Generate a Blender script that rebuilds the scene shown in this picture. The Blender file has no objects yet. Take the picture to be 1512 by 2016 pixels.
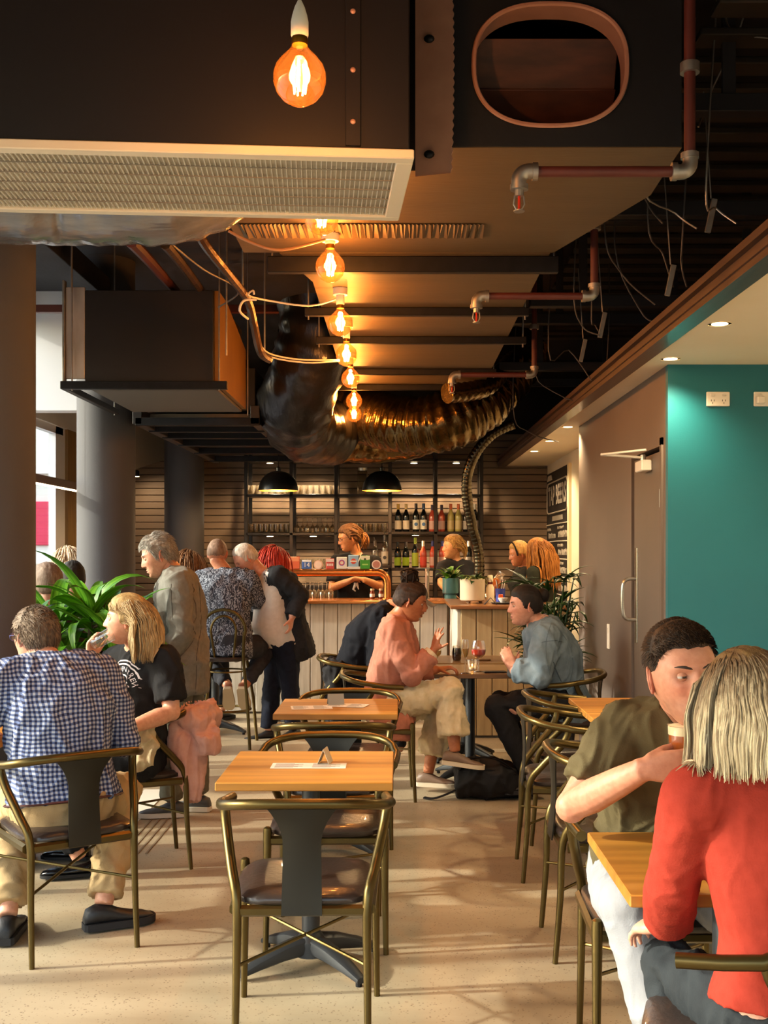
import bpy, bmesh, math, random
import numpy as np
from mathutils import Vector, Matrix, noise, Quaternion
from mathutils.bvhtree import BVHTree
R = math.radians
PI = math.pi
random.seed(7)
SC = bpy.context.scene
COL = SC.collection

# ---------------------------------------------------------------- camera
F, CX, CY, H = 2200.0, 785.0, 1088.0, 1.55      # focal length (px), principal point (px), eye height (m)
cam_d = bpy.data.cameras.new('camera')
cam = bpy.data.objects.new('camera', cam_d)
COL.objects.link(cam)
cam.location = (0, 0, H)
cam.rotation_euler = (R(90), 0, 0)
cam_d.sensor_width = 36
cam_d.lens = F / 2016 * 36
cam_d.shift_x = -(CX - 756) / 2016
cam_d.shift_y = (CY - 1008) / 2016
cam_d.clip_start = 0.05
cam_d.clip_end = 200
SC.camera = cam
SC.view_settings.view_transform = 'Standard'
SC.view_settings.look = 'None'
SC.view_settings.gamma = 1
SC.view_settings.use_curve_mapping = False
SC.view_settings.exposure = 0.68
SC.cycles.max_bounces = 7
SC.cycles.diffuse_bounces = 4
SC.cycles.glossy_bounces = 3
SC.cycles.transmission_bounces = 4
SC.cycles.transparent_max_bounces = 10
SC.cycles.caustics_reflective = False
SC.cycles.caustics_refractive = False
SC.cycles.sample_clamp_indirect = 4.0
SC.cycles.use_denoising = True

def Q(px, py, Y):
    """world point seen at a photo position, at distance Y"""
    return Vector(((px - CX) * Y / F, Y, H - (py - CY) * Y / F))

# ---------------------------------------------------------------- sky and sun
world = bpy.data.worlds.new('sky')
SC.world = world
world.use_nodes = True
wn = world.node_tree.nodes
bg = wn['Background']
sky = wn.new('ShaderNodeTexSky')
sky.sky_type = 'NISHITA'
sky.sun_disc = False
sky.sun_elevation = R(30)
sky.sun_rotation = R(-98)
sky.dust_density = 3.0
sky.air_density = 1.2
world.node_tree.links.new(sky.outputs[0], bg.inputs[0])
bg.inputs[1].default_value = 0.50

sun_d = bpy.data.lights.new('sun', 'SUN')
sun_d.energy = 4.6
sun_d.color = (1.0, 0.89, 0.73)
sun_d.angle = R(1.2)
sun = bpy.data.objects.new('sun', sun_d)
COL.objects.link(sun)
sdir = Vector((0.99, 0.13, -math.tan(R(25)))).normalized()     # the way the light travels
sun.rotation_euler = sdir.to_track_quat('-Z', 'Y').to_euler()

def portal(name, loc, rot, sx, sy):
    d = bpy.data.lights.new(name, 'AREA')
    d.shape = 'RECTANGLE'; d.size = sx; d.size_y = sy
    d.cycles.is_portal = True
    o = bpy.data.objects.new(name, d)
    o.location = loc; o.rotation_euler = rot
    COL.objects.link(o)
portal('portal_shopfront', (0, -2.45, 1.6), (R(90), 0, 0), 6.4, 3.2)
portal('portal_side_windows', (-3.45, 3.6, 1.55), (R(90), 0, R(-90)), 11.6, 2.7)

# ---------------------------------------------------------------- helpers
def lin(h):
    h = h.lstrip('#')
    c = [int(h[i:i + 2], 16) / 255 for i in (0, 2, 4)]
    return tuple(x / 12.92 if x <= 0.04045 else ((x + 0.055) / 1.055) ** 2.4 for x in c) + (1,)

MATS = {}
def mat(name, color='#808080', rough=0.5, metal=0.0, color2=None, scale=8, detail=4, stretch=(1, 1, 1),
        bump=0.0, bscale=40, bstretch=None, spec=0.5, coat=0.0, contrast=(0.3, 0.7), vcol=False, sheen=0.0, emis=None, estr=0):
    """procedural principled material: two colours mixed by noise, noise bump"""
    if name in MATS:
        return MATS[name]
    m = bpy.data.materials.new(name)
    MATS[name] = m
    m.use_nodes = True
    nt = m.node_tree; N = nt.nodes; L = nt.links
    p = N['Principled BSDF']
    p.inputs['Roughness'].default_value = rough
    p.inputs['Metallic'].default_value = metal
    p.inputs['Specular IOR Level'].default_value = spec
    p.inputs['Coat Weight'].default_value = coat
    p.inputs['Sheen Weight'].default_value = sheen
    p.inputs['Base Color'].default_value = lin(color)
    tc = N.new('ShaderNodeTexCoord')
    def noise_node(sc, st, det):
        mp = N.new('ShaderNodeMapping'); mp.inputs['Scale'].default_value = st
        L.new(tc.outputs['Object'], mp.inputs[0])
        n = N.new('ShaderNodeTexNoise'); n.inputs['Scale'].default_value = sc; n.inputs['Detail'].default_value = det
        L.new(mp.outputs[0], n.inputs['Vector'])
        return n
    src = None
    if vcol:
        a = N.new('ShaderNodeAttribute'); a.attribute_name = 'Col'
        src = a.outputs['Color']
    if color2:
        n = noise_node(scale, stretch, detail)
        r = N.new('ShaderNodeValToRGB')
        r.color_ramp.elements[0].position = contrast[0]; r.color_ramp.elements[1].position = contrast[1]
        r.color_ramp.elements[0].color = lin(color); r.color_ramp.elements[1].color = lin(color2)
        L.new(n.outputs['Fac'], r.inputs[0])
        if src:
            mx = N.new('ShaderNodeMix'); mx.data_type = 'RGBA'; mx.blend_type = 'MULTIPLY'; mx.inputs[0].default_value = 1
            L.new(src, mx.inputs[6]); L.new(r.outputs[0], mx.inputs[7]); src = mx.outputs[2]
        else:
            src = r.outputs[0]
    if src:
        L.new(src, p.inputs['Base Color'])
    if bump:
        n = noise_node(bscale, bstretch or stretch, 3)
        b = N.new('ShaderNodeBump'); b.inputs['Strength'].default_value = bump; b.inputs['Distance'].default_value = 0.01
        L.new(n.outputs['Fac'], b.inputs['Height']); L.new(b.outputs[0], p.inputs['Normal'])
    if emis:
        p.inputs['Emission Color'].default_value = lin(emis); p.inputs['Emission Strength'].default_value = estr
    return m

def emit(name, color, strength):
    if name in MATS: return MATS[name]
    m = bpy.data.materials.new(name); MATS[name] = m
    m.use_nodes = True
    N = m.node_tree.nodes; N.clear()
    o = N.new('ShaderNodeOutputMaterial'); e = N.new('ShaderNodeEmission')
    e.inputs[0].default_value = lin(color); e.inputs[1].default_value = strength
    m.node_tree.links.new(e.outputs[0], o.inputs[0])
    return m

def glassy(name, tint='#ffffff', gloss=0.10, rough=0.02, edge=0.5, haze=0.0):
    """thin clear glass: see-through, with a mirror layer that grows towards grazing angles"""
    if name in MATS: return MATS[name]
    m = bpy.data.materials.new(name); MATS[name] = m
    m.use_nodes = True
    N = m.node_tree.nodes; L = m.node_tree.links; N.clear()
    o = N.new('ShaderNodeOutputMaterial'); t = N.new('ShaderNodeBsdfTransparent'); g = N.new('ShaderNodeBsdfGlossy')
    t.inputs[0].default_value = lin(tint); g.inputs['Roughness'].default_value = rough
    lw = N.new('ShaderNodeLayerWeight'); lw.inputs[0].default_value = 0.35
    mr = N.new('ShaderNodeMapRange'); mr.inputs[3].default_value = gloss; mr.inputs[4].default_value = edge
    mx = N.new('ShaderNodeMixShader')
    L.new(lw.outputs['Facing'], mr.inputs[0]); L.new(mr.outputs[0], mx.inputs[0])
    base = t.outputs[0]
    if haze:
        tl = N.new('ShaderNodeBsdfTranslucent'); tl.inputs[0].default_value = (.9, .88, .84, 1); hz = N.new('ShaderNodeMixShader'); hz.inputs[0].default_value = haze
        L.new(base, hz.inputs[1]); L.new(tl.outputs[0], hz.inputs[2]); base = hz.outputs[0]
    L.new(base, mx.inputs[1]); L.new(g.outputs[0], mx.inputs[2]); L.new(mx.outputs[0], o.inputs[0])
    return m

class MB:
    """collects shapes; build() links them as one mesh object"""
    def __init__(s):
        s.v = []; s.f = []; s.c = None
    def add(s, vs, fs):
        b = len(s.v)
        s.v.extend(Vector(v) for v in vs)
        s.f.extend([b + i for i in f] for f in fs)
        return s
    def box(s, x0, x1, y0, y1, z0, z1, M=None):
        vs = [Vector((x, y, z)) for z in (z0, z1) for y in (y0, y1) for x in (x0, x1)]
        if M: vs = [M @ v for v in vs]
        return s.add(vs, [(0, 2, 3, 1), (4, 5, 7, 6), (0, 1, 5, 4), (2, 6, 7, 3), (0, 4, 6, 2), (1, 3, 7, 5)])
    def cbox(s, x0, x1, y0, y1, z0, z1, c=0.003, M=None):
        """box with chamfered upright and flat edges"""
        vs = []
        for z, i in ((z0, c), (z0 + c, 0), (z1 - c, 0), (z1, c)):
            for x, y in ((x0 + i + c, y0 + i), (x1 - i - c, y0 + i), (x1 - i, y0 + i + c), (x1 - i, y1 - i - c), (x1 - i - c, y1 - i), (x0 + i + c, y1 - i), (x0 + i, y1 - i - c), (x0 + i, y0 + i + c)):
                vs.append(Vector((x, y, z)))
        if M: vs = [M @ v for v in vs]
        fs = [tuple(range(7, -1, -1)), tuple(range(24, 32))]
        for k in range(3):
            for i in range(8):
                j = (i + 1) % 8
                fs.append((k * 8 + i, k * 8 + j, k * 8 + 8 + j, k * 8 + 8 + i))
        return s.add(vs, fs)
    def prism(s, poly, z0, z1, M=None):
        n = len(poly)
        vs = [Vector((x, y, z0)) for x, y in poly] + [Vector((x, y, z1)) for x, y in poly]
        if M: vs = [M @ v for v in vs]
        fs = [tuple(range(n - 1, -1, -1)), tuple(range(n, 2 * n))] + [(i, (i + 1) % n, n + (i + 1) % n, n + i) for i in range(n)]
        return s.add(vs, fs)
    def tube(s, pts, r, n=8, cap=True, closed=False, sy=1.0, up=None):
        pts = [Vector(p) for p in pts]
        m = len(pts)
        rr = r if isinstance(r, (list, tuple)) else [r] * m
        tang = []
        for i in range(m):
            a = pts[i - 1] if (i > 0 or closed) else pts[i]
            b = pts[(i + 1) % m] if (i < m - 1 or closed) else pts[i]
            t = (b - a)
            tang.append(t.normalized() if t.length > 1e-9 else Vector((0, 0, 1)))
        u = Vector(up) if up else (Vector((0, 0, 1)) if abs(tang[0].z) < 0.9 else Vector((1, 0, 0)))
        u = (u - tang[0] * u.dot(tang[0])).normalized()
        vs = []
        for i in range(m):
            t = tang[i]
            u = (u - t * u.dot(t))
            u = u.normalized() if u.length > 1e-6 else t.orthogonal().normalized()
            w = t.cross(u)
            for k in range(n):
                a = 2 * PI * k / n
                vs.append(pts[i] + (u * math.cos(a) * sy + w * math.sin(a)) * rr[i])
        fs = []
        for i in range(m - (0 if closed else 1)):
            for k in range(n):
                k2 = (k + 1) % n; j = (i + 1) % m
                fs.append((i * n + k, i * n + k2, j * n + k2, j * n + k))
        if cap and not closed:
            fs.append(tuple(range(n - 1, -1, -1))); fs.append(tuple((m - 1) * n + k for k in range(n)))
        return s.add(vs, fs)
    def lathe(s, prof, n=20, c=(0, 0, 0), M=None, cap0=True, cap1=True):
        """prof: (radius, z) list"""
        c = Vector(c)
        vs = []
        for r, z in prof:
            for k in range(n):
                a = 2 * PI * k / n
                vs.append(Vector((r * math.cos(a), r * math.sin(a), z)))
        vs = [(M @ v if M else v) + c for v in vs]
        fs = []
        for i in range(len(prof) - 1):
            for k in range(n):
                k2 = (k + 1) % n
                fs.append((i * n + k, i * n + k2, (i + 1) * n + k2, (i + 1) * n + k))
        if cap0: fs.append(tuple(range(n - 1, -1, -1)))
        if cap1: fs.append(tuple((len(prof) - 1) * n + k for k in range(n)))
        return s.add(vs, fs)
    def ell(s, c, r, M=None, nu=16, nv=10):
        c = Vector(c); r = (r, r, r) if not isinstance(r, (list, tuple)) else r
        vs = []; fs = []
        for j in range(1, nv):
            t = PI * j / nv
            for i in range(nu):
                a = 2 * PI * i / nu
                vs.append(Vector((r[0] * math.sin(t) * math.cos(a), r[1] * math.sin(t) * math.sin(a), -r[2] * math.cos(t))))
        vs.append(Vector((0, 0, -r[2]))); vs.append(Vector((0, 0, r[2])))
        for j in range(nv - 2):
            for i in range(nu):
                k = (i + 1) % nu
                fs.append((j * nu + i, j * nu + k, (j + 1) * nu + k, (j + 1) * nu + i))
        a, b = len(vs) - 2, len(vs) - 1
        for i in range(nu):
            k = (i + 1) % nu
            fs.append((a, k, i)); fs.append((b, (nv - 2) * nu + i, (nv - 2) * nu + k))
        if M: vs = [M @ v for v in vs]
        return s.add([v + c for v in vs], fs)
    def sweep(s, secs, n=20, p=2.0, cap=True):
        """secs: (centre, half-width vector, half-depth vector); superellipse rings"""
        vs = []
        for c, u, w in secs:
            c = Vector(c); u = Vector(u); w = Vector(w)
            for k in range(n):
                a = 2 * PI * k / n
                ca, sa = math.cos(a), math.sin(a)
                vs.append(c + u * math.copysign(abs(ca) ** (2 / p), ca) + w * math.copysign(abs(sa) ** (2 / p), sa))
        fs = []
        for i in range(len(secs) - 1):
            for k in range(n):
                k2 = (k + 1) % n
                fs.append((i * n + k, i * n + k2, (i + 1) * n + k2, (i + 1) * n + k))
        if cap:
            fs.append(tuple(range(n - 1, -1, -1))); fs.append(tuple((len(secs) - 1) * n + k for k in range(n)))
        return s.add(vs, fs)
    def grid(s, fn, nu, nv):
        vs = [fn(i / (nu - 1), j / (nv - 1)) for j in range(nv) for i in range(nu)]
        fs = [(j * nu + i, j * nu + i + 1, (j + 1) * nu + i + 1, (j + 1) * nu + i) for j in range(nv - 1) for i in range(nu - 1)]
        return s.add(vs, fs)
    def mesh(s, name, sharp=35):
        me = bpy.data.meshes.new(name)
        me.from_pydata([tuple(v) for v in s.v], [], s.f)
        me.update()
        me.polygons.foreach_set('use_smooth', [True] * len(me.polygons))
        me.set_sharp_from_angle(angle=R(sharp))
        return me
    def build(s, name, material, parent=None, world=False, sharp=35, fix=True, solid=0):
        if world and parent:
            o = base_of(parent)
            s.v = [v - o for v in s.v]
        me = s.mesh(name, sharp)
        if fix:
            bm = bmesh.new(); bm.from_mesh(me)
            bmesh.ops.recalc_face_normals(bm, faces=bm.faces)
            bm.to_mesh(me); bm.free()
        return link(name, me, material, parent)

def base_of(o):
    v = Vector((0, 0, 0))
    while o:
        v = v + o.location; o = o.parent
    return v

def link(name, me, material, parent=None):
    ob = bpy.data.objects.new(name, me)
    if material:
        me.materials.clear(); me.materials.append(material)
    COL.objects.link(ob)
    if parent: ob.parent = parent
    return ob

def tag(o, label=None, cat=None, group=None, kind=None):
    if label: o['label'] = label
    if cat: o['category'] = cat
    if group: o['group'] = group
    if kind: o['kind'] = kind
    return o

def thing(name, label, cat, loc=(0, 0, 0), rz=0, group=None):
    o = bpy.data.objects.new(name, None)
    o.empty_display_size = 0.1
    COL.objects.link(o)
    o.location = loc; o.rotation_euler = (0, 0, rz)
    return tag(o, label, cat, group)

def copy_tree(o, parent=None):
    c = o.copy(); COL.objects.link(c); c.parent = parent
    for ch in list(o.children):
        copy_tree(ch, c)
    return c

def smooth_path(pts, n=6):
    """Catmull-Rom through the points"""
    P = [Vector(p) for p in pts]
    out = []
    for i in range(len(P) - 1):
        p0 = P[max(i - 1, 0)]; p1 = P[i]; p2 = P[i + 1]; p3 = P[min(i + 2, len(P) - 1)]
        for k in range(n):
            t = k / n
            out.append(0.5 * ((2 * p1) + (p2 - p0) * t + (2 * p0 - 5 * p1 + 4 * p2 - p3) * t * t + (3 * p1 - p0 - 3 * p2 + p3) * t ** 3))
    out.append(P[-1])
    return out

def lerp(a, b, t): return a + (b - a) * t
def sstep(a, b, x):
    t = min(1, max(0, (x - a) / (b - a))); return t * t * (3 - 2 * t)

def text_mesh(txt, size, extrude=0.0006, bold=0.0):
    """flat lettering as mesh vertices/faces, centred, in the XY plane"""
    cu = bpy.data.curves.new('lettering', 'FONT'); cu.body = txt; cu.size = size
    cu.align_x = 'CENTER'; cu.align_y = 'CENTER'; cu.extrude = extrude; cu.resolution_u = 3; cu.offset = bold
    ob = bpy.data.objects.new('lettering', cu); COL.objects.link(ob)
    dg = bpy.context.evaluated_depsgraph_get()
    me = bpy.data.meshes.new_from_object(ob.evaluated_get(dg))
    vs = [v.co.copy() for v in me.vertices]; fs = [tuple(p.vertices) for p in me.polygons]
    bpy.data.objects.remove(ob); bpy.data.curves.remove(cu); bpy.data.meshes.remove(me)
    return vs, fs

def spot_light(name, loc, energy, color, parent=None, size=1.9, blend=0.6, radius=0.03, direction=None):
    d = bpy.data.lights.new(name, 'SPOT'); d.energy = energy; d.color = color; d.spot_size = size; d.spot_blend = blend
    d.shadow_soft_size = radius
    o = bpy.data.objects.new(name, d); COL.objects.link(o); o.location = loc
    if direction: o.rotation_euler = Vector(direction).to_track_quat('-Z', 'Y').to_euler()
    if parent: o.parent = parent
    return o
def point_light(name, loc, energy, color, parent=None, radius=0.03):
    d = bpy.data.lights.new(name, 'POINT'); d.energy = energy; d.color = color; d.shadow_soft_size = radius
    o = bpy.data.objects.new(name, d); COL.objects.link(o); o.location = loc
    if parent: o.parent = parent
    return o
ORD = ['first', 'second', 'third', 'fourth', 'fifth', 'sixth', 'seventh', 'eighth', 'ninth', 'tenth', 'eleventh', 'twelfth', 'thirteenth', 'fourteenth', 'fifteenth', 'sixteenth']
WARM = (1.0, 0.62, 0.28)
AMBER = (1.0, 0.42, 0.10)
# ================================================================ materials of the setting
def floor_mat():
    m = bpy.data.materials.new('polished_concrete'); m.use_nodes = True
    N = m.node_tree.nodes; L = m.node_tree.links; p = N['Principled BSDF']
    tc = N.new('ShaderNodeTexCoord')
    n1 = N.new('ShaderNodeTexNoise'); n1.inputs['Scale'].default_value = 1.6; n1.inputs['Detail'].default_value = 5
    mp = N.new('ShaderNodeMapping'); mp.inputs['Scale'].default_value = (0.7, 2.0, 1)
    L.new(tc.outputs['Object'], mp.inputs[0]); L.new(mp.outputs[0], n1.inputs['Vector'])
    r1 = N.new('ShaderNodeValToRGB'); r1.color_ramp.elements[0].position = 0.3; r1.color_ramp.elements[1].position = 0.72
    r1.color_ramp.elements[0].color = lin('#918168'); r1.color_ramp.elements[1].color = lin('#b3a58b')
    L.new(n1.outputs['Fac'], r1.inputs[0])
    # aggregate: small dark and light stones
    v = N.new('ShaderNodeTexVoronoi'); v.inputs['Scale'].default_value = 78; L.new(tc.outputs['Object'], v.inputs['Vector'])
    r2 = N.new('ShaderNodeValToRGB'); r2.color_ramp.elements[0].position = 0.20; r2.color_ramp.elements[1].position = 0.30
    r2.color_ramp.elements[0].color = (1, 1, 1, 1); r2.color_ramp.elements[1].color = (0, 0, 0, 1)
    L.new(v.outputs['Distance'], r2.inputs[0])
    n2 = N.new('ShaderNodeTexNoise'); n2.inputs['Scale'].default_value = 28; L.new(tc.outputs['Object'], n2.inputs['Vector'])
    r3 = N.new('ShaderNodeValToRGB'); r3.color_ramp.elements[0].position = 0.46; r3.color_ramp.elements[1].position = 0.54
    L.new(n2.outputs['Fac'], r3.inputs[0])
    mu = N.new('ShaderNodeMath'); mu.operation = 'MULTIPLY'; L.new(r2.outputs[0], mu.inputs[0]); L.new(r3.outputs[0], mu.inputs[1])
    mx = N.new('ShaderNodeMix'); mx.data_type = 'RGBA'; L.new(mu.outputs[0], mx.inputs[0]); L.new(r1.outputs[0], mx.inputs[6])
    mx.inputs[7].default_value = lin('#7a6a54')
    L.new(mx.outputs[2], p.inputs['Base Color'])
    r4 = N.new('ShaderNodeMapRange'); r4.inputs[3].default_value = 0.32; r4.inputs[4].default_value = 0.55
    L.new(n1.outputs['Fac'], r4.inputs[0]); L.new(r4.outputs[0], p.inputs['Roughness'])
    return m
M_floor = floor_mat()
M_ceil = mat('black_ceiling_paint', '#26262a', 0.85, color2='#34343a', scale=3, bump=0.2, bscale=30)
M_cream = mat('cream_plaster', '#f6ecd6', 0.7, color2='#f1e5cb', scale=2, bump=0.05, bscale=120)
M_white = mat('white_paint', '#e6e6e4', 0.6, color2='#dcdcda', scale=3)
M_greywall = mat('taupe_wall_paint', '#655951', 0.6, color2='#6d6058', scale=1.5, bump=0.06, bscale=160)
M_teal = mat('teal_wall_paint', '#0d6474', 0.5, color2='#106e7e', scale=1.2, bump=0.06, bscale=160)
M_beam = mat('dark_stained_beam', '#402a20', 0.38, color2='#4f362a', scale=6, stretch=(8, 0.5, 8), bump=0.1, bscale=20, coat=0.2)
M_column = mat('charcoal_column_paint', '#45454a', 0.7, color2='#4b4b50', scale=2, bump=0.08, bscale=90)
M_plank = mat('dark_shiplap', '#786552', 0.55, color2='#887461', scale=4, stretch=(0.5, 1, 8), bump=0.12, bscale=14)
M_wood_panel = mat('tan_timber_panel', '#7d6136', 0.55, color2='#8f7244', scale=5, stretch=(4, 4, 0.6))
M_frame = mat('white_window_frame', '#dfe2ea', 0.4)
M_black = mat('black_metal', '#17171a', 0.45, metal=0.6, color2='#202024', scale=20)
M_doorpaint = mat('door_taupe_paint', '#62574f', 0.5, color2='#685c54', scale=2)
M_steel = mat('brushed_steel', '#c8c4bc', 0.28, metal=1.0, color2='#b5b0a6', scale=30, stretch=(1, 1, 12))
M_galv = mat('galvanised_steel', '#a9a59f', 0.42, metal=0.9, color2='#8d8a86', scale=14)
M_plastic = mat('white_plastic', '#eeeae0', 0.4)

def struct(name, mb, m, parent=None, label=None):
    o = mb.build(name, m, parent)
    if not parent: tag(o, label, None, None, 'structure')
    return o

# ================================================================ room shell
XL, XR, YB, YF, ZC = -3.3, 3.3, 13.0, -2.4, 3.8
struct('floor', MB().box(XL - .15, XR + .15, YF, YB + .2, -.12, 0), M_floor, label='polished concrete floor with brown aggregate specks')
struct('ceiling', MB().box(XL - .15, XR + .15, YF, YB + .2, ZC, ZC + .15), M_ceil, label='dark painted ceiling slab above the ducts')
tag(MB().box(-45, XL - .15, -14, 45, -.2, -.06).build('pavement', mat('grey_pavement', '#9a9792', 0.8, color2='#8a8782', scale=3)), 'pale pavement outside the side windows', None, None, 'structure')

# back wall: backing and individual shiplap boards
wb = struct('wall_back', MB().box(XL, XR, YB + .03, YB + .2, 0, ZC), mat('black_backing', '#141210', 0.9), label='back wall of dark horizontal shiplap boards')
bh = 0.079
k = 0
z = 0.80
pm = {}
while z < 2.86:
    key = 'plank'
    if key not in pm:
        pm[key] = MB().cbox(XL, 1.73, YB, YB + .03, 0, bh - .006, .004).mesh('plank')
        pm[key].materials.append(M_plank)
    o = bpy.data.objects.new('plank', pm[key]); COL.objects.link(o); o.parent = wb; o.location = (0, (k * 37 % 5) * .0007, z)
    z += bh; k += 1

# left side: sill, header, piers and glazing bays
struct('wall_left', MB().box(XL - .15, XL, YF, 8.0, 2.95, ZC).box(XL - .15, XL, 8.0, 9.95, 3.62, ZC).box(XL - .15, XL, YF, 11.15, 0, .18).box(XL - .15, XL, 9.95, YB, 2.78, ZC), M_white, label='white header and sill of the window wall on the left')
struct('wall_left_panel', MB().box(XL - .15, XL, 11.15, YB, 0, 2.78), M_wood_panel, label='tan timber panel beyond the far window on the left')
M_pane = glassy('window_glass', '#f4f8f8', 0.04, 0.01, 0.25)
bays = [(-2.4, -.3), (-.3, 1.75), (1.75, 3.8), (3.8, 5.9), (5.9, 8.0), (8.0, 9.95), (9.95, 11.15)]
for i, (a, b) in enumerate(bays):
    ztop = 2.95 if i < 5 else 3.62 if i == 5 else 2.78
    fr = MB()
    w = .05 if i < 6 else .06
    fr.box(XL - .1, XL - .03, a, a + w, .18, ztop).box(XL - .1, XL - .03, b - (w if i < 6 else .30), b, .18, ztop)
    fr.box(XL - .1, XL - .03, a + w, b - w, .18, .25).box(XL - .1, XL - .03, a + w, b - w, ztop - .07, ztop)
    fo = struct('window_%d' % (i + 1), fr, M_frame, label='white framed window bay, number %d counted from the shopfront' % (i + 1))
    MB().box(XL - .07, XL - .06, a + w, b - w, .25, ztop - .07).build('pane', M_pane, fo)
# shopfront behind the camera: header and posts only, doors folded open
struct('wall_front', MB().box(XL, XR, YF - .1, YF, 3.25, ZC).box(XL, XL + .2, YF - .1, YF, 0, 3.25).box(XR - .2, XR, YF - .1, YF, 0, 3.25), M_white)
struct('wall_right', MB().box(XR, XR + .15, YF, YB, 0, ZC), M_cream)

# taupe wall with the door, teal wall, passage wall
XW = 1.445
gw = MB()
gw.box(XW, XW + .12, 6.05, 6.14, 0, 2.56).box(XW, XW + .12, 6.94, 8.96, 0, 2.56).box(XW, XW + .12, 6.14, 6.94, 2.14, 2.56)
struct('wall_taupe', gw, M_greywall, label='taupe painted side wall around the staff door')
struct('wall_teal', MB().box(XW, XR, 6.0, 6.05, 0, 2.56), M_teal, label='teal painted wall facing the camera')
struct('wall_passage', MB().box(1.73, 1.85, 8.5, 11.25, 0, 2.56).box(1.73, 1.85, 11.25, YB, 0, 2.56), M_cream, label='cream wall of the passage beside the menu board')
struct('trim_1', MB().box(1.70, 1.73, 11.18, 11.28, 0, 2.45), mat('pale_trim', '#f0e2bd', 0.5), label='pale upright trim at the edge of the menu board')
door = struct('door_1', MB().cbox(XW + .012, XW + .055, 6.165, 6.915, .008, 2.115, .002), M_doorpaint, label='taupe flush door in the side wall')
MB().box(XW - .012, XW + .01, 6.10, 6.14, 0, 2.18).box(XW - .012, XW + .01, 6.10, 6.14, 2.14, 2.18).build('door_frame', M_greywall, door)
hp = MB()
yh = 6.84
hp.cbox(XW + .006, XW + .012, yh - .03, yh + .03, 1.00, 1.58, .002)
hpo = hp.build('push_plate', M_steel, door)
hd = MB().tube(smooth_path([(XW + .01, yh - .005, 1.14), (XW - .05, yh - .005, 1.145), (XW - .075, yh - .005, 1.19), (XW - .075, yh - .005, 1.34), (XW - .05, yh - .005, 1.385), (XW + .01, yh - .005, 1.39)], 5), .011, 10)
hd.build('handle', M_steel, hpo)
for zz in (0.25, 1.05, 1.85):
    MB().tube([(XW + .002, 6.155, zz - .05), (XW + .002, 6.155, zz + .05)], .012, 8).build('hinge', M_steel, door)
cl = MB().cbox(XW - .05, XW + .012, 6.42, 6.60, 2.02, 2.085, .006)
clo = cl.build('door_closer', M_plastic, door)
MB().tube([(XW - .03, 6.47, 2.10), (XW - .28, 6.44, 2.115)], .008, 6).tube([(XW - .28, 6.44, 2.115), (XW - .05, 6.30, 2.13)], .007, 6).build('closer_arm', M_plastic, clo)
MB().lathe([(.016, 0), (.016, .03), (.01, .035)], 10, (XW - .03, 6.47, 2.085)).build('pivot', M_steel, clo)

def plate(name, label, loc, sx, sz, face):
    """wall plate; face 'x' lies on a wall facing -X, 'y' on a wall facing -Y"""
    t = thing(name, label, 'wall plate' if 'socket' not in name else 'power socket', loc)
    if face == 'y': MB().cbox(-sx / 2, sx / 2, -.012, 0, -sz / 2, sz / 2, .003).build('cover', M_plastic, t)
    else: MB().cbox(-.012, 0, -sx / 2, sx / 2, -sz / 2, sz / 2, .003).build('cover', M_plastic, t)
    return t
M_dark = mat('dark_slot', '#3b3530', 0.6)
for i, (px, lab) in enumerate(((1413, 'white double power socket high on the teal wall'), (1506, 'white socket with a plug in it at the right edge of the teal wall'))):
    p0 = Q(px, 786, 6.0)
    t = plate('power_socket', lab, p0, .124, .078, 'y')
    for s in (-1, 1):
        MB().cbox(s * .03 - .012, s * .03 + .012, -.017, -.012, .016, .026, .002).build('switch', M_plastic, t)
        for a, b in ((-.008, -.008), (.008, -.008), (0, -.022)):
            MB().box(s * .03 + a - .0015, s * .03 + a + .0015, -.0128, -.0115, b - .005, b + .005).build('slot', M_dark, t)
    if i: MB().cbox(-.055, -.012, -.05, -.012, -.03, .012, .006).build('plug', M_plastic, t)
p0 = Q(1200, 1253, 7.66)
t = plate('light_switch', 'slim upright white switch plate on the taupe wall', (XW, 7.66, p0.z), .075, .17, 'x')
MB().cbox(-.016, -.012, -.015, .015, .02, .06, .002).build('switch', M_plastic, t)

# soffit over the right side, its beam and downlights
struct('ceiling_soffit', MB().prism([(1.32, YF), (XR, YF), (XR, YB), (1.25, YB)], 2.56, 2.63), M_cream, label='cream dropped ceiling with downlights on the right')
def bx(y): return 1.352 - .0085 * y
bm_ = MB()
for (o0, o1, z0, z1) in ((-.085, .0, 2.548, 2.575), (-.095, .0, 2.575, 2.60), (-.075, 0, 2.60, 2.625), (-.10, .01, 2.625, 2.655)):
    bm_.prism([(bx(YF) + o0, YF), (bx(YF) + o1, YF), (bx(YB) + o1, YB), (bx(YB) + o0, YB)], z0, z1)
struct('trim_2', bm_, M_beam, label='dark stained moulded beam along the edge of the dropped ceiling')
M_lamp = emit('downlight_glow', '#ffdca0', 14)
M_lampring = mat('downlight_ring', '#f4e6c8', 0.4)
labs = ['downlight in the cream ceiling nearest the right edge of the picture', 'second nearest downlight, just above the teal wall corner', 'downlight at the near end of the passage, beyond the taupe wall', 'middle downlight of the far passage row', 'farthest downlight in the passage, near the menu board']
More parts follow.
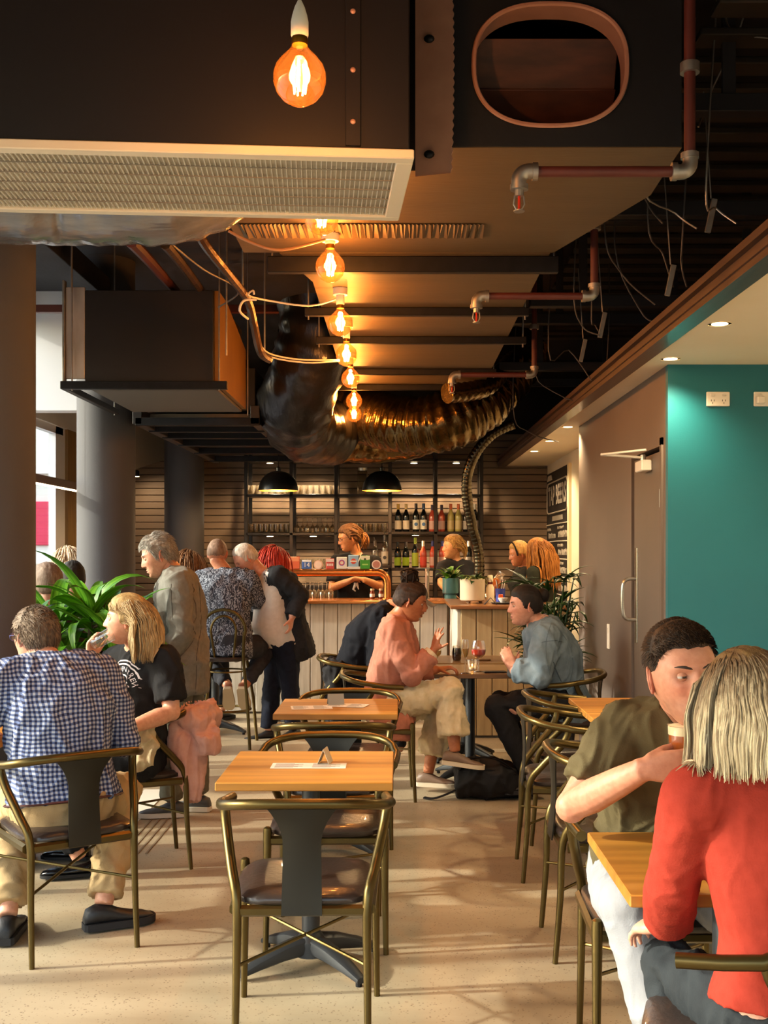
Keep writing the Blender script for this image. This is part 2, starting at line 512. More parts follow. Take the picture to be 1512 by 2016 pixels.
for (px, py), lb in zip(((1417, 637), (1320, 706), (1118, 840), (1082, 868), (1052, 888)), labs):
    Y = 1.01 * F / (CY - py)
    t = thing('downlight', lb, 'downlight', (max((px - CX) * Y / F, bx(Y) + .075), Y, 2.56), 0, 'downlights in the dropped ceiling')
    MB().lathe([(.052, -.004), (.052, .0), (.036, .0), (.036, -.004)], 20, cap0=False, cap1=False).build('trim_ring', M_lampring, t)
    MB().lathe([(.036, -.003), (.036, -.001)], 20).build('lens', M_lamp, t)
    spot_light('downlight_lamp', (0, 0, -.02), 44, (1, .72, .40), t, 2.3, .8, .04)

# columns
for i, (x, y, d, lb) in enumerate(((-2.07, 5.6, .48, 'round charcoal column at the left edge'), (-2.262, 8.64, .44, 'middle round charcoal column behind the leafy plant'), (-2.38, 12.4, .435, 'farthest round charcoal column near the back wall'))):
    tag(MB().lathe([(d / 2, 0), (d / 2, ZC)], 48, (x, y, 0)).build('column', M_column), lb, None, None, 'structure')
# white bulkhead over the far window and the raking one near the back wall
struct('wall_bulkhead', MB().box(XL, -1.9, 9.62, 9.80, 2.775, ZC), mat('pale_grey_bulkhead', '#f0f0f2', 0.7, color2='#e8e8ec', scale=1.5), label='pale grey bulkhead over the far window')
rk = MB()
a = Q(262, 937, 12.0); b = Q(345, 898, 12.9)
rk.add([(a.x - .5, a.y - .6, a.z - .2), (b.x, b.y, b.z), (b.x, b.y, ZC), (a.x - .5, a.y - .6, ZC), (a.x - .9, a.y, a.z - .2), (b.x - .3, YB, b.z), (b.x - .3, YB, ZC), (a.x - .9, a.y, ZC)],
       [(0, 1, 2, 3), (4, 7, 6, 5), (0, 3, 7, 4), (1, 5, 6, 2), (3, 2, 6, 7), (0, 4, 5, 1)])
struct('wall_bulkhead_raking', rk, mat('beige_bulkhead', '#8f8371', 0.7), label='beige raking bulkhead beside the far column')

# linear timber pendant with a light strip, in front of the far window
t = thing('linear_pendant', 'slim timber linear pendant with a glowing underside by the window', 'pendant light', (-2.75, 9.0, 2.06))
MB().cbox(-.03, .03, -.75, .75, .02, .085, .004).build('timber_housing', mat('dark_timber', '#4b2f20', 0.5), t)
MB().box(-.02, .02, -.74, .74, .012, .02).build('light_strip', emit('strip_glow', '#ffd9a6', 9), t)
for s in (-.6, .6): MB().tube([(0, s, .085), (0, s, 1.70)], .002, 5).build('wire', M_black, t)

# outside, beyond the far window: a pale building with red panels
M_red = mat('crimson_panel', '#c31f45', 0.5, color2='#d2315a', scale=2)
t = thing('street_building', 'white building with crimson panels seen through the far window', 'building', (-9.0, 26, 0))
MB().box(-5, 4, .3, 1.0, 0, 3.4).build('facade', mat('white_render', '#e9e6df', 0.7), t)
for i in range(6):
    MB().cbox(-4.6 + i * 1.4, -3.3 + i * 1.4, .22, .32, 1.72, 2.75, .02).build('panel', M_red, t)
    MB().cbox(-4.6 + i * 1.4, -3.3 + i * 1.4, .25, .32, .5, 1.3, .02).build('window', mat('shop_glass_far', '#b9b3a6', 0.3), t)
MB().box(-5.1, 4.1, .1, 1.1, 3.4, 3.6).build('cornice', mat('white_render', '#e9e6df', 0.7), t)

# floor strip drain running back beside the left tables
struct('trim_3', MB().box(-1.66, -1.50, 5.9, 7.3, .0, .004), mat('pale_strip', '#c9c4b8', 0.5), label='pale strip let into the floor under the left tables')
for i in range(4):
    struct('trim_%d' % (4 + i), MB().box(-1.44 + i * .045, -1.43 + i * .045, 5.75, 6.9, .0, .003), mat('dark_groove', '#7d6f58', 0.6), label='thin floor groove number %d beside the pale strip' % (i + 1))

t = thing('wall_spot', 'small bright spot lamp beside the raking bulkhead', 'spot lamp', Q(269, 938, 12.55))
MB().lathe([(.03, .0), (.03, .06), (.02, .07)], 14).build('housing', M_black, t)
MB().lathe([(.028, -.003), (.028, .0)], 14).build('lens', M_lamp, t)
spot_light('wall_spot_lamp', (0, 0, -.02), 9, (1, .70, .40), t, 2.6, .8, .03, (.25, .45, -1))
# ================================================================ ceiling services
M_duct = mat('black_duct', '#131317', 0.5, color2='#18181d', scale=3, bump=0.08, bscale=40)
M_ductb = mat('bulb_lit_duct_underside', '#57472f', 0.5, color2='#604f36', scale=3, stretch=(.5, 3, 1), bump=0.1, bscale=25)  # warm bulb and floor light on the duct bottom, put into its colour
M_casing = mat('umber_casing', '#191314', 0.5, color2='#151112', scale=2)
M_cream2 = mat('cream_frame', '#efe6d0', 0.45)
M_filter = mat('grey_filter', '#c9c5b9', 0.8, color2='#b8b3a6', scale=5, stretch=(.4, 3, 1), contrast=(.35, .6))
M_galv_lit = mat('bulb_lit_galvanised', '#d6a28c', 0.38, metal=0.3, color2='#c4907c', scale=8)  # galvanised steel with the bulbs' pinkish light mixed into the colour

# --- near ceiling air unit with the white filter grille
t = thing('ceiling_air_unit', 'near ceiling air unit with a cream framed filter grille', 'air unit', (.045, 3.25, 2.70), R(4.2))
MB().cbox(-2.3, -.012, .012, .60, .025, 1.05, .004).build('casing', M_casing, t)
for nm, b in (('front', (-2.34, 0, 0, .045)), ('back', (-2.34, 0, .575, .615)), ('side', (-.05, 0, .045, .575))):
    MB().cbox(b[0], b[1], b[2], b[3], -.004, .024, .003).build('frame_bar', M_cream2, t)
MB().box(-2.3, -.05, .045, .575, .012, .02).build('filter_mesh', M_filter, t)
sl = MB()
for i in range(150): sl.box(-2.295 + i * .015, -2.2925 + i * .015, .045, .575, .004, .012)
tag(sl.build('grille_slats', mat('grille_grey', '#dedacd', 0.5), t), None, None, None, 'stuff')
for i in range(5):
    MB().box(-2.3, -.05, .13 + i * .09, .134 + i * .09, .002, .006).build('cross_wire', mat('filter_wire', '#8f887a', .6), t)
MB().cbox(-.20, -.155, .004, .012, .03, 1.0, .002).build('seam_strip', M_casing, t)
for z in (.1, .25, .42, .6):
    MB().ell((-.178, .003, z), (.008, .005, .008), nu=8, nv=6).build('rivet', M_galv_lit, t)
# serrated connector flange between the unit and the duct
fl = MB()
n = 60
vs = []; fs = []
for i in range(n + 1):
    z = 2.80 + i * .014
    bul = .05 * math.cos((z - 3.15) / .45 * 1.2)
    w = .105 + bul * .35 + (.006 if i % 2 else 0)
    vs += [(.055, 3.70, z), (.055 + w, 3.665, z), (.055 + w, 3.68, z), (.055, 3.715, z)]
for i in range(n):
    for k in range(4):
        k2 = (k + 1) % 4
        fs.append((i * 4 + k, i * 4 + k2, (i + 1) * 4 + k2, (i + 1) * 4 + k))
fl.add(vs, fs)
tf = tag(fl.build('duct_flange', M_galv_lit), 'serrated galvanised flange tinted as bulb-lit at the end of the near air unit', 'flange')
for z in (2.86, 3.24): MB().ell((.10, 3.675, z), (.018, .012, .014), nu=8, nv=6).build('clip', M_black, tf)

# --- main rectangular duct: near section with the oval opening, far section
ZB, ZT = 2.91, 3.66
t = thing('main_duct', 'large rectangular black duct with an oval opening, underside coloured as bulb-lit', 'air duct', (0, 3.745, ZB))
x0, x1, zt = .14, .948, ZT - ZB
cx, cz, hw, hh = (1083 - CX) * 3.745 / F, Q(0, 130, 3.745).z - ZB, .256, .204
nn = 64
outer = []; inner = []
for k in range(nn):
    a = 2 * PI * k / nn
    c, s = math.cos(a), math.sin(a)
    q = max(abs(c), abs(s))
    ox = cx + c / q * (x1 - cx if c > 0 else cx - x0); oz = cz + s / q * (zt - cz if s > 0 else cz)
    outer.append((ox, 0, oz))
    inner.append((cx + hw * math.copysign(abs(c) ** .8, c), 0, cz + hh * math.copysign(abs(s) ** .8, s)))
fr = MB()
for ring in range(nn):
    j = (ring + 1) % nn
fr.add(outer + inner, [(k, (k + 1) % nn, nn + (k + 1) % nn, nn + k) for k in range(nn)])
fr.build('front_panel', M_duct, t)
rim = MB()
rim.tube([Vector(p) + Vector((0, -.012, 0)) for p in inner], .008, 6, closed=True)
rim.add([(p[0], -.02, p[2]) for p in inner] + [(p[0], .10, p[2]) for p in inner], [(k, (k + 1) % nn, nn + (k + 1) % nn, nn + k) for k in range(nn)])
rim.build('opening_collar', M_galv_lit, t)
M_rust = mat('rusty_damper', '#5a3426', 0.6, color2='#3a2018', scale=6, stretch=(1, 1, 4))
for dz, ang, dp in ((.055, -62, .16), (-.075, -40, .24)):
    Mx = Matrix.Translation((cx, dp, cz + dz)) @ Matrix.Rotation(R(ang), 4, 'X')
    MB().cbox(-hw * .98, hw * .98, -.10, .10, -.004, .004, .002, Mx).build('damper_blade', M_rust, t)
for dx in (-.10, 0.0, .09):
    MB().box(cx + dx - .006, cx + dx + .006, .30, .31, cz - hh, cz - hh + .1, Matrix.Rotation(0, 4, 'X')).build('inner_brace', M_galv, t)
def walls(poly, name, m):
    n = len(poly); w = MB()
    vs = [(x, y, 0) for x, y in poly] + [(x, y, zt) for x, y in poly]
    w.add(vs, [(i, (i + 1) % n, n + (i + 1) % n, n + i) for i in range(n - 1)] + [tuple(range(n, 2 * n))])
    return w.build(name, m, t, fix=False)
d = 3.745
near = [(.948, 0), (.955, 4.24 - d), (.70, 5.05 - d), (-.70, 5.05 - d), (-.70, 3.97 - d), (.14, 3.97 - d), (.14, 0)]
walls(near, 'near_section_sides', M_duct)
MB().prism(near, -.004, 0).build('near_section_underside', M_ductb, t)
far = [(.685, 5.06 - d), (.685, 9.09 - d), (-.43, 9.09 - d), (-.43, 5.6 - d), (-.54, 5.06 - d)]
walls(far + [far[0]], 'far_section_sides', M_duct)
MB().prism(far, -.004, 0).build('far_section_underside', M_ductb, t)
# corrugated foil band across the near underside
cg = MB()
vs = []
for i in range(120):
    x = -.66 + i * .0085
    vs += [(x, 4.60 - d, -.006 - (.006 if i % 2 else 0)), (x + .01 * math.sin(i * 1.7), 4.80 - d, -.006 - (.006 if i % 2 else 0))]
cg.add(vs, [(i * 2, i * 2 + 2, i * 2 + 3, i * 2 + 1) for i in range(119)])
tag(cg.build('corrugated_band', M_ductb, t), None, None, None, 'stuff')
for y, h in ((5.12, .05), (6.19, .03), (7.02, .03), (8.25, .03), (9.02, .03)):
    xa, xb = (-.55, .73) if y < 5.5 else (-.47, .72 + (.08 if 6.5 < y < 7.3 else 0))
    s_ = MB().cbox(xa - .05, xb, y - d - .022, y - d + .022, -.05 - (.03 if y < 5.5 else 0), -.006, .003)
    so = s_.build('support_strut', M_black, t)
    for x in (xa - .03, xb - .02):
        MB().tube([(x, y - d, -.07), (x, y - d, .88)], .005, 6).build('hanger_rod', M_galv, so)

# --- bulbs
M_bulb = bpy.data.materials.new('amber_bulb_glass'); MATS['amber_bulb_glass'] = M_bulb
M_bulb.use_nodes = True
N = M_bulb.node_tree.nodes; L = M_bulb.node_tree.links; N.clear()
o_ = N.new('ShaderNodeOutputMaterial'); tr = N.new('ShaderNodeBsdfTransparent'); gl = N.new('ShaderNodeBsdfGlossy'); tl = N.new('ShaderNodeBsdfTranslucent')
tr.inputs[0].default_value = (1, .74, .45, 1); gl.inputs['Roughness'].default_value = .03; tl.inputs[0].default_value = (1, .40, .10, 1)
lw = N.new('ShaderNodeLayerWeight'); lw.inputs[0].default_value = .3
mr = N.new('ShaderNodeMapRange'); mr.inputs[3].default_value = .03; mr.inputs[4].default_value = .42
m1 = N.new('ShaderNodeMixShader'); m2 = N.new('ShaderNodeMixShader'); m1.inputs[0].default_value = .012
L.new(tr.outputs[0], m1.inputs[1]); L.new(tl.outputs[0], m1.inputs[2]); L.new(lw.outputs['Facing'], mr.inputs[0])
L.new(mr.outputs[0], m2.inputs[0]); L.new(m1.outputs[0], m2.inputs[1]); L.new(gl.outputs[0], m2.inputs[2]); L.new(m2.outputs[0], o_.inputs[0])
M_fil = emit('filament', '#ffc888', 60)
M_brass = mat('brass_cap', '#b8862f', 0.3, metal=1.0)
bulb_meshes = {}
def bulb(name, label, c, cord_top=None, base_top=None):
    """globe filament bulb with its lampholder; c is the centre of the globe"""
    t = thing(name, label, 'light bulb', c, 0, 'string of amber globe bulbs down the middle of the ceiling')
    if not bulb_meshes:
        prof = [(.001, -.0625), (.02, -.0595), (.04, -.048), (.055, -.03), (.0622, -.006), (.0622, .012), (.056, .032), (.042, .05), (.026, .066), (.0185, .078), (.0175, .088)]
        bulb_meshes['g'] = MB().lathe(prof, 28, cap0=True, cap1=False).mesh('globe', 60)
        f = MB()
        for k in range(7):
            a = 2 * PI * k / 7
            f.tube([(.013 * math.cos(a), .013 * math.sin(a), .030), (.017 * math.cos(a + .12), .017 * math.sin(a + .12), -.002), (.013 * math.cos(a + .25), .013 * math.sin(a + .25), -.034)], .0022, 5)
        bulb_meshes['f'] = f.mesh('filament')
        bulb_meshes['c'] = MB().lathe([(.0185, .080), (.0195, .090), (.0185, .100)], 16).mesh('brass_cap')
        bulb_meshes['s'] = MB().lathe([(.004, .030), (.006, .040), (.007, .062), (.004, .075)], 10).mesh('stem')
    link('globe', bulb_meshes['g'], M_bulb, t)
    link('filament', bulb_meshes['f'], M_fil, t)
    link('brass_cap', bulb_meshes['c'], M_brass, t)
    if cord_top:
        MB().lathe([(.019, .098), (.021, .104), (.021, .135), (.018, .150), (.012, .170), (.005, .185)], 18).build('lampholder', M_plastic, t)
        MB().tube([(0, 0, .18), (0, 0, cord_top - c[2])], .004, 8).build('cord', mat('grey_cord', '#6f6d72', .6), t)
    else:
        h = base_top - c[2]
        MB().lathe([(.0195, .098), (.0215, .102), (.0215, h - .035)], 16).build('lampholder', M_plastic, t)
        MB().lathe([(.037, h - .035), (.037, h)], 20).build('ceiling_rose', M_plastic, t)
    point_light('bulb_lamp', (0, 0, -.003), 17, AMBER, t, .03)
    return t
bulb('pendant_bulb', 'large amber globe bulb on a cord in front of the near air unit', Q(590, 156, 2.64), cord_top=3.79)
bl = [(633, 428, 3.99), (650, 527, 4.74), (670, 638, 5.73), (682, 700, 6.55), (690, 746, 7.6), (697, 790, 8.6)]
words = ['bulb peeking out below the edge of the filter grille', 'first whole bulb below the filter grille', 'bulb right where the white cable pair meets its holder', 'fifth bulb from the camera, under the main duct', 'sixth bulb from the camera, under the main duct', 'seventh bulb from the camera, near the end of the duct']
for (px, py, Y), w in zip(bl, words):
    c = Q(px, py, Y)
    bulb('ceiling_bulb', 'amber globe ' + w, c, base_top=2.905)
bulb('pendant_bulb', 'small amber globe bulb in front of the foil ducts, lower of the touching pair', Q(697, 816, 9.25), cord_top=3.4)
bulb('pendant_bulb', 'farthest and smallest amber globe bulb below the foil ducts', Q(709, 857, 9.78), cord_top=3.3)

# --- sprinkler pipes
M_redpipe = mat('maroon_pipe', '#4d201b', 0.45, color2='#5a2822', scale=6)
ords = ['nearest', 'second', 'third', 'farthest']
for i, (px, py, hx, Y) in enumerate(((1358, 338, 1022, 3.40), (1170, 583, 938, 5.08), (1052, 738, 890, 7.35), (990, 827, 866, 9.72))):
    e = Q(px, py, Y); hd = Q(hx, py, Y)
    t = thing('sprinkler_pipe', '%s maroon sprinkler pipe dropping from the ceiling to a sprinkler head' % ords[i], 'sprinkler', (e.x, Y, e.z), 0, 'sprinkler pipes along the duct')
    w = hd.x - e.x
    MB().tube([(0, 0, .05), (0, 0, ZC - e.z)], .0175, 12).build('drop_pipe', M_redpipe, t)
    MB().tube([(-.05, 0, 0), (w + .03, 0, 0)], .0165, 12).build('arm_pipe', M_redpipe, t)
    for s, sx in ((0, -1), (1, 1)):
        bx0 = w if s else 0
        zz = -1 if s else 1
        pts = smooth_path([(bx0 + sx * .055, 0, 0), (bx0 + sx * .02, 0, 0), (bx0, 0, zz * .02), (bx0, 0, zz * .055)], 4)
        el = MB().tube(pts, .0235, 12)
        el.tube([(bx0 + sx * .040, 0, 0), (bx0 + sx * .056, 0, 0)], .028, 12).tube([(bx0, 0, zz * .04), (bx0, 0, zz * .056)], .028, 12)
        el.build('elbow', M_galv, t)
    hdm = MB().lathe([(.014, -.075), (.014, -.055)], 10, (w, 0, 0)).lathe([(.017, -.122), (.017, -.118)], 12, (w, 0, 0)).tube([(w - .013, 0, -.072), (w - .016, 0, -.10), (w - .006, 0, -.118)], .003, 6).tube([(w + .013, 0, -.072), (w + .016, 0, -.10), (w + .006, 0, -.118)], .003, 6)
    so = hdm.build('sprinkler_head', M_galv, t)
    MB().tube([(w, 0, -.075), (w, 0, -.115)], .004, 6).build('glass_fuse', mat('red_fuse', '#c4331f', .2), so)
    MB().lathe([(.030, .30), (.030, .33)], 12).build('pipe_coupling', M_galv, t)

# --- second air unit on the left, and the slatted one behind it
M_foil_dark = mat('silver_edge', '#d0cac6', 0.35, metal=0.4, color2='#a59e9a', scale=10, stretch=(1, 1, .3))
t = thing('ceiling_air_unit', 'boxy dark air unit hung beside the middle column', 'air unit', (-1.15, 6.94, 2.58))
MB().cbox(-.80, 0, 0, 1.25, .03, .60, .004).build('casing', mat('near_black_casing', '#171212', .5, color2='#1c1615', scale=2), t)
MB().cbox(-.80, .0, 0.02, 1.25, 0.0, .03, .004).build('base_tray', mat('grey_tray', '#5d5750', .6), t)
MB().add([(.002, .02, .02), (.002, 1.25, .02), (.002, 1.25, .45), (.002, .35, .60), (.002, .02, .60), (.03, .02, .02), (.03, 1.25, .02), (.03, 1.25, .45), (.03, .35, .60), (.03, .02, .60)],
         [(0, 1, 2, 3, 4), (9, 8, 7, 6, 5)] + [(i, (i + 1) % 5, 5 + (i + 1) % 5, 5 + i) for i in range(5)]).build('side_panel', mat('ochre_panel', '#8a6227', .6, color2='#7a5520', scale=3), t)
MB().cbox(-.92, -.80, .0, .02, .05, .62, .003).build('silver_lining', M_foil_dark, t)
MB().cbox(-.935, -.92, -.02, .03, -.02, .66, .003).build('corner_post', M_galv, t)
MB().cbox(-.94, .09, -.045, 0, -.02, .03, .003).build('support_bar', M_black, t)
MB().cbox(-.94, -.90, -.02, 1.25, -.02, .02, .003).build('support_bar', M_black, t)
for x, y in ((-.87, -.03), (.04, -.03), (-.92, 1.2), (.05, 1.2)):
    MB().tube([(x, y, -.03), (x, y, ZC - 2.58)], .005, 6).build('hanger_rod', M_galv, t)
t = thing('ceiling_cassette', 'long dark slatted air unit between the columns and the bar', 'air unit', (-1.50, 8.35, 2.52))
MB().cbox(-.42, .42, .06, 3.6, .10, .42, .004).build('casing', M_duct, t)
for x in (-.45, .43): MB().cbox(x - .04, x + .03, 0, 3.65, -.01, .13, .004).build('side_rail', M_casing, t)
for i, y in enumerate((0.0, .45, .95, 1.6, 2.4, 3.3)):
    MB().cbox(-.47, .46, y, y + .06, -.02, .04, .003).build('cross_bar', M_black, t)
for i, y in enumerate((.1, .55, 1.1, 1.8, 2.6)):
    MB().cbox(-.38, .38, y, y + (.3 if i < 2 else .5), .05, .08, .003).build('louvre_panel', mat('taupe_louvre', '#6d6357', .6), t)

# --- flexible ducts
M_foilb = mat('black_foil', '#2b2b2f', 0.28, metal=0.75, color2='#3b3a3c', scale=5, bump=0.5, bscale=14, bstretch=(2, 2, .6))
M_foilg = mat('bronze_foil', '#6d5a38', 0.22, metal=0.95, color2='#4a3c26', scale=7, bump=0.6, bscale=16)
M_plastwrap = mat('plastic_wrap', '#6f7279', 0.22, metal=0.5, color2='#8c9098', scale=6, stretch=(.6, 3, 3), bump=0.7, bscale=9, bstretch=(.5, 3, 3), coat=.3)
def flex(name, label, pts, r, m, ribs=.05, amp=.06, n=28, nz=.0, nv=None):
    path = smooth_path(pts, 14)
    # resample evenly
    out = [path[0]]; acc = 0; step = ribs / 4
    for a, b in zip(path, path[1:]):
        L_ = (b - a).length
        while acc + L_ >= step and L_ > 0:
            u = (step - acc) / L_; a = a.lerp(b, u); out.append(a); L_ = (b - a).length; acc = 0
        acc += L_
    rr = []
    for i, p in enumerate(out):
        rr.append(r * (1 + amp * math.cos(i / 4 * 2 * PI)) * (1 + nz * noise.noise(p * 4)))
    mb = MB().tube(out, rr, n)
    for i in range(len(mb.v)):
        v = mb.v[i]
        k = i // n
        c = out[min(k, len(out) - 1)]
        dlt = (v - c)
        mb.v[i] = c + dlt * (1 + .07 * noise.noise(v * 7) + .05 * noise.noise(v * 19))
    o = mb.build(name, m, sharp=80)
    return tag(o, label, 'flexible duct')
flex('flexible_duct', 'fat black foil duct bulging down left of the bulbs', [Q(626, 600, 8.2), Q(626, 660, 8.2), Q(604, 735, 8.3), Q(582, 795, 8.5), Q(596, 838, 9.0), Q(650, 852, 9.6)], .28, M_foilb, .16, .03, nz=.12)
flex('flexible_duct', 'bronze ribbed foil duct sweeping to the right under the main duct', [Q(660, 800, 9.7), Q(730, 822, 9.6), Q(800, 838, 9.4), Q(870, 832, 9.3), Q(935, 800, 9.4), Q(990, 745, 9.6), Q(1030, 690, 9.9)], .235, M_foilg, .075, .05, nz=.08)
flex('flexible_duct', 'brown foil duct sagging lowest above the pendant lamps', [Q(598, 838, 9.3), Q(640, 862, 9.9), Q(730, 872, 10.2), Q(810, 862, 10.2), Q(880, 830, 9.9)], .19, M_foilg, .12, .02, nz=.1)
flex('flexible_duct', 'crinkled plastic wrapped duct behind the near filter grille', [Q(-220, 380, 4.35), Q(20, 395, 4.35), Q(120, 400, 4.4), Q(230, 405, 4.4), Q(330, 398, 4.4), Q(420, 375, 4.45), Q(480, 340, 4.5)], .155, M_plastwrap, .09, .02, nz=.1)
flex('flexible_duct', 'dark wrapped duct end above the left column', [Q(-150, 425, 4.9), Q(0, 440, 4.9), Q(80, 440, 5.0), Q(120, 420, 5.2)], .085, M_plastwrap, .08, .03)
flex('flexible_duct', 'narrow black foil hose hanging down in front of the right shelf', [Q(1010, 835, 9.9), Q(965, 858, 9.9), Q(930, 905, 9.95), Q(918, 960, 10.0), Q(928, 1030, 10.05), Q(942, 1090, 10.1), Q(943, 1140, 10.1)], .047, mat('bronze_hose_foil', '#5c5340', .24, metal=.9, color2='#3c3528', scale=12), .035, .05, 16)
flex('flexible_duct', 'rumpled bronze foil sleeve at the right end of the duct', [Q(880, 775, 8.6), Q(950, 765, 8.8), Q(985, 735, 9.0), Q(1015, 705, 9.2)], .075, M_foilg, .06, .06, 16)

# --- lagged pipes, conduits and cables on the left
M_lag = mat('bronze_lagging', '#5a3f2a', 0.35, metal=0.5, color2='#3d2b1d', scale=9, bump=.6, bscale=20)
M_cable_w = mat('white_cable', '#d9cfc6', 0.5)
M_cable_k = mat('dark_cable', '#3c3a3a', 0.55)
def pipe(name, label, pts, r, m, cat='pipe', n=8, grp=None, s=5):
    return tag(MB().tube(smooth_path(pts, s), r, n).build(name, m), label, cat, grp)
pipe('lagged_pipe', 'bent bronze lagged pipe with white cables leaving it', [Q(392, 462, 4.9), Q(410, 490, 5.0), Q(450, 540, 5.3), Q(487, 590, 5.7), Q(500, 640, 5.9), Q(512, 692, 6.0), Q(530, 708, 6.2)], .022, M_lag)
pipe('lagged_pipe', 'straight maroon lagged pipe running back under the wrapped duct', [Q(258, 475, 5.2), Q(300, 520, 6.2), Q(352, 580, 7.6)], .03, M_redpipe)
pipe('lagged_pipe', 'knobbly bronze pipe in the middle of the left ceiling pipes', [Q(325, 480, 5.2), Q(358, 520, 6.0), Q(400, 578, 7.2)], .026, M_lag)
tag(MB().cbox(-2.35, -2.18, 5.6, 9.5, 3.45, 3.62, .004).build('ceiling_beam', M_ceil), 'dark square beam running back under the left ceiling', 'beam')
tag(MB().cbox(-3.2, -.6, 8.6, 8.66, 3.40, 3.46, .004).build('cable_tray', M_redpipe), 'thin maroon crossbar behind the boxy air unit', 'pipe')
pipe('cable', 'white cable pair sagging from the filter grille to the second bulb', [Q(450, 455, 4.6), Q(500, 480, 4.6), Q(555, 492, 4.6), Q(640, 472, 4.7)], .006, mat('tan_cable', '#a07a5c', .5), 'cable')
pipe('cable', 'white cable running from the lagged pipe to the middle bulb holder', [Q(500, 580, 5.6), Q(498, 572, 5.6), Q(490, 582, 5.6), Q(530, 592, 5.7), Q(610, 602, 5.72), Q(664, 588, 5.73)], .005, M_cable_w, 'cable')
pipe('cable', 'white cable looped round the bronze lagged pipe', [Q(505, 590, 5.62), Q(480, 592, 5.6), Q(472, 612, 5.6), Q(488, 628, 5.7)], .006, M_cable_w, 'cable')
pipe('cable', 'upper of two white cables swinging across to the fifth bulb', [Q(508, 668, 6.0), Q(528, 695, 6.2), Q(590, 708, 6.4), Q(668, 709, 6.55)], .005, M_cable_w, 'cable')
pipe('cable', 'lower of two white cables swinging across to the fifth bulb', [Q(508, 672, 6.0), Q(524, 700, 6.2), Q(600, 714, 6.4), Q(668, 711, 6.55)], .005, M_cable_w, 'cable')
pipe('cable', 'long thin grey cable crossing the left ceiling diagonally', [Q(335, 478, 5.3), Q(400, 530, 5.9), Q(470, 572, 6.4), Q(430, 605, 6.8)], .005, M_galv, 'cable')
for i, (px, y0, y1, Y) in enumerate(((478, 478, 570, 5.6), (446, 490, 700, 6.4), (141, 478, 575, 6.9), (521, 575, 690, 6.9))):
    a = Q(px, y1, Y)
    pipe('hanger_rod', ['short steel hanger rod just left of the bent lagged pipe top', 'long thin hanger rod between the boxy unit and the lagged pipe', 'thin rod holding the corner of the boxy air unit', 'thin dark rod by the black foil duct'][i], [a, (a.x, a.y, ZC)], .005, M_galv, 'rod')

# --- the void above the dropped ceiling on the right: battens, decking, dangling wires
dk = thing('roof_decking', 'dark ribbed metal decking in the upper right ceiling void', 'roof decking', (1.9, 5.0, 3.52))
for i in range(26):
    MB().cbox(-.75, 1.3, -1.0 + i * .25, -.88 + i * .25, 0, .03, .004).build('rib', mat('brown_decking', '#2e2a26', .6, color2='#3a342c', scale=5), dk)
for i, (y, z, xa, xb) in enumerate(((4.3, 3.25, .95, 3.2), (5.2, 3.12, .8, 3.2), (5.9, 3.3, .9, 3.2), (6.8, 3.05, .8, 2.6), (7.8, 3.15, .8, 2.4), (8.9, 3.0, .8, 2.6), (10.4, 3.1, .6, 2.4))):
    t = tag(MB().cbox(xa, xb, y, y + .07, z, z + .07, .003).build('ceiling_batten', mat('charcoal_batten', '#2b2b2f', .5, metal=.3)), 'charcoal batten crossing the right ceiling void, %s one counted from the camera' % ORD[i], 'batten')
    for x in (xa + .3, xb - .5):
        MB().box(x, x + .05, y + .01, y + .03, z + .07, ZC).build('hanger', M_ceil, t)
random.seed(11)
wl = [((1262, 330), (1275, 400), (1305, 440), (4.6)), ((1255, 340), (1330, 420), (1372, 450), (4.4)), ((1190, 445), (1225, 540), (1290, 600), 5.2), ((1210, 480), (1260, 610), (1290, 635), 5.6),
      ((1275, 425), (1305, 500), (1325, 565), 4.9), ((1345, 445), (1342, 520), (1352, 565), 4.7), ((1430, 0), (1440, 60), (1512, 75), 4.2), ((1455, 60), (1400, 180), (1375, 250), 4.4),
      ((1130, 560), (1145, 640), (1180, 660), 5.9), ((1080, 690), (1120, 690), (1165, 750), 6.9), ((1165, 600), (1172, 640), (1186, 660), 6.0), ((1010, 800), (1040, 850), (1100, 870), 9.0), ((1185, 770), (1070, 760), (1050, 700), 7.6), ((1390, 370), (1410, 410), (1450, 440), 4.3)]
wd = ['looping', 'long slack', 'thin straight', 'trailing', 'nearly upright', 'short stiff', 'topmost', 'long diagonal', 'kinked', 'arched', 'stubby', 'lowest', 'wandering', 'rightmost']
for (a, b, c, Y), w in zip(wl, wd):
    pts = [Q(a[0], a[1], Y), Q(b[0], b[1], Y + .1), Q(c[0], c[1], Y + .05)]
    top = pts[0].copy(); top.z = ZC; top.x += .05
    pipe('loose_wire', w + ' grey wire dangling in the right ceiling void', [top] + pts, .004, M_cable_k if Y > 4.5 else M_galv, 'wire', 6, 'loose wires in the right ceiling void')
for px, py, Y in ((1400, 425, 4.5), (1320, 552, 4.9), (1186, 640, 6.0), (1148, 690, 6.8)):
    t = tag(MB().cbox(-.012, .012, -.006, .006, -.07, .07, .002, Matrix.Rotation(R(12), 4, 'Y')).build('hanger_clip', M_galv), 'small metal hanger clip dangling at %s' % {1400: 'the upper right, nearest the camera', 1320: 'mid height above the beam', 1186: 'the second sprinkler elbow', 1148: 'the third sprinkler elbow'}[px], 'hanger clip', 'hanger clips in the ceiling void')
    t.location = Q(px, py, Y)
    MB().tube([(0, 0, .07), (-.03, 0, .5)], .003, 5).build('wire', M_galv, t)
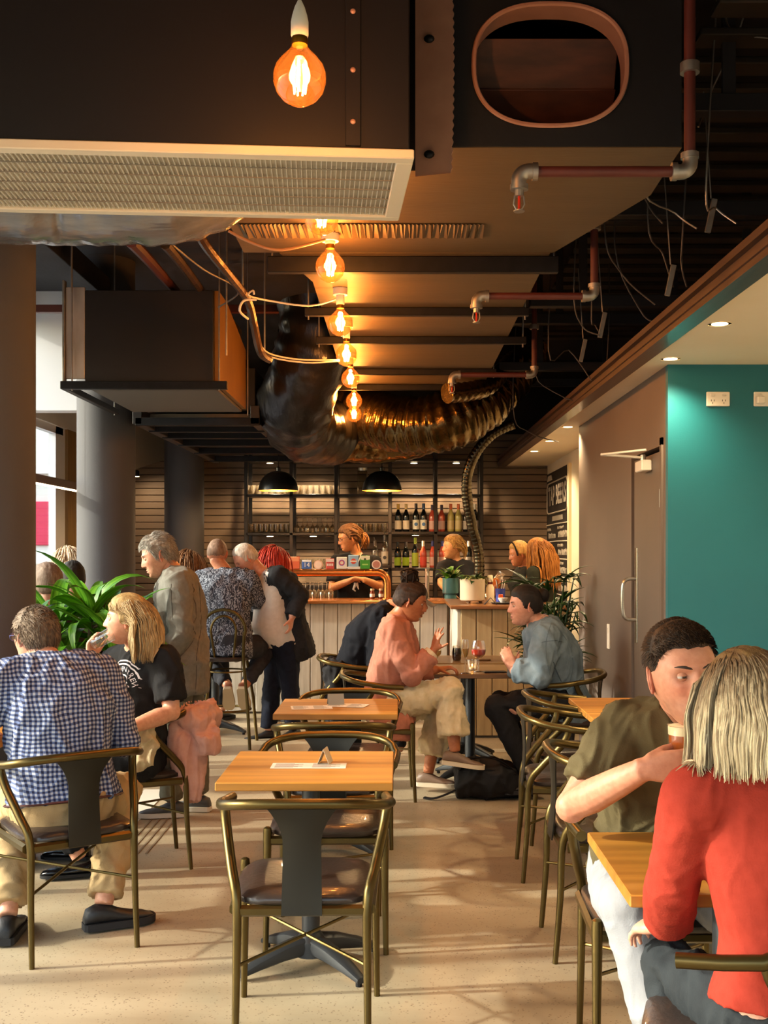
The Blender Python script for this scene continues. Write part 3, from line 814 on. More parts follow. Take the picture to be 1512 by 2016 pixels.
# ================================================================ bar
M_barplank = mat('limed_oak_plank', '#cbc3b6', 0.6, color2='#aba294', scale=5, stretch=(5, 5, .5), bump=.12, bscale=12, bstretch=(6, 6, .4))
M_copper = mat('copper', '#d98a4a', 0.26, metal=0.85, color2='#cf7d40', scale=6)
M_bartop = mat('bar_top_timber', '#7a4a24', 0.3, color2='#8c572c', scale=4, stretch=(.6, 6, 1), coat=.4)
M_barbody = mat('bar_body', '#6a5f52', 0.7)
ZBAR = 1.09
bar = thing('bar_counter', 'long bar counter clad in pale upright timber planks', 'bar counter', (-2.3, 10.75, 0))
MB().box(0, 2.79, .03, .62, 0, ZBAR - .03).build('carcass', M_barbody, bar)
pk = MB().cbox(0, .126, 0, .03, .02, ZBAR - .032, .004).mesh('plank'); pk.materials.append(M_barplank)
for i in range(21):
    o = bpy.data.objects.new('plank', pk); COL.objects.link(o); o.parent = bar; o.location = (i * .132, (i * 29 % 7) * .0006, 0)
MB().cbox(-.02, 2.80, -.05, .66, ZBAR - .03, ZBAR, .005).build('counter_top', M_copper, bar)
pen = thing('bar_peninsula', 'short return of the bar clad in warm timber planks, plants on top', 'bar counter', (.49, 9.34, 0))
MB().box(.03, .95, .03, .60, 0, 1.08).box(.03, .40, .60, 1.36, 0, 1.08).build('carcass', M_barbody, pen)
M_barplank2 = mat('warm_oak_plank', '#c2a679', 0.6, color2='#a88c61', scale=5, stretch=(5, 5, .5), bump=.12, bscale=12, bstretch=(6, 6, .4))
pk2 = MB().cbox(0, .126, 0, .03, .02, 1.078, .004).mesh('plank'); pk2.materials.append(M_barplank2)
for i in range(7):
    o = bpy.data.objects.new('plank', pk2); COL.objects.link(o); o.parent = pen; o.location = (.03 + i * .132, (i * 29 % 7) * .0006, 0)
pk3 = MB().cbox(0, .03, 0, .126, .02, 1.078, .004).mesh('plank'); pk3.materials.append(M_barplank)
for i in range(10):
    o = bpy.data.objects.new('plank', pk3); COL.objects.link(o); o.parent = pen; o.location = (0, .03 + i * .132, 0)
MB().cbox(-.06, .98, -.07, .64, 1.08, 1.11, .005).cbox(-.06, .44, .64, 1.36, 1.08, 1.11, .005).build('counter_top', M_bartop, pen)

# copper tap rail and its badges
Yt = 10.98
t = thing('tap_rail', 'thick polished copper beer tap rail bending down to the bar top', 'tap rail', (-.11, Yt, ZBAR))
zr = .265
pts = [(0, 0, 0), (0, 0, zr - .10)] + [(-.10 + .10 * math.cos(a), 0, zr - .10 + .10 * math.sin(a)) for a in [R(k) for k in range(0, 91, 10)]] + [(-1.15, 0, zr)]
MB().tube(pts, .036, 16, up=(0, 1, 0)).build('rail', M_copper, t)
MB().tube([(-1.12, 0, 0), (-1.12, 0, zr)], .036, 14).build('post', M_copper, t)
for x in (0, -1.12): MB().lathe([(.055, 0), (.055, .012), (.04, .016)], 18, (x, 0, 0)).build('foot_ring', M_copper, t)
def pmat(n, c): return mat('print_' + n, c, 0.45)
badges = [(580, 20, 24, 'rect', '#d9613a', '#e88a5a', 'orange red tap badge at the left end of the copper rail'),
          (604, 19, 17, '14', '#3f62a0', '#f2e8d8', 'blue tap badge marked 14'),
          (627, 18, 16, 'round', '#e2b394', '#eecab0', 'pale peach round tap badge'),
          (650, 16, 20, 'band', '#c8443a', '#f0dcd0', 'red tap badge with a white lettered band'),
          (673, 20, 23, 'ring', '#f4e8da', '#8d5aa8', 'white tap badge with a purple red ring'),
          (696, 20, 27, 'sun', '#9fc0d8', '#d9482e', 'light blue tap badge with a red disc'),
          (719, 19, 26, 'hill', '#3fa02c', '#f2eccb', 'green and cream tap badge'),
          (741, 18, 17, 'disc', '#f3dccb', '#c78372', 'white rimmed round tap badge at the right end of the rail')]
s = Yt / F
for px, w, h, kind, c1, c2, lb in badges:
    zt_ = ZBAR + zr + .036
    t = thing('tap_badge', lb, 'tap badge', ((px - CX) * s, Yt - .01, zt_), 0, 'beer tap badges on the copper rail')
    w *= s; h *= s
    m1, m2 = pmat(c1, c1), pmat(c2, c2)
    MB().tube([(0, .015, -.01), (0, .015, h * .5)], .008, 8).build('stem', M_black, t)
    if kind in ('round', 'disc'):
        Mx = Matrix.Rotation(R(90), 4, 'X')
        MB().lathe([(w / 2, -.008), (w / 2, .008)], 24, (0, 0, h / 2), Mx).build('disc', m1, t)
        MB().lathe([(w * .38, .008), (w * .38, .010)], 24, (0, 0, h / 2), Mx).build('print', m2, t)
    else:
        MB().cbox(-w / 2, w / 2, -.008, .008, 0, h, .003).build('plate', m1, t)
        if kind == 'rect': MB().box(-w * .45, w * .45, -.0095, -.008, h * .62, h * .95).build('print', m2, t)
        elif kind == 'band':
            MB().box(-w * .48, w * .48, -.0095, -.008, h * .68, h * .97).build('print', m2, t)
            for q in range(4): MB().box(-w * .40 + q * w * .21, -w * .25 + q * w * .21, -.0095, -.008, h * .28, h * .52).build('print', m2, t)
        elif kind == '14':
            vs, fs = text_mesh('14', h * .75)
            MB().add([(v.x, -.0095 + v.z, v.y + h * .45) for v in vs], fs).build('lettering', m2, t)
            MB().box(-w * .45, w * .45, -.0095, -.008, h * .82, h * .97).build('print', m2, t)
        elif kind == 'ring':
            Mx = Matrix.Rotation(R(90), 4, 'X')
            MB().lathe([(w * .30, .0082), (w * .30, .0095), (w * .17, .0095), (w * .17, .0082)], 24, (0, 0, h * .52), Mx, False, False).build('print', m2, t)
            MB().lathe([(w * .22, .0090), (w * .22, .0102), (w * .16, .0102)], 24, (0, 0, h * .52), Mx, False, False).build('print', pmat('#d9553f', '#d9553f'), t)
        elif kind == 'sun':
            Mx = Matrix.Rotation(R(90), 4, 'X')
            MB().lathe([(w * .27, .008), (w * .27, .0095)], 24, (0, 0, h * .55), Mx).build('print', m2, t)
            MB().box(-w * .34, w * .34, -.0105, -.008, h * .50, h * .60).build('print', pmat('#f3e6d6', '#f3e6d6'), t)
            MB().cbox(-w * .6, w * .65, -.012, .004, -.002, h * .16, .002).build('banner', pmat('#f3e6d6', '#f3e6d6'), t)
        elif kind == 'hill':
            MB().add([(-w * .48, -.0095, h * .72), (-w * .48, -.0095, h * .98), (w * .48, -.0095, h * .98), (w * .48, -.0095, h * .72), (w * .2, -.0095, h * .66), (0, -.0095, h * .74), (-w * .2, -.0095, h * .66)], [(0, 1, 2, 3, 4, 5, 6)]).build('print', m2, t)
            MB().box(-w * .12, w * .08, -.0105, -.009, h * .68, h * .80).build('print', pmat('#2b3a1e', '#2b3a1e'), t)
            MB().box(-w * .3, w * .3, -.0095, -.008, h * .28, h * .38).build('print', pmat('#a8d86a', '#a8d86a'), t)
t = thing('water_tap', 'plain upright steel tap column on the bar beside the taps', 'tap', (Q(841, 1165, 11.1).x, 11.1, ZBAR))
MB().lathe([(.030, 0), (.030, .01), (.02, .015), (.02, .285), (.022, .29), (.022, .30)], 16).build('column', M_steel, t)
MB().tube(smooth_path([(0, -.01, .26), (0, -.08, .265), (0, -.10, .23)], 4), .010, 10).build('spout', M_steel, t)

# ================================================================ back bar shelving
YS = 12.62
def sx(px): return (px - CX) * YS / F
def sz(py): return H - (py - CY) * YS / F
shelf = thing('shelf_unit', 'black steel back bar shelving with lit glasses and bottles', 'shelving', (0, YS, 0))
M_sh = mat('black_shelf', '#211c19', 0.4, metal=.3, color2='#2a2420', scale=6)
for px in (488, 576, 663, 768, 857, 946):
    MB().cbox(sx(px) - .02, sx(px) + .02, -.16, -.12, .9, 2.70, .003).cbox(sx(px) - .02, sx(px) + .02, .20, .24, .9, 2.70, .003).build('post', M_sh, shelf)
for a, b, py in ((488, 663, 974), (488, 663, 1049), (663, 768, 974), (663, 768, 1048), (768, 946, 974), (768, 946, 1047), (768, 946, 1118), (488, 768, 1120), (488, 946, 905)):
    MB().cbox(sx(a), sx(b), -.16, .24, sz(py) - .03, sz(py), .003).build('shelf_board', M_sh, shelf)
M_puck = emit('shelf_lamp_glow', '#ffe0ae', 12)
for px, py, w in ((532, 905, 'above the left dome lamp'), (620, 905, 'second from the left on top'), (815, 905, 'above the dark wine bottles'), (898, 905, 'at the top right beside the hose'), (532, 1049, 'under the tumbler shelf'), (617, 1049, 'under the upside down wine glasses'), (818, 1047, 'under the blue labelled bottles'), (899, 1047, 'above the bar worker at the right shelves')):
    t = thing('shelf_lamp', 'small round shelf lamp ' + w, 'shelf lamp', (sx(px), YS - .02, sz(py) - .03), 0, 'puck lamps of the back bar shelves')
    MB().lathe([(.042, 0), (.042, -.008), (.036, -.010)], 18).build('housing', M_sh, t)
    MB().lathe([(.036, -.010), (.036, -.013)], 18).build('lens', M_puck, t)
    spot_light('shelf_lamp_light', (0, 0, -.02), 44 if py < 1000 else 30, (1, .70, .40), t, 2.6, .7, .03)

M_glass = glassy('clear_drinking_glass', '#f3ead8', 0.12, 0.06, 0.7, .16)
tum = MB().lathe([(.026, 0), (.029, .003), (.033, .10), (.031, .10), (.027, .008), (.001, .008)], 12, cap0=True, cap1=False).mesh('tumbler', 50)
wine = MB().lathe([(.034, .0), (.033, .003), (.006, .007), (.0035, .015), (.0035, .075), (.012, .085), (.032, .105), (.036, .130), (.029, .17), (.027, .17), (.034, .13), (.02, .098)], 14, cap1=False).mesh('wine_glass', 50)
tum.materials.append(M_glass); wine.materials.append(M_glass)
def put_glass(name, me, loc, label, group, flip=False):
    o = bpy.data.objects.new(name, me); COL.objects.link(o); o.location = loc
    if flip: o.rotation_euler = (PI, 0, 0); o.location.z += .17
    tag(o, label, 'glass', group)
for row, dy in enumerate((-.08, .03)):
    for i in range(16):
        put_glass('tumbler', tum, (sx(494) + i * .062 + row * .028, YS + dy, sz(974)), '%s clear tumbler from the left in the %s row of the top left shelf' % (ORD[i], ('front', 'rear')[row]), 'tumblers on the top left shelf')
    for i in range(8):
        put_glass('tumbler', tum, (sx(496) + i * .058 + row * .025, YS + dy, sz(1049)), '%s clear tumbler from the left in the %s row of the lower left shelf' % (ORD[i], ('front', 'rear')[row]), 'tumblers on the lower left shelf')
for i in range(8):
    put_glass('wine_glass', wine, (sx(586) + i * .056 + (.02 if i % 2 else 0) * 0, YS - .05 + .06 * (i % 2), sz(1049)), '%s upside down wine glass from the left on the lower middle shelf' % ORD[i], 'upside down wine glasses on the shelf', True)
for i in range(7):
    put_glass('tumbler', tum, (sx(702) + i * .052, YS - .03 + .05 * (i % 2), sz(1048)), '%s clear tumbler from the left on the centre shelf' % ORD[i], 'tumblers on the centre shelf')
for i in range(13):
    put_glass('tumbler', tum, (Q(563, 1118, 11.9).x + i * .062, 11.9 + .05 * (i % 2), Q(563, 1119, 11.9).z), '%s clear tumbler from the left in the row behind the tap badges' % ORD[i], 'tumblers behind the tap badges')
tag(MB().cbox(Q(556, 0, 11.9).x, Q(660, 0, 11.9).x, 11.8, 12.05, Q(0, 1119, 11.9).z - .03, Q(0, 1119, 11.9).z, .003).box(Q(556, 0, 11.9).x, Q(556, 0, 11.9).x + .04, 11.8, 12.05, 0, Q(0, 1119, 11.9).z - .03).box(Q(660, 0, 11.9).x - .04, Q(660, 0, 11.9).x, 11.8, 12.05, 0, Q(0, 1119, 11.9).z - .03).build('glass_rack', M_sh), 'low dark rack carrying glasses behind the taps', 'rack')
for i in range(7):
    put_glass('wine_glass', wine, (Q(602, 0, 11.28).x + i * .042, 11.28 + .03 * (i % 2), ZBAR), '%s stemmed glass from the left on the bar top under the copper rail' % ORD[i], 'stemmed glasses under the copper rail', True)

# bottles
def bottle_prof(h=.30, r=.0375, sl=.62):
    return [(r * .9, 0), (r, .006), (r, h * .55), (r * .96, h * .60), (r * .72, h * .68), (.0155, h * .78), (.014, h * .97), (.015, h)]
M_wine = mat('dark_bottle_glass', '#0b0d0b', 0.08, spec=.7)
M_green = mat('green_bottle_glass', '#1e3a1a', 0.1, spec=.7)
M_rose = mat('rose_wine', '#b34a35', 0.08, spec=.7)
M_pale = mat('pale_wine', '#a9a05c', 0.08, spec=.7)
M_clear = glassy('clear_spirit', '#e9e6da', .15, .03, .8)
def bottle(px, base_py, body, cap, label_c, h, lb, lh=(.08, .40), emblem=None, Y=YS - .03):
    s_ = Y / F
    loc = ((px - CX) * s_, Y, H - (base_py - CY) * s_)
    t = thing('wine_bottle', lb, 'bottle', loc, 0, 'wine bottles on the right shelves')
    MB().lathe(bottle_prof(h), 16).build('glass_body', body, t)
    MB().lathe([(.0165, h * .80), (.0165, h * 1.005)], 12).build('capsule', mat('cap' + cap, cap, .35, metal=.2), t)
    r = .0382
    MB().lathe([(r, h * lh[0]), (r, h * lh[1])], 16, cap0=False, cap1=False).build('paper_label', pmat(label_c, label_c), t)
    if emblem:
        Mx = Matrix.Rotation(R(90), 4, 'X')
        MB().lathe([(.02, r + .0005), (.02, r + .002)], 16, (0, 0, h * .26), Mx).build('emblem', pmat(emblem, emblem), t)
    return t
up, lo = 1046.5, 1117.5
bottle(784, up, M_wine, '#c9a24a', '#cfc2b0', .31, 'leftmost dark sparkling bottle with gold foil on the upper shelf')
bottle(799.5, up, M_wine, '#cdb07a', '#cfc2b0', .31, 'second dark bottle with gold foil on the upper shelf')
bottle(819, up, M_wine, '#15202c', '#d8d4c8', .315, 'left bottle with a blue disc label', (.08, .42), '#2f5f96')
bottle(834, up, M_wine, '#1d3f66', '#d8d4c8', .315, 'right bottle with a blue disc label', (.08, .42), '#2f5f96')
bottle(851, up, M_rose, '#3a3044', '#c79e94', .30, 'left rose wine bottle with a dark cap on the upper shelf')
bottle(869.5, up, M_rose, '#3a3044', '#c79e94', .30, 'right rose wine bottle with a dark cap on the upper shelf')
bottle(887.5, up, M_pale, '#d0683a', '#b9aa7c', .31, 'left white wine bottle with an orange cap')
bottle(902.5, up, M_pale, '#d0683a', '#b9aa7c', .31, 'right white wine bottle with an orange cap')
bottle(918, up, M_wine, '#2a2a2e', '#9d9388', .30, 'dark bottle half hidden behind the black hose')
bottle(935, up, M_wine, '#d8d2c6', '#a89c92', .31, 'dark bottle with a white cap right of the black hose')
bottle(783, lo, M_wine, '#141210', '#8fae1e', .29, 'leftmost dark bottle with a lime label on the lower shelf')
bottle(799, lo, M_wine, '#2a211c', '#8fae1e', .29, 'second dark bottle with a lime label on the lower shelf')
bottle(817.5, lo, M_wine, '#7d8f2a', '#a6b53a', .335, 'tall bottle with a big yellow green label', (.05, .50))
bottle(833.5, lo, M_rose, '#e3d9c4', '#c5402f', .30, 'rose bottle with a red label and white cap')
bottle(852, lo, M_rose, '#32366e', '#c69a8e', .30, 'rose bottle with a blue cap and pale label beside the red label')
bottle(870.5, lo, M_rose, '#32366e', '#c69a8e', .30, 'rose bottle with a blue cap beside the bar worker at the right shelves')
bottle(923, lo, M_wine, '#dcd6ca', '#8e847c', .30, 'dark bottle with a white cap behind the bar worker at the right shelves')
t = bottle(757.5, 1113, M_clear, '#3b3a3a', '#a9a094', .33, 'clear spirits bottle with a grey label and dark ring emblem', (.06, .46), '#2e2a28', 12.3)
MB().tube([(0, 0, .33), (-.01, -.02, .37)], .006, 8).build('pourer', M_steel, t)
t = bottle(738, 1113, M_clear, '#4a4038', '#6d645a', .27, 'small clear spirits bottle with a steel pourer beside the worker in the black apron', (.06, .3), None, 12.3)
MB().tube([(0, 0, .27), (-.01, -.02, .31)], .006, 8).build('pourer', M_steel, t)
tag(MB().cbox(Q(728, 0, 12.3).x, Q(768, 0, 12.3).x, 12.2, 12.42, Q(0, 1113, 12.3).z - .03, Q(0, 1113, 12.3).z, .003).box(Q(729, 0, 12.3).x, Q(732, 0, 12.3).x, 12.28, 12.32, 0, Q(0, 1113, 12.3).z - .03).box(Q(764, 0, 12.3).x, Q(767, 0, 12.3).x, 12.28, 12.32, 0, Q(0, 1113, 12.3).z - .03).build('bottle_ledge', M_sh), 'narrow dark ledge under the spirits bottles', 'shelf')
t = thing('glass_jar', 'tall square glass jar on the top shelf behind the right dome lamp', 'jar', (sx(714), YS - .02, sz(974)))
MB().cbox(-.055, .055, -.055, .055, .003, .27, .008).build('jar_body', M_clear, t)
MB().lathe([(.05, .27), (.052, .30), (.045, .305)], 14).build('lid', M_steel, t)
for i, px in enumerate((733, 750)):
    t = thing('sauce_jar', ['left small amber jar on the bar under the copper rail', 'right small amber jar with a white tag on the bar'][i], 'jar', (Q(px, 0, 11.15).x, 11.15, ZBAR))
    MB().lathe([(.022, 0), (.025, .004), (.025, .06), (.018, .075), (.018, .085)], 14).build('jar_body', mat('amber_jar', '#7a2f12', .12), t)
    MB().lathe([(.020, .083), (.020, .10)], 14).build('lid', mat('jar_lid', '#d8b48a', .4), t)
    MB().lathe([(.0256, .02), (.0256, .05)], 14, cap0=False, cap1=False).build('tag', pmat('#e8d8c0', '#e8d8c0'), t)

# dome lamps
M_dome = mat('black_enamel', '#0e0f11', 0.3, coat=.3)
M_domein = mat('gold_leaf_inside', '#d9892c', 0.4, metal=.5)
for px, lb in ((548, 'left black dome pendant lamp with a gold inside'), (752, 'right black dome pendant lamp with a gold inside')):
    Y = 11.25
    c = Q(px, 966, Y)
    t = thing('dome_pendant', lb, 'pendant light', c, 0, 'dome pendants over the bar')
    prof = [(.20, 0), (.197, .03), (.185, .08), (.16, .125), (.12, .165), (.07, .19), (.02, .20)]
    MB().lathe(prof, 40, cap0=False).build('shade', M_dome, t)
    MB().lathe([(r * .975, z * .97 - .0005) for r, z in prof], 40, cap0=False).build('gold_lining', M_domein, t)
    MB().lathe([(.025, .195), (.025, .23), (.012, .24)], 14).build('cap', M_dome, t)
    MB().tube([(0, 0, .23), (0, 0, ZC - c.z)], .004, 6).build('cord', M_black, t)
    MB().ell((0, 0, .07), .035, nu=14, nv=10).build('lamp_bulb', emit('dome_bulb', '#ffc070', 20), t)
    point_light('dome_lamp', (0, 0, .03), 40, WARM, t, .035)

# menu board on the passage wall
mbd = thing('menu_board', 'black chalk menu board headed TAP BEERS on the passage wall', 'menu board', (1.728, 12.94, 0))
def mbp(u, v, o=.006): return Vector((-.012 - o, -u, v))
MB().cbox(-.012, 0, -1.68, 0, 1.0, 2.45, .002).build('panel', mat('chalkboard', '#1d1714', .7, color2='#261e1a', scale=6), mbd)
M_chalk = mat('chalk_paint', '#d9cfc0', .8)
vs, fs = text_mesh('TAP BEERS', .30, 0, .010)
xs = [v.x for v in vs]; w = max(xs) - min(xs)
lt = MB().add([mbp(.84 + v.x * 1.36 / w, 2.17 + v.y * .95) for v in vs], fs)
lt.build('lettering', M_chalk, mbd)
fr = MB()
rp = [(.08, 2.02), (.08, 2.28), (.16, 2.33), (1.55, 2.33), (1.62, 2.28), (1.62, 2.02), (1.5, 1.99), (.16, 1.99)]
fr.tube([mbp(u, v) for u, v in rp], .008, 4, closed=True)
fr.build('title_border', M_chalk, mbd)
MB().add([mbp(.05, 2.36), mbp(.5, 2.36), mbp(.42, 2.42), mbp(.13, 2.42)], [(0, 1, 2, 3)]).build('arch_mark', M_chalk, mbd)
random.seed(5)
for r_ in range(5):
    v0 = 1.86 - r_ * .19
    MB().tube([mbp(.02, v0), mbp(.8, v0 + .005), mbp(1.66, v0)], .006, 4).build('rule_line', M_chalk, mbd)
    sc_ = MB()
    for (ua, ub, vv, hh) in ((.1, .4, v0 - .05, .03), (.2, .72, v0 - .12, .06), (.9, 1.3, v0 - .04, .03), (.95, 1.58, v0 - .11, .07)):
        u = ua
        while u < ub:
            wd_ = random.uniform(.015, .035)
            sc_.tube([mbp(u, vv - hh / 2), mbp(u + wd_ * random.uniform(-.3, 1), vv + hh / 2 * random.uniform(.4, 1)), mbp(u + wd_, vv - hh / 2 * random.uniform(-.5, 1))], .004, 3)
            u += wd_ * 1.6
    tag(sc_.build('chalk_scrawl', M_chalk, mbd), None, None, None, 'stuff')
sc_ = MB()
u = .5
while u < 1.25:
    sc_.tube([mbp(u, 1.90), mbp(u + .02, 1.95), mbp(u + .035, 1.90)], .005, 3); u += .06
tag(sc_.build('chalk_scrawl', M_chalk, mbd), None, None, None, 'stuff')
spot_light('menu_wash', (-.28, -.9, 2.50), 5, (1, .7, .4), mbd, 2.2, .8, .05)

# clutter on the right end of the bar
zt = 1.11
def on_bar(px, Y): return Vector(((px - CX) * Y / F, Y, zt))
t = thing('squeeze_bottle', 'white plastic bottle with a dark red band on the bar end', 'bottle', on_bar(965, 9.75))
MB().lathe([(.035, 0), (.037, .01), (.036, .13), (.022, .16), (.020, .17)], 16).build('bottle_body', mat('cream_plastic', '#efe3c2', .4), t)
MB().lathe([(.0215, .165), (.0215, .185)], 14).build('band', pmat('#5a1f24', '#5a1f24'), t)
MB().lathe([(.024, .185), (.024, .235), (.018, .245)], 14).build('cap', mat('cream_plastic', '#efe3c2', .4), t)
t = thing('juice_carafe', 'tilted carafe of orange juice behind the bar end', 'carafe', on_bar(972, 10.05) + Vector((0, 0, .12)))
Mx = Matrix.Rotation(R(28), 4, 'Y')
MB().lathe([(.045, -.10), (.048, .0), (.042, .10), (.034, .13), (.038, .16)], 16, M=Mx).build('glass_body', M_glass, t)
MB().lathe([(.043, -.095), (.046, 0), (.040, .09)], 16, M=Mx).build('juice', mat('orange_juice', '#e27a12', .4), t)
t = thing('straw_holder', 'blue and orange utensil holder on the bar end', 'utensil holder', on_bar(985, 9.95))
MB().lathe([(.035, 0), (.04, .02), (.045, .12)], 16, cap1=False).build('cup', mat('blue_plastic', '#3347a0', .3), t)
MB().cbox(-.02, .02, -.05, -.035, .02, .07, .004).build('tab', mat('orange_plastic', '#d9602a', .4), t)
for a in range(5): MB().tube([(.01 * math.cos(a), .01 * math.sin(a), .02), (.045 * math.cos(a * 1.3), .03 * math.sin(a), .20)], .003, 5).build('straw', [M_plastic, M_black][a % 2], t)
t = thing('serving_tray', 'black tray with a white bowl on the bar end', 'tray', on_bar(992, 9.6))
MB().lathe([(.10, .0), (.115, .012), (.11, .012), (.096, .005)], 24, cap1=True).build('tray_disc', M_black, t)
t2 = thing('small_bowl', 'small white bowl standing on the black tray', 'bowl', on_bar(990, 9.6) + Vector((0, 0, .012)))
MB().lathe([(.02, 0), (.035, .02), (.042, .04), (.039, .04), (.03, .02), (.005, .008)], 18, cap1=True).build('bowl_body', M_plastic, t2)
t = thing('menu_stand', 'small wire stand on the front of the bar end', 'stand', on_bar(966, 9.42))
MB().tube([(-.05, 0, .003), (0, 0, .06), (.05, 0, .003)], .003, 6).tube([(-.05, .05, .003), (0, 0, .06), (.05, .05, .003)], .003, 6).build('wire', M_black, t)
# ================================================================ chairs, tables
M_bronze = mat('antique_bronze_metal', '#65552f', 0.34, metal=0.85, color2='#544626', scale=5)
M_splat = mat('gunmetal_splat', '#2d2a22', 0.42, metal=0.6, color2='#28251e', scale=4)
M_leather = mat('dark_brown_leather', '#2e2521', 0.32, color2='#382d28', scale=7, bump=.15, bscale=60, coat=.15)
M_oak = mat('golden_oak', '#b37a2c', 0.5, color2='#92601f', scale=3, stretch=(.5, 7, 7), detail=6, bump=.05, bscale=10)
M_base = mat('charcoal_cast_base', '#33363a', 0.42, metal=.5, color2='#3c3f43', scale=5)

def rail_pts():
    pts = [(-.262, .15, .715), (-.272, .06, .722), (-.278, -.02, .732)]
    for k in range(13):
        a = PI + PI * k / 12
        c, s = math.cos(a), math.sin(a)
        x = .272 * math.copysign(abs(c) ** .72, c); y = -.03 + .205 * math.copysign(abs(s) ** .72, s)
        pts.append((x, y, .735 + .04 * (-s) ** 1.0))
    return pts + [(-x, y, z) for x, y, z in pts[2::-1]]
CH = {}
def chair_meshes():
    CH['seat'] = [MB().sweep([((0, .01, .448), (.205, 0, 0), (0, .205, 0)), ((0, .01, .458), (.222, 0, 0), (0, .222, 0)), ((0, .012, .475), (.224, 0, 0), (0, .224, 0)), ((0, .012, .488), (.205, 0, 0), (0, .205, 0)), ((0, .012, .492), (.15, 0, 0), (0, .15, 0))], 28, 4.5).mesh('seat', 60), M_leather]
    fr = MB()
    for a, b in (((-.20, -.205), (.20, -.205)), ((.215, -.19), (.228, .20)), ((.22, .205), (-.22, .205)), ((-.215, -.19), (-.228, .20))):
        fr.tube([(a[0], a[1], .437), (b[0], b[1], .437)], .014, 6, sy=1.3)
    CH['seat_frame'] = [fr.mesh('seat_frame'), M_bronze]
    for s in (-1, 1):
        CH['leg_f%d' % s] = [MB().tube([(s * .232, .225, 0), (s * .228, .212, .25), (s * .226, .208, .47), (s * .226, .208, .486), (s * .226, .208, .492)], [.0105, .0135, .017, .015, .006], 12).mesh('leg'), M_bronze]
        pth = smooth_path([(s * .205, -.235, 0), (s * .203, -.215, .25), (s * .203, -.205, .46), (s * .225, -.15, .55), (s * .25, -.07, .64), (s * .262, -.035, .70), (s * .266, -.03, .735)], 4)
        CH['leg_r%d' % s] = [MB().tube(pth, [lerp(.0105, .0165, min(1, i / 10)) for i in range(len(pth))], 12).mesh('leg'), M_bronze]
    CH['top_rail'] = [MB().tube(rail_pts(), .0165, 12).mesh('top_rail', 60), M_bronze]
    vs = []; fs = []
    n = 12
    for i in range(n + 1):
        v = i / n
        z = lerp(.772, .428, v)
        hw_ = .057 + .065 * max(0, 1 - v / .38) ** 2 + .006 * v
        y = -.234 + .004 * v + .012 * math.sin(v * PI)
        for k in range(7):
            u = k / 6 * 2 - 1
            vs.append((u * hw_, y + .012 * u * u * (1 - v), z))
    m = len(vs)
    vs += [(x, y + .005, z) for x, y, z in vs]
    for i in range(n):
        for k in range(6):
            a = i * 7 + k
            fs.append((a, a + 1, a + 8, a + 7)); fs.append((m + a, m + a + 7, m + a + 8, m + a + 1))
        fs.append((i * 7, (i + 1) * 7, m + (i + 1) * 7, m + i * 7)); fs.append((i * 7 + 6, m + i * 7 + 6, m + (i + 1) * 7 + 6, (i + 1) * 7 + 6))
    CH['splat'] = [MB().add(vs, fs).mesh('splat', 50), M_splat]
    CH['stretcher1'] = [MB().tube([(-.204, -.222, .27), (.227, .214, .33)], .0058, 8).mesh('stretcher'), M_bronze]
    CH['stretcher2'] = [MB().tube([(.204, -.222, .27), (-.227, .214, .33)], .0058, 8).mesh('stretcher'), M_bronze]
    for me, m_ in CH.values(): me.materials.append(m_)
chair_meshes()
def chair(x, y, deg, label, scale=1.0):
    t = thing('metal_chair', label, 'chair', (x, y, 0), R(deg), 'bronze metal chairs with dark seats')
    for k, (me, m_) in CH.items():
        nm = 'leg' if k.startswith('leg') else 'stretcher' if k.startswith('stretcher') else k
        o = bpy.data.objects.new(nm, me); COL.objects.link(o); o.parent = t
    return t
chair(-.304, 3.68, 1, 'nearest bronze chair with a dark splat, seen from behind at the front table')
chair(-.285, 4.53, 181, 'bronze chair tucked under the far side of the front table, facing the camera')
chair(-.305, 5.25, 2, 'bronze chair seen from behind between the two middle tables')
chair(-.27, 6.05, 180, 'bronze chair on the far side of the second middle table')
chair(-1.33, 4.47, 34.5, 'bronze chair under the person in the checked shirt')
chair(-1.31, 5.58, 111, 'bronze chair under the person drinking, pink jacket on its back')
chair(.80, 3.44, 180, 'bronze chair under the person in the olive T-shirt')
chair(.785, 2.50, 74, 'bronze chair under the person in the red top')
chair(.93, 6.12, -88, 'farthest of the three empty bronze chairs in the right row')
chair(.825, 5.44, -92, 'middle of the three empty bronze chairs in the right row')
chair(.825, 4.42, -90, 'nearest of the three empty bronze chairs in the right row')
chair(-.13, 7.16, -88, 'bronze chair under the person in the salmon jacket')
chair(1.09, 7.25, 88, 'bronze chair under the person in the denim jacket')
chair(-.36, 8.35, -92, 'bronze chair draped with a black coat by the bar')

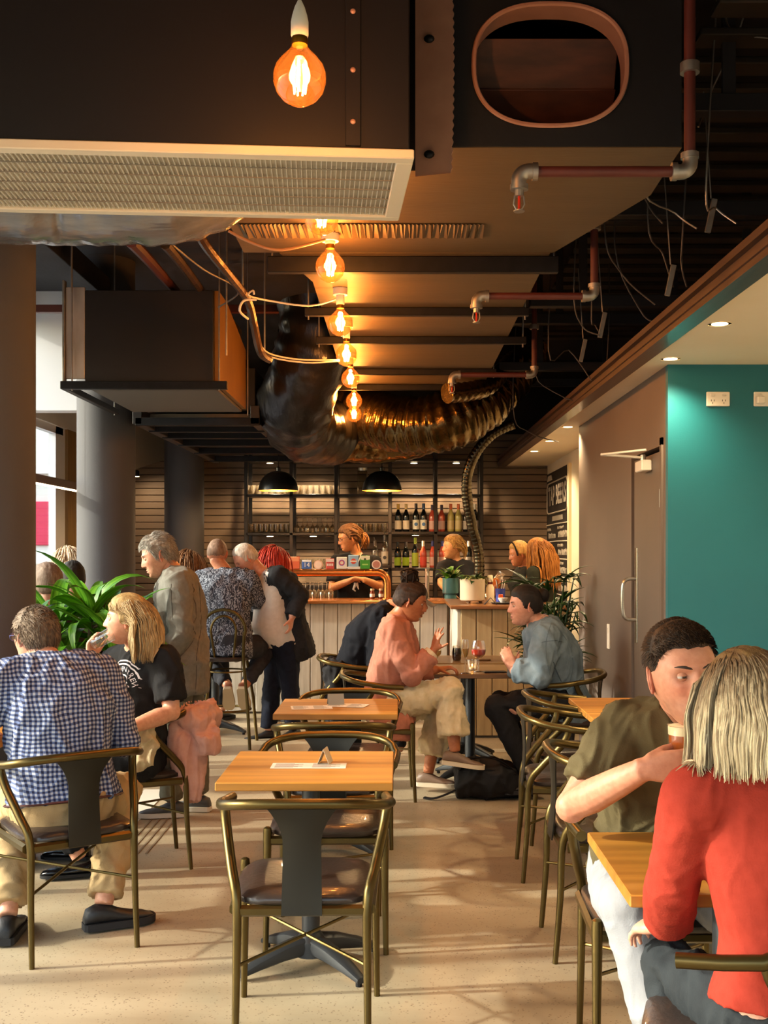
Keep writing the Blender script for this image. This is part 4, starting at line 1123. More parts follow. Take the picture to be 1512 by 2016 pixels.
TB = {}
def table(name, label, x, y, w, d, h=.75, rz=0, topm=None, arms=.29, deg0=40):
    t = thing(name, label, 'table', (x, y, 0), R(rz))
    MB().cbox(-w / 2, w / 2, -d / 2, d / 2, h - .03, h, .003).build('table_top', topm or M_oak, t)
    MB().cbox(-.13, .13, -.13, .13, h - .045, h - .03, .004).build('mounting_plate', M_base, t)
    MB().lathe([(.034, .08), (.034, h - .045)], 18).build('column', M_base, t)
    if 'b' not in TB:
        TB['b'] = 1
    bs = MB().lathe([(.062, .045), (.06, .10), (.04, .125), (.036, .13)], 18)
    bo = bs.build('base_hub', M_base, t)
    for k in range(4):
        a = R(deg0 + (k * 90) + (10 if k % 2 else 0))
        Mx = Matrix.Rotation(a, 4, 'Z')
        secs = []
        for r_, z_, hh, ww in ((.03, .085, .036, .040), (.12, .074, .030, .036), (.22, .048, .020, .028), (arms, .024, .011, .020)):
            secs.append((Mx @ Vector((r_, 0, z_)), Mx @ Vector((0, ww, 0)), Vector((0, 0, hh))))
        f = MB().sweep(secs, 12, 3.0).build('base_arm', M_base, t)
        MB().lathe([(.012, 0), (.012, .014)], 10, Mx @ Vector((arms - .015, 0, 0))).build('glide', M_black, f)
    return t
table('cafe_table', 'front oak cafe table with one menu and a tent card', -.33, 4.195, .62, .62, deg0=33)
table('cafe_table', 'second oak cafe table with two loose papers', -.315, 5.83, .62, .58, deg0=38)
table('cafe_table', 'oak table between the olive T-shirt and the red top', .85, 2.905, .62, .59)
table('cafe_table', 'far oak table of the right row beside the taupe wall', 1.185, 5.86, .50, .60)
table('cafe_table', 'oak table of the right row hidden mostly behind the olive T-shirt', 1.185, 5.24, .50, .60)
table('cafe_table', 'oak table of the right row directly behind the olive T-shirt', 1.245, 4.42, .58, .60)
M_oakd = mat('brown_oak', '#7d5a30', 0.4, color2='#67481f', scale=3, stretch=(.5, 7, 7), detail=6, coat=.2)
table('cafe_table', 'brown table with drinks between the salmon jacket and the denim jacket', .49, 7.68, .80, .64, topm=M_oakd)
table('cafe_table', 'brown table just behind the one with the red drink', .50, 8.40, .80, .60, topm=M_oakd)
table('cafe_table', 'table at the left edge between the checked shirt and the printed T-shirt', -2.02, 5.05, .66, .66)
table('bar_table', 'tall bar table at the stool of the person in the leaf print shirt', -1.58, 9.62, .62, .62, 1.06, deg0=-20)

# papers and tent cards
M_paper = mat('menu_paper', '#ebe5da', .8)
M_ink = mat('grey_print', '#8d877e', .8)
def paper(label, c, w, d, rz, z=.7505):
    t = thing('menu_sheet', label, 'menu', (c[0], c[1], z), R(rz))
    MB().box(-w / 2, w / 2, -d / 2, d / 2, 0, .0012).build('sheet', M_paper, t)
    b = MB()
    for i in range(7):
        for s in (0, 1):
            b.box(-w * .45 + s * w * .5, -w * .45 + s * w * .5 + w * (.25 + .12 * ((i * 7 + s * 3) % 3) / 2), -d * .38 + i * d * .12, -d * .38 + i * d * .12 + d * .045, .0012, .0016)
    tag(b.build('print_lines', M_ink, t), None, None, None, 'stuff')
    return t
def tent(label, c, w, h, rz, z=.7505, m=None):
    t = thing('table_card', label, 'table card', (c[0], c[1], z), R(rz))
    sl = .42 * h
    for s in (-1, 1):
        MB().add([(-w / 2, s * sl, 0), (w / 2, s * sl, 0), (w / 2, s * .001, h), (-w / 2, s * .001, h), (-w / 2, s * (sl - .002), 0), (w / 2, s * (sl - .002), 0), (w / 2, 0, h - .002), (-w / 2, 0, h - .002)],
                 [(0, 1, 2, 3), (7, 6, 5, 4), (0, 4, 5, 1), (1, 5, 6, 2), (3, 2, 6, 7), (0, 3, 7, 4)]).build('card_face', m or mat('grey_card', '#8f8f88', .5), t)
    return t
def on_table(px, py, z=.75):
    Y = (H - z) * F / (py - CY); return Vector(((px - CX) * Y / F, Y))
a = on_table(608, 1508); paper('single printed menu sheet on the front table', a, .28, .105, 0)
a = on_table(640, 1502); tent('pale tent card standing on the front table menu', a, .075, .055, 82, .752, mat('cream_card', '#cfc4ae', .6))
a = on_table(640, 1393); paper('left of two white papers on the second table', (a.x - .07, a.y), .21, .13, 8)
a = on_table(672, 1390); paper('right of two white papers on the second table', (a.x + .03, a.y + .01), .21, .13, -14, .7522)
a = on_table(661, 1388); tent('grey tent card on the papers of the second table', a, .085, .055, 12, .754)
# transparent sign holder beside the olive man's shoulder
t = thing('acrylic_sign_holder', 'clear acrylic card holder behind the olive T-shirt shoulder', 'sign holder', (1.17, 4.30, .75), R(20))
MB().cbox(-.05, .05, -.002, .002, 0, .15, .001).add([(-.05, 0, 0), (.05, 0, 0), (.05, .05, 0), (-.05, .05, 0)], [(0, 1, 2, 3)]).build('panel', glassy('acrylic', '#e8f0ee', .2, .05, .7), t)

# drinks on the women's table
def stem_glass(name, label, loc, drink, h=.19, r=.042, fill=.6, flute=False):
    t = thing(name, label, 'glass', loc)
    if flute: prof = [(.032, 0), (.030, .004), (.004, .01), (.0035, .09), (.012, .105), (.024, .14), (.026, .18), (.021, .225)]
    else: prof = [(.035, 0), (.033, .004), (.005, .01), (.004, h * .42), (r * .45, h * .46), (r * .9, h * .56), (r, h * .68), (r * .92, h * .85), (r * .74, h)]
    MB().lathe(prof, 20, cap1=False).build('glass_body', M_glass, t)
    if flute: dp = [(.003, .107), (.0115, .110), (.022, .14), (.0235, .165)]
    else: dp = [(.003, h * .455), (r * .42, h * .47), (r * .86, h * .565), (r * .95, h * .67), (r * .93, h * .72)]
    MB().lathe(dp, 20).build('drink', drink, t)
    return t
M_spritz = mat('red_spritz', '#d63a1c', .1, emis=None)
M_champ = mat('champagne', '#c9a860', .1)
M_stout = mat('stout', '#140b07', .1)
stem_glass('spritz_glass', 'stemmed glass of red spritz on the table beside the denim jacket', (.535, 7.50, .75), M_spritz, .21, .05)
stem_glass('champagne_flute', 'champagne flute standing left of the red spritz', (.44, 7.40, .75), M_champ, flute=True)
stem_glass('wine_glass', 'nearly empty wine glass beside the raised hand', (.26, 7.75, .75), M_champ, .17, .036)
t = thing('stout_glass', 'small dark stout glass on the table behind', 'glass', (.43, 8.28, .75))
MB().lathe([(.028, 0), (.034, .02), (.036, .06), (.03, .11)], 18, cap1=False).build('glass_body', M_glass, t)
MB().lathe([(.026, .004), (.032, .02), (.034, .06), (.029, .095)], 18).build('drink', M_stout, t)
t = thing('tea_light', 'glass tea light holder between the flute and the spritz', 'candle', (.50, 7.62, .75))
MB().lathe([(.025, 0), (.03, .01), (.034, .05), (.036, .07)], 16, cap1=False).build('holder', M_glass, t)
MB().lathe([(.018, .004), (.018, .02)], 12).build('wax', M_plastic, t)
MB().ell((0, 0, .033), (.004, .004, .010), nu=8, nv=6).build('flame', emit('flame', '#ffb050', 30), t)
t = thing('phone', 'black phone lying on the table beside the denim jacket', 'phone', (.64, 7.46, .75), R(8))
MB().cbox(-.075, .075, -.038, .038, 0, .009, .003).build('phone_body', M_black, t)
t = thing('serving_board', 'small wooden board on the table behind the drinks', 'board', (.47, 8.30, .75))
t.location.x += .12
MB().cbox(-.09, .09, -.05, .05, 0, .015, .004).build('board', M_oakd, t)

# bar stool of the man in the leaf print shirt
t = thing('bar_stool', 'tall bronze hoop back bar stool under the person in the leaf print shirt', 'bar stool', (-1.385, 9.0, 0))
zs = .72
MB().lathe([(.17, zs - .035), (.185, zs - .03), (.19, zs - .01), (.18, zs), (.05, zs + .003)], 28).build('seat', M_leather, t)
for sx_, sy_ in ((-1, -1), (1, -1)):
    MB().tube(smooth_path([(sx_ * .215, -.22, 0), (sx_ * .19, -.18, .36), (sx_ * .155, -.15, .72), (sx_ * .165, -.165, .92)], 4), [.013] * 13, 10).build('leg', M_bronze, t)
for sx_ in (-1, 1):
    MB().tube([(sx_ * .215, .22, 0), (sx_ * .19, .18, .36), (sx_ * .14, .13, .70)], .013, 10).build('leg', M_bronze, t)
hp_ = [(-.165, -.165, .90)] + [(.175 * math.cos(a), -.175, .93 + .17 * math.sin(a)) for a in [R(180 - k * 15) for k in range(13)]] + [(.165, -.165, .90)]
MB().tube(hp_, .013, 10).build('back_hoop', M_bronze, t)
hp2 = [(-.075, -.14, zs)] + [(.10 * math.cos(a), -.17, .93 + .12 * math.sin(a)) for a in [R(180 - k * 18) for k in range(11)]] + [(.075, -.14, zs)]
MB().tube(hp2, .010, 8).build('inner_hoop', M_bronze, t)
MB().tube([(.19 * math.cos(a), .19 * math.sin(a), .29) for a in [2 * PI * k / 32 for k in range(32)]], .010, 8, closed=True).build('foot_ring', M_bronze, t)
MB().tube([(.15 * math.cos(a), .15 * math.sin(a), .60) for a in [2 * PI * k / 32 for k in range(32)]], .007, 8, closed=True).build('upper_ring', M_bronze, t)
# ================================================================ people: builders
def rgb(h): return lin(h)[:3]
def remesh(mb, vox, smooth=2, name='tmp'):
    me = mb.mesh(name)
    bm = bmesh.new(); bm.from_mesh(me); bmesh.ops.recalc_face_normals(bm, faces=bm.faces); bm.to_mesh(me); bm.free()
    ob = bpy.data.objects.new(name, me); COL.objects.link(ob)
    m = ob.modifiers.new('r', 'REMESH'); m.mode = 'VOXEL'; m.voxel_size = vox; m.use_smooth_shade = True
    if smooth:
        s = ob.modifiers.new('s', 'SMOOTH'); s.factor = .5; s.iterations = smooth
    dg = bpy.context.evaluated_depsgraph_get()
    out = bpy.data.meshes.new_from_object(ob.evaluated_get(dg))
    bpy.data.objects.remove(ob); bpy.data.meshes.remove(me)
    return out
def nvec(p):
    return Vector((noise.noise(p + Vector((11.3, 0, 0))), noise.noise(p + Vector((0, 27.1, 0))), noise.noise(p + Vector((0, 0, 41.7)))))
def wrinkle(me, amp, scale=9, st=(1, 1, .55), seed=0):
    if not amp: return
    n = len(me.vertices)
    co = np.empty(n * 3); me.vertices.foreach_get('co', co)
    no = np.empty(n * 3); me.vertices.foreach_get('normal', no)
    co = co.reshape(-1, 3); no = no.reshape(-1, 3)
    d = np.empty(n)
    off = Vector((seed * 3.1, seed * 1.7, seed))
    for i in range(n):
        p = Vector((co[i, 0] * st[0], co[i, 1] * st[1], co[i, 2] * st[2])) * scale + off
        w = nvec(p * .5)
        p = p + w * .7
        a = noise.noise(p); b = noise.noise(p * 2.1 + Vector((5, 2, 1))); c = noise.noise(p * 4.3)
        d[i] = max(0, 1 - abs(a) * 3.2) ** 1.6 * 1.7 + max(0, 1 - abs(b) * 3.4) ** 1.6 * .9 + c * .15 - .35 + a * .5
    co += no * (d * amp * 1.5)[:, None]
    me.vertices.foreach_set('co', co.ravel()); me.update()

ZL = [(.11, .066), (.075, .062), (.055, .055), (.040, .030), (.026, -.012), (.008, -.018), (-.012, -.008), (-.030, -.050), (-.11, -.062)]
def zline(y, recede=0):
    for (y0, z0), (y1, z1) in zip(ZL, ZL[1:]):
        if y >= y1: 
            t = (y - y1) / (y0 - y1); return lerp(z1, z0, min(1, max(0, t))) + (recede if y > .03 else 0)
    return ZL[-1][1]
def g2(a, b, sa, sb): return math.exp(-(a / sa) ** 2 - (b / sb) ** 2)
def head_shape(nu, nv, o):
    """head surface in local metres: x right, y forward, z up, chin at -.115, crown at +.115"""
    P = []
    jaw = o.get('jaw', 1.0); nose = o.get('nose', 1.0); fem = o.get('fem', 0)
    for j in range(nv + 1):
        ph = -PI / 2 + PI * j / nv
        for i in range(nu):
            th = 2 * PI * i / nu
            x = math.cos(ph) * math.cos(th); y = math.cos(ph) * math.sin(th); z = math.sin(ph)
            # fuller than a sphere
            q = (abs(x) ** 2.3 + abs(y) ** 2.3 + abs(z) ** 2.3) ** (1 / 2.3)
            x, y, z = x / q, y / q, z / q
            Z = z * .117
            low = sstep(0.01, -.112, Z)
            X = x * .0765 * (1 - .34 * low * (1 + .12 * fem) / max(.8, jaw)) * (1 - .05 * sstep(.03, .11, Z))
            Y = y * (.097 if y < 0 else .093)
            if y < 0: Y *= 1 - .45 * sstep(-.02, -.10, Z)
            Y += .030 * sstep(-.02, -.115, Z) - .004
            if y > 0: Y *= 1 - .05 * sstep(.02, .10, Z)
            f = sstep(.02, .06, Y)
            if y > 0:
                ax = abs(X)
                dy = 0
                pz = Z
                nb = sstep(.030, -.026, pz) * (1 - sstep(-.028, -.040, pz))
                dy += nose * (.004 + .020 * nb ** 1.3) * math.exp(-(X / (.0085 + .006 * nb)) ** 2) * (1 if -.045 < pz < .035 else 0)
                dy += nose * .006 * g2(ax - .013, pz + .030, .006, .007)
                dy -= .011 * g2(ax - .031, pz - .008, .015, .011)
                dy += (.006 - .003 * fem) * g2(ax - .028, pz - .030, .024, .008)
                dy += .004 * g2(ax - .044, pz + .018, .016, .016)
                dy -= .003 * g2(ax - .040, pz + .055, .014, .02)
                dy += .0055 * g2(ax, pz + .0545, .017, .0045) + .0065 * g2(ax, pz + .0655, .015, .0050) - .003 * g2(ax, pz + .060, .022, .0022)
                dy -= .005 * g2(ax, pz + .078, .018, .006)
                dy += .006 * g2(ax, pz + .097, .020, .012)
                Y += dy * min(1, f * 1.3)
            P.append(Vector((X, Y, Z)))
    F_ = []
    for j in range(nv):
        for i in range(nu):
            k = (i + 1) % nu
            F_.append((j * nu + i, j * nu + k, (j + 1) * nu + k, (j + 1) * nu + i))
    return P, F_
def head_parts(M, o, res):
    """verts, faces, colours (world)"""
    nu, nv = {0: (48, 36), 1: (80, 64), 2: (128, 110)}[res]
    P, F_ = head_shape(nu, nv, o)
    sk = Vector(rgb(o['skin'])); lip = Vector(rgb(o.get('lip', '#b0605a'))); flush = Vector(rgb(o.get('flush', '#cf7f66')))
    st = o.get('stubble', 0); stc = Vector(rgb('#6b5a50')); grey = Vector(rgb(o.get('shadow', '#8a6a58')))
    C_ = []
    for p in P:
        c = sk.copy()
        ax = abs(p.x)
        if p.y > .02:
            c = c.lerp(flush, .45 * g2(ax - .038, p.z + .022, .02, .02) + .5 * g2(ax, p.z + .027, .012, .01))
            if st: c = c.lerp(stc, st * sstep(-.035, -.06, p.z) * (1 - g2(ax, p.z + .06, .02, .01)))
            m = g2(ax, p.z + .060, .021, .0085)
            c = c.lerp(lip, min(1, sstep(.35, .6, m)))
            if o.get('mouth', 0): c = c.lerp(Vector((.05, .02, .02)), sstep(.5, .8, g2(ax, p.z + .060, .016, .0025 * o['mouth'])))
            else: c = c.lerp(lip * .35, sstep(.6, .9, g2(ax, p.z + .060, .019, .0018)))
            c = c.lerp(grey, .35 * g2(ax - .031, p.z - .006, .016, .010))
        C_.append(c)
    V = [M @ p for p in P]
    # ears
    for s in (-1, 1):
        e = MB()
        tilt = Matrix.Translation((s * .073, -.008, -.004)) @ Matrix.Rotation(R(12), 4, 'X') @ Matrix.Rotation(s * R(-34), 4, 'Z')
        e.ell((0, 0, 0), (.006, .017, .029), nu=14, nv=10)
        pts = [Vector((s * .004, .016 * math.cos(a) - .003, .028 * math.sin(a) + .002)) for a in [R(-80 + k * 20) for k in range(0, 15)]]
        e.tube(pts, [.0032 + .001 * math.sin(k / 14 * PI) for k in range(15)], 6)
        e.ell((s * .002, .002, -.026), (.005, .008, .009), nu=8, nv=6)
        b = len(V)
        V += [M @ (tilt @ v) for v in e.v]; F_ += [tuple(b + i for i in f) for f in e.f]
        C_ += [sk.lerp(flush, .45)] * len(e.v)
    # eyelids
    if res:
        for s in (-1, 1):
            lid = MB(); c = Vector((s * .031, .0715, .008))
            lr = .0128
            for (a0, a1) in ((9 - 12 * o.get('squint', 0), 85), (-85, -15 + 10 * o.get('squint', 0))):
                nn_ = 6; vs = []
                for a in range(nn_ + 1):
                    el = R(lerp(a0, a1, a / nn_))
                    for b_ in range(13):
                        az = R(-85 + 170 * b_ / 12)
                        vs.append(c + Vector((math.cos(el) * math.sin(az), math.cos(el) * math.cos(az), math.sin(el))) * lr)
                lid.add(vs, [(a * 13 + b_, a * 13 + b_ + 1, (a + 1) * 13 + b_ + 1, (a + 1) * 13 + b_) for a in range(nn_) for b_ in range(12)])
            b = len(V); V += [M @ v for v in lid.v]; F_ += [tuple(b + i for i in f) for f in lid.f]
            C_ += [sk.lerp(grey, .3)] * len(lid.v)
    return V, F_, C_
def head_matrix(pos, face, up=(0, 0, 1), scale=1.0, roll=0):
    f = Vector(face).normalized(); u = Vector(up)
    r = f.cross(u).normalized(); u = r.cross(f)
    M = Matrix((r, f, u)).transposed().to_4x4()
    return Matrix.Translation(pos) @ M @ Matrix.Rotation(R(roll), 4, 'Y') @ Matrix.Scale(scale, 4)

def colored(name, V, F_, C_, m, parent, world=True, sharp=70):
    o = base_of(parent) if world else Vector()
    me = bpy.data.meshes.new(name)
    me.from_pydata([tuple(v - o) for v in V], [], F_)
    me.polygons.foreach_set('use_smooth', [True] * len(me.polygons))
    a = me.attributes.new('Col', 'FLOAT_COLOR', 'POINT')
    arr = np.ones((len(V), 4)); arr[:, :3] = np.array([tuple(c) for c in C_])
    a.data.foreach_set('color', arr.ravel())
    me.update()
    bm = bmesh.new(); bm.from_mesh(me); bmesh.ops.recalc_face_normals(bm, faces=bm.faces); bm.to_mesh(me); bm.free()
    return link(name, me, m, parent)
M_skin = mat('skin', '#ffffff', .48, color2='#ece2de', scale=60, vcol=True, bump=.06, bscale=180)
MATS['skin'].node_tree.nodes['Principled BSDF'].inputs['Subsurface Weight'].default_value = .12
MATS['skin'].node_tree.nodes['Principled BSDF'].inputs['Subsurface Radius'].default_value = (.02, .008, .004)
M_hair = mat('hair', '#ffffff', .6, spec=.3, color2='#b8b0a8', scale=30, vcol=True, stretch=(3, 3, .5), bump=.3, bscale=120, bstretch=(3, 3, .4))
M_eye = mat('eye', '#ffffff', .12, vcol=True)

def hair_cap(M, parent, c1, c2, thick=.012, side=.005, recede=0, o=None, res=1, tex=.004, zl=None, name='hair', n_locks=0, lock_len=.03, top_boost=.0, seed=3, lock_z=-.06, jag=.005):
    """close cropped hair: a shell over the scalp with a ragged surface, plus short locks"""
    nu, nv = {0: (56, 40), 1: (96, 72), 2: (150, 110)}[res]
    P, F_ = head_shape(nu, nv, o or {})
    a, b = Vector(rgb(c1)), Vector(rgb(c2))
    T = []; V = []; C_ = []; TH = []
    rnd = random.Random(seed)
    for p in P:
        zl_ = (zl or zline)(p.y) + recede * (1 if p.y > .03 else 0)
        zl_ += jag * noise.noise(p * 55 + Vector((seed, 1, 2)))
        t = sstep(-.006, .030 if p.y > .03 else .018, p.z - zl_)
        n_ = Vector((p.x / .0765 ** 2, p.y / .097 ** 2, p.z / .117 ** 2)).normalized()
        th = lerp(side, thick + top_boost * sstep(.03, .1, p.z), sstep(.01, .07, p.z))
        nn_ = noise.noise(Vector((p.x * 130, p.y * 26, p.z * 60)) + Vector((seed, 0, 0)))
        T.append(t); TH.append(th * t)
        V.append(M @ (p + n_ * (th * t + tex * nn_ * t - .0012 * (1 - t))))
        C_.append(a.lerp(b, min(1, max(0, .5 + .6 * nn_ + .3 * noise.noise(p * 30)))))
    F2 = [f for f in F_ if min(T[i] for i in f) > .02]
    if n_locks:
        cand = [i for i in range(len(P)) if T[i] > .3 and P[i].z > lock_z]
        for k in range(n_locks):
            i = rnd.choice(cand); p = P[i]
            n_ = Vector((p.x / .0765 ** 2, p.y / .097 ** 2, p.z / .117 ** 2)).normalized()
            d = Vector((rnd.uniform(-.2, .2), .9 if p.y > 0 and p.z > .05 else -.25, -.15 if p.z > .06 else -.8)); d = (d - n_ * (d.dot(n_) - .12)).normalized()
            q = p + n_ * (TH[i] * .75)
            L_ = lock_len * rnd.uniform(.6, 1.2)
            mb = MB().tube([M @ q, M @ (q + (d + n_ * .22) * L_ * .5), M @ (q + d * L_ + n_ * .003)], [.0011, .0013, .0003], 3, cap=False)
            bb = len(V); V += mb.v; F2 += [tuple(bb + x for x in f) for f in mb.f]
            c = a.lerp(b, rnd.random()); C_ += [c] * len(mb.v)
    used = sorted({i for f in F2 for i in f}); mp = {u: k for k, u in enumerate(used)}
    return colored(name, [V[u] for u in used], [tuple(mp[i] for i in f) for f in F2], [C_[u] for u in used], M_hair, parent)

def hair_long(M, parent, n, length, c_root, c_tip, c_alt, part=.01, width=.0055, wave=.004, push=(), zl=None, seed=1, back=.15, fringe=True, off=.008, face_clear=.050, lrand=.12, seg=.018, name='hair', curl=0, grav=.30, tie=None, tuck=None, cut=None):
    rnd = random.Random(seed)
    hs = M.to_scale().x
    Mi = M.inverted()
    cr, ct, ca = Vector(rgb(c_root)), Vector(rgb(c_tip)), Vector(rgb(c_alt))
    V = []; F_ = []; C_ = []
    rad = Vector((.0765, .097, .117))
    k = 0; tries = 0
    g = Vector((0, 0, -1))
    while k < n and tries < n * 30:
        tries += 1
        u = Vector((rnd.gauss(0, 1), rnd.gauss(0, 1), rnd.gauss(0, 1) + .5)).normalized()
        p = Vector((u.x * rad.x, u.y * rad.y, u.z * rad.z))
        if p.z < (zl or zline)(p.y) + .004: continue
        k += 1
        side = 1 if p.x > part else -1
        layer = rnd.random()
        o_ = off * (.75 + .5 * layer)
        d = (M.to_3x3() @ (Vector((side * .9 if p.y > -.01 else p.x / .0765 * .5, -back + (.5 if (p.y > .05 and fringe) else 0) * .6, .25)))).normalized()
        pos = M @ (p * (1 + o_ / .1 * .6))
        L_ = length * (1 + rnd.uniform(-lrand, lrand)); tot = 0
        pts = [pos.copy()]
        ph = rnd.uniform(0, 6.28); wv = wave * rnd.uniform(.6, 1.4)
        while tot < L_:
            gg = g
            if tie is not None and tot < tie[1]:
                gg = ((tie[0] - pos).normalized() * 1.6 + g * .1)
            d = (d * (1 - grav) + gg * grav).normalized()
            pos = pos + d * seg
            q = Mi @ pos
            qn = Vector((q.x / (rad.x + o_), q.y / (rad.y + o_), q.z / (rad.z + o_)))
            if q.z < -.02: qn = Vector((q.x / (rad.x * (1 - .2 * sstep(-.02, -.1, q.z)) + o_), q.y / (rad.y + o_), min(0, q.z + .02) * 0))
            l_ = qn.length
            if l_ < 1 and q.z > -.13:
                if l_ < 1e-4: l_ = 1e-4
                q = Vector((q.x / l_, q.y / l_, q.z / l_ if q.z >= -.02 else q.z))
            if q.y > .03 and q.z < .05 and abs(q.x) < face_clear + .02 and q.z > -.14:
                q.x = math.copysign(face_clear + .02 + o_, q.x if abs(q.x) > .003 else side); q.y = min(q.y, .085)
            if tuck is not None and q.z < .045 and q.y > tuck: q.y += (tuck - q.y) * .6
            pos = M @ q
            for c, r_ in push:
                dv = pos - c
                if dv.length < r_ + o_ * .6: pos = c + dv.normalized() * (r_ + o_ * .6)
            wob = nvec(pos * 14) * wave * 2.2 * min(1, tot / .08) + M.to_3x3() @ Vector((math.sin(ph + tot * 30), math.cos(ph * 1.7 + tot * 25), 0)) * wv * .15
            pts.append(pos + wob)
            tot += seg
            if cut is not None and (Mi @ pos).z < cut + ph * .004: break
        m = len(pts)
        if m < 4: continue
        w_ = width * rnd.uniform(.7, 1.25)
        rr = [w_ * (1 if i < m - 2 else (m - i) / 3 * .8) for i in range(m)]
        mb = MB().tube(pts, rr, 4, cap=False, sy=.55)
        b = len(V); V += mb.v; F_ += [tuple(b + i for i in f) for f in mb.f]
        mixa = rnd.random()
        for i in range(m):
            t = i / (m - 1)
            c = cr.lerp(ct, sstep(.05, .45, t))
            c = c.lerp(ca, mixa ** 1.5 * .7 if t > .12 else mixa * .25)
            C_ += [c] * 4
    return colored(name, V, F_, C_, M_hair, parent)

def hand(mb, w, d, pn, thumb=1, curl=25, spread=4, size=1.0, tcurl=15, fold=(1, 1, 1, 1), tdir=None):
    """palm, four fingers, thumb; d towards the fingers, pn out of the palm, thumb = side sign along d x pn"""
    d = Vector(d).normalized(); pn = Vector(pn); pn = (pn - d * pn.dot(d)).normalized()
    lat = d.cross(pn) * thumb
    S = size
    mb.sweep([(w - d * .02 * S, lat * .026 * S, pn * .019 * S), (w + d * .012 * S, lat * .030 * S, pn * .019 * S), (w + d * .05 * S, lat * .040 * S, pn * .0165 * S), (w + d * .086 * S, lat * .040 * S, pn * .013 * S), (w + d * .096 * S, lat * .036 * S, pn * .008 * S)], 16, 2.6)
    for i, (o, L_, r_) in enumerate(((.030, .072, .0090), (.010, .080, .0092), (-.010, .075, .0088), (-.029, .058, .0078))):
        base = w + d * (.088 - .004 * abs(i - 1)) * S + lat * o * S
        ang = R(spread) * (1.5 - i)
        dd = (d * math.cos(ang) + lat * math.sin(ang)).normalized()
        pts = [base - dd * .012 * S]
        p = base; pts.append(p.copy())
        a = 0
        for j, fr in enumerate((.45, .31, .24)):
            a += R(curl * fold[i] * (.75 if j == 0 else 1.0))
            p = p + (dd * math.cos(a) + pn * math.sin(a)) * L_ * fr * S
            pts.append(p.copy())
        mb.tube(pts, [r_ * S * 1.05, r_ * S, r_ * S * .98, r_ * S * .9, r_ * S * .62], 10)
        mb.ell(pts[-1], r_ * S * .72, nu=8, nv=6)
    tb = w + d * .022 * S + lat * .026 * S + pn * .004 * S
    d1 = (lat * .75 + d * .62 + pn * .35).normalized(); tc = R(tcurl)
    if tdir: d1 = (lat * tdir[0] + d * tdir[1] + pn * tdir[2]).normalized()
    p1 = tb + d1 * .042 * S
    d2 = (d1 * math.cos(tc) + (d * .8 + pn * .4 - lat * .5).normalized() * math.sin(tc)).normalized()
    p2 = p1 + d2 * .032 * S; p3 = p2 + d2 * .022 * S
    mb.tube([tb - d1 * .015 * S, tb, p1, p2, p3], [.013 * S, .014 * S, .0112 * S, .0102 * S, .0065 * S], 10)

def limb(mb, pts, rr, n=14):
    mb.tube(pts, rr, n)
    mb.ell(pts[0], rr[0], nu=12, nv=8); mb.ell(pts[-1], rr[-1], nu=12, nv=8)
def seg_pts(a, b, c, n=5):
    """a-b-c chain with extra points"""
    return [a, a.lerp(b, .33), a.lerp(b, .7), b, b.lerp(c, .3), b.lerp(c, .7), c]

def complete(J):
    """fill in joints that were not given"""
    P, C, N_ = J['P'], J['C'], J['N']
    f = Vector((J['f'][0], J['f'][1], 0)).normalized()
    r = Vector((f.y, -f.x, 0))
    J['r'] = r; J['fw'] = f
    hf = Vector((J.get('hf', J['f'])[0], J.get('hf', J['f'])[1], 0)).normalized(); hr = Vector((hf.y, -hf.x, 0)); J['hr'] = hr
    sw = J.get('sw', .185)
    sc = C.lerp(N_, .62)
    J.setdefault('sL', sc - r * sw); J.setdefault('sR', sc + r * sw)
    J.setdefault('hL', P - hr * .085 - Vector((0, 0, .03))); J.setdefault('hR', P + hr * .085 - Vector((0, 0, .03)))
    for s in 'LR':
        J.setdefault('e' + s, J['s' + s] + Vector((0, 0, -.28)) + (r if s == 'R' else -r) * .04 - f * .02)
        J.setdefault('w' + s, J['e' + s] + f * .20 + Vector((0, 0, -.08)))
        J.setdefault('k' + s, J['h' + s] + hf * .42 + Vector((0, 0, -.02)))
        J.setdefault('a' + s, Vector((J['k' + s].x, J['k' + s].y, .09)))
    return J
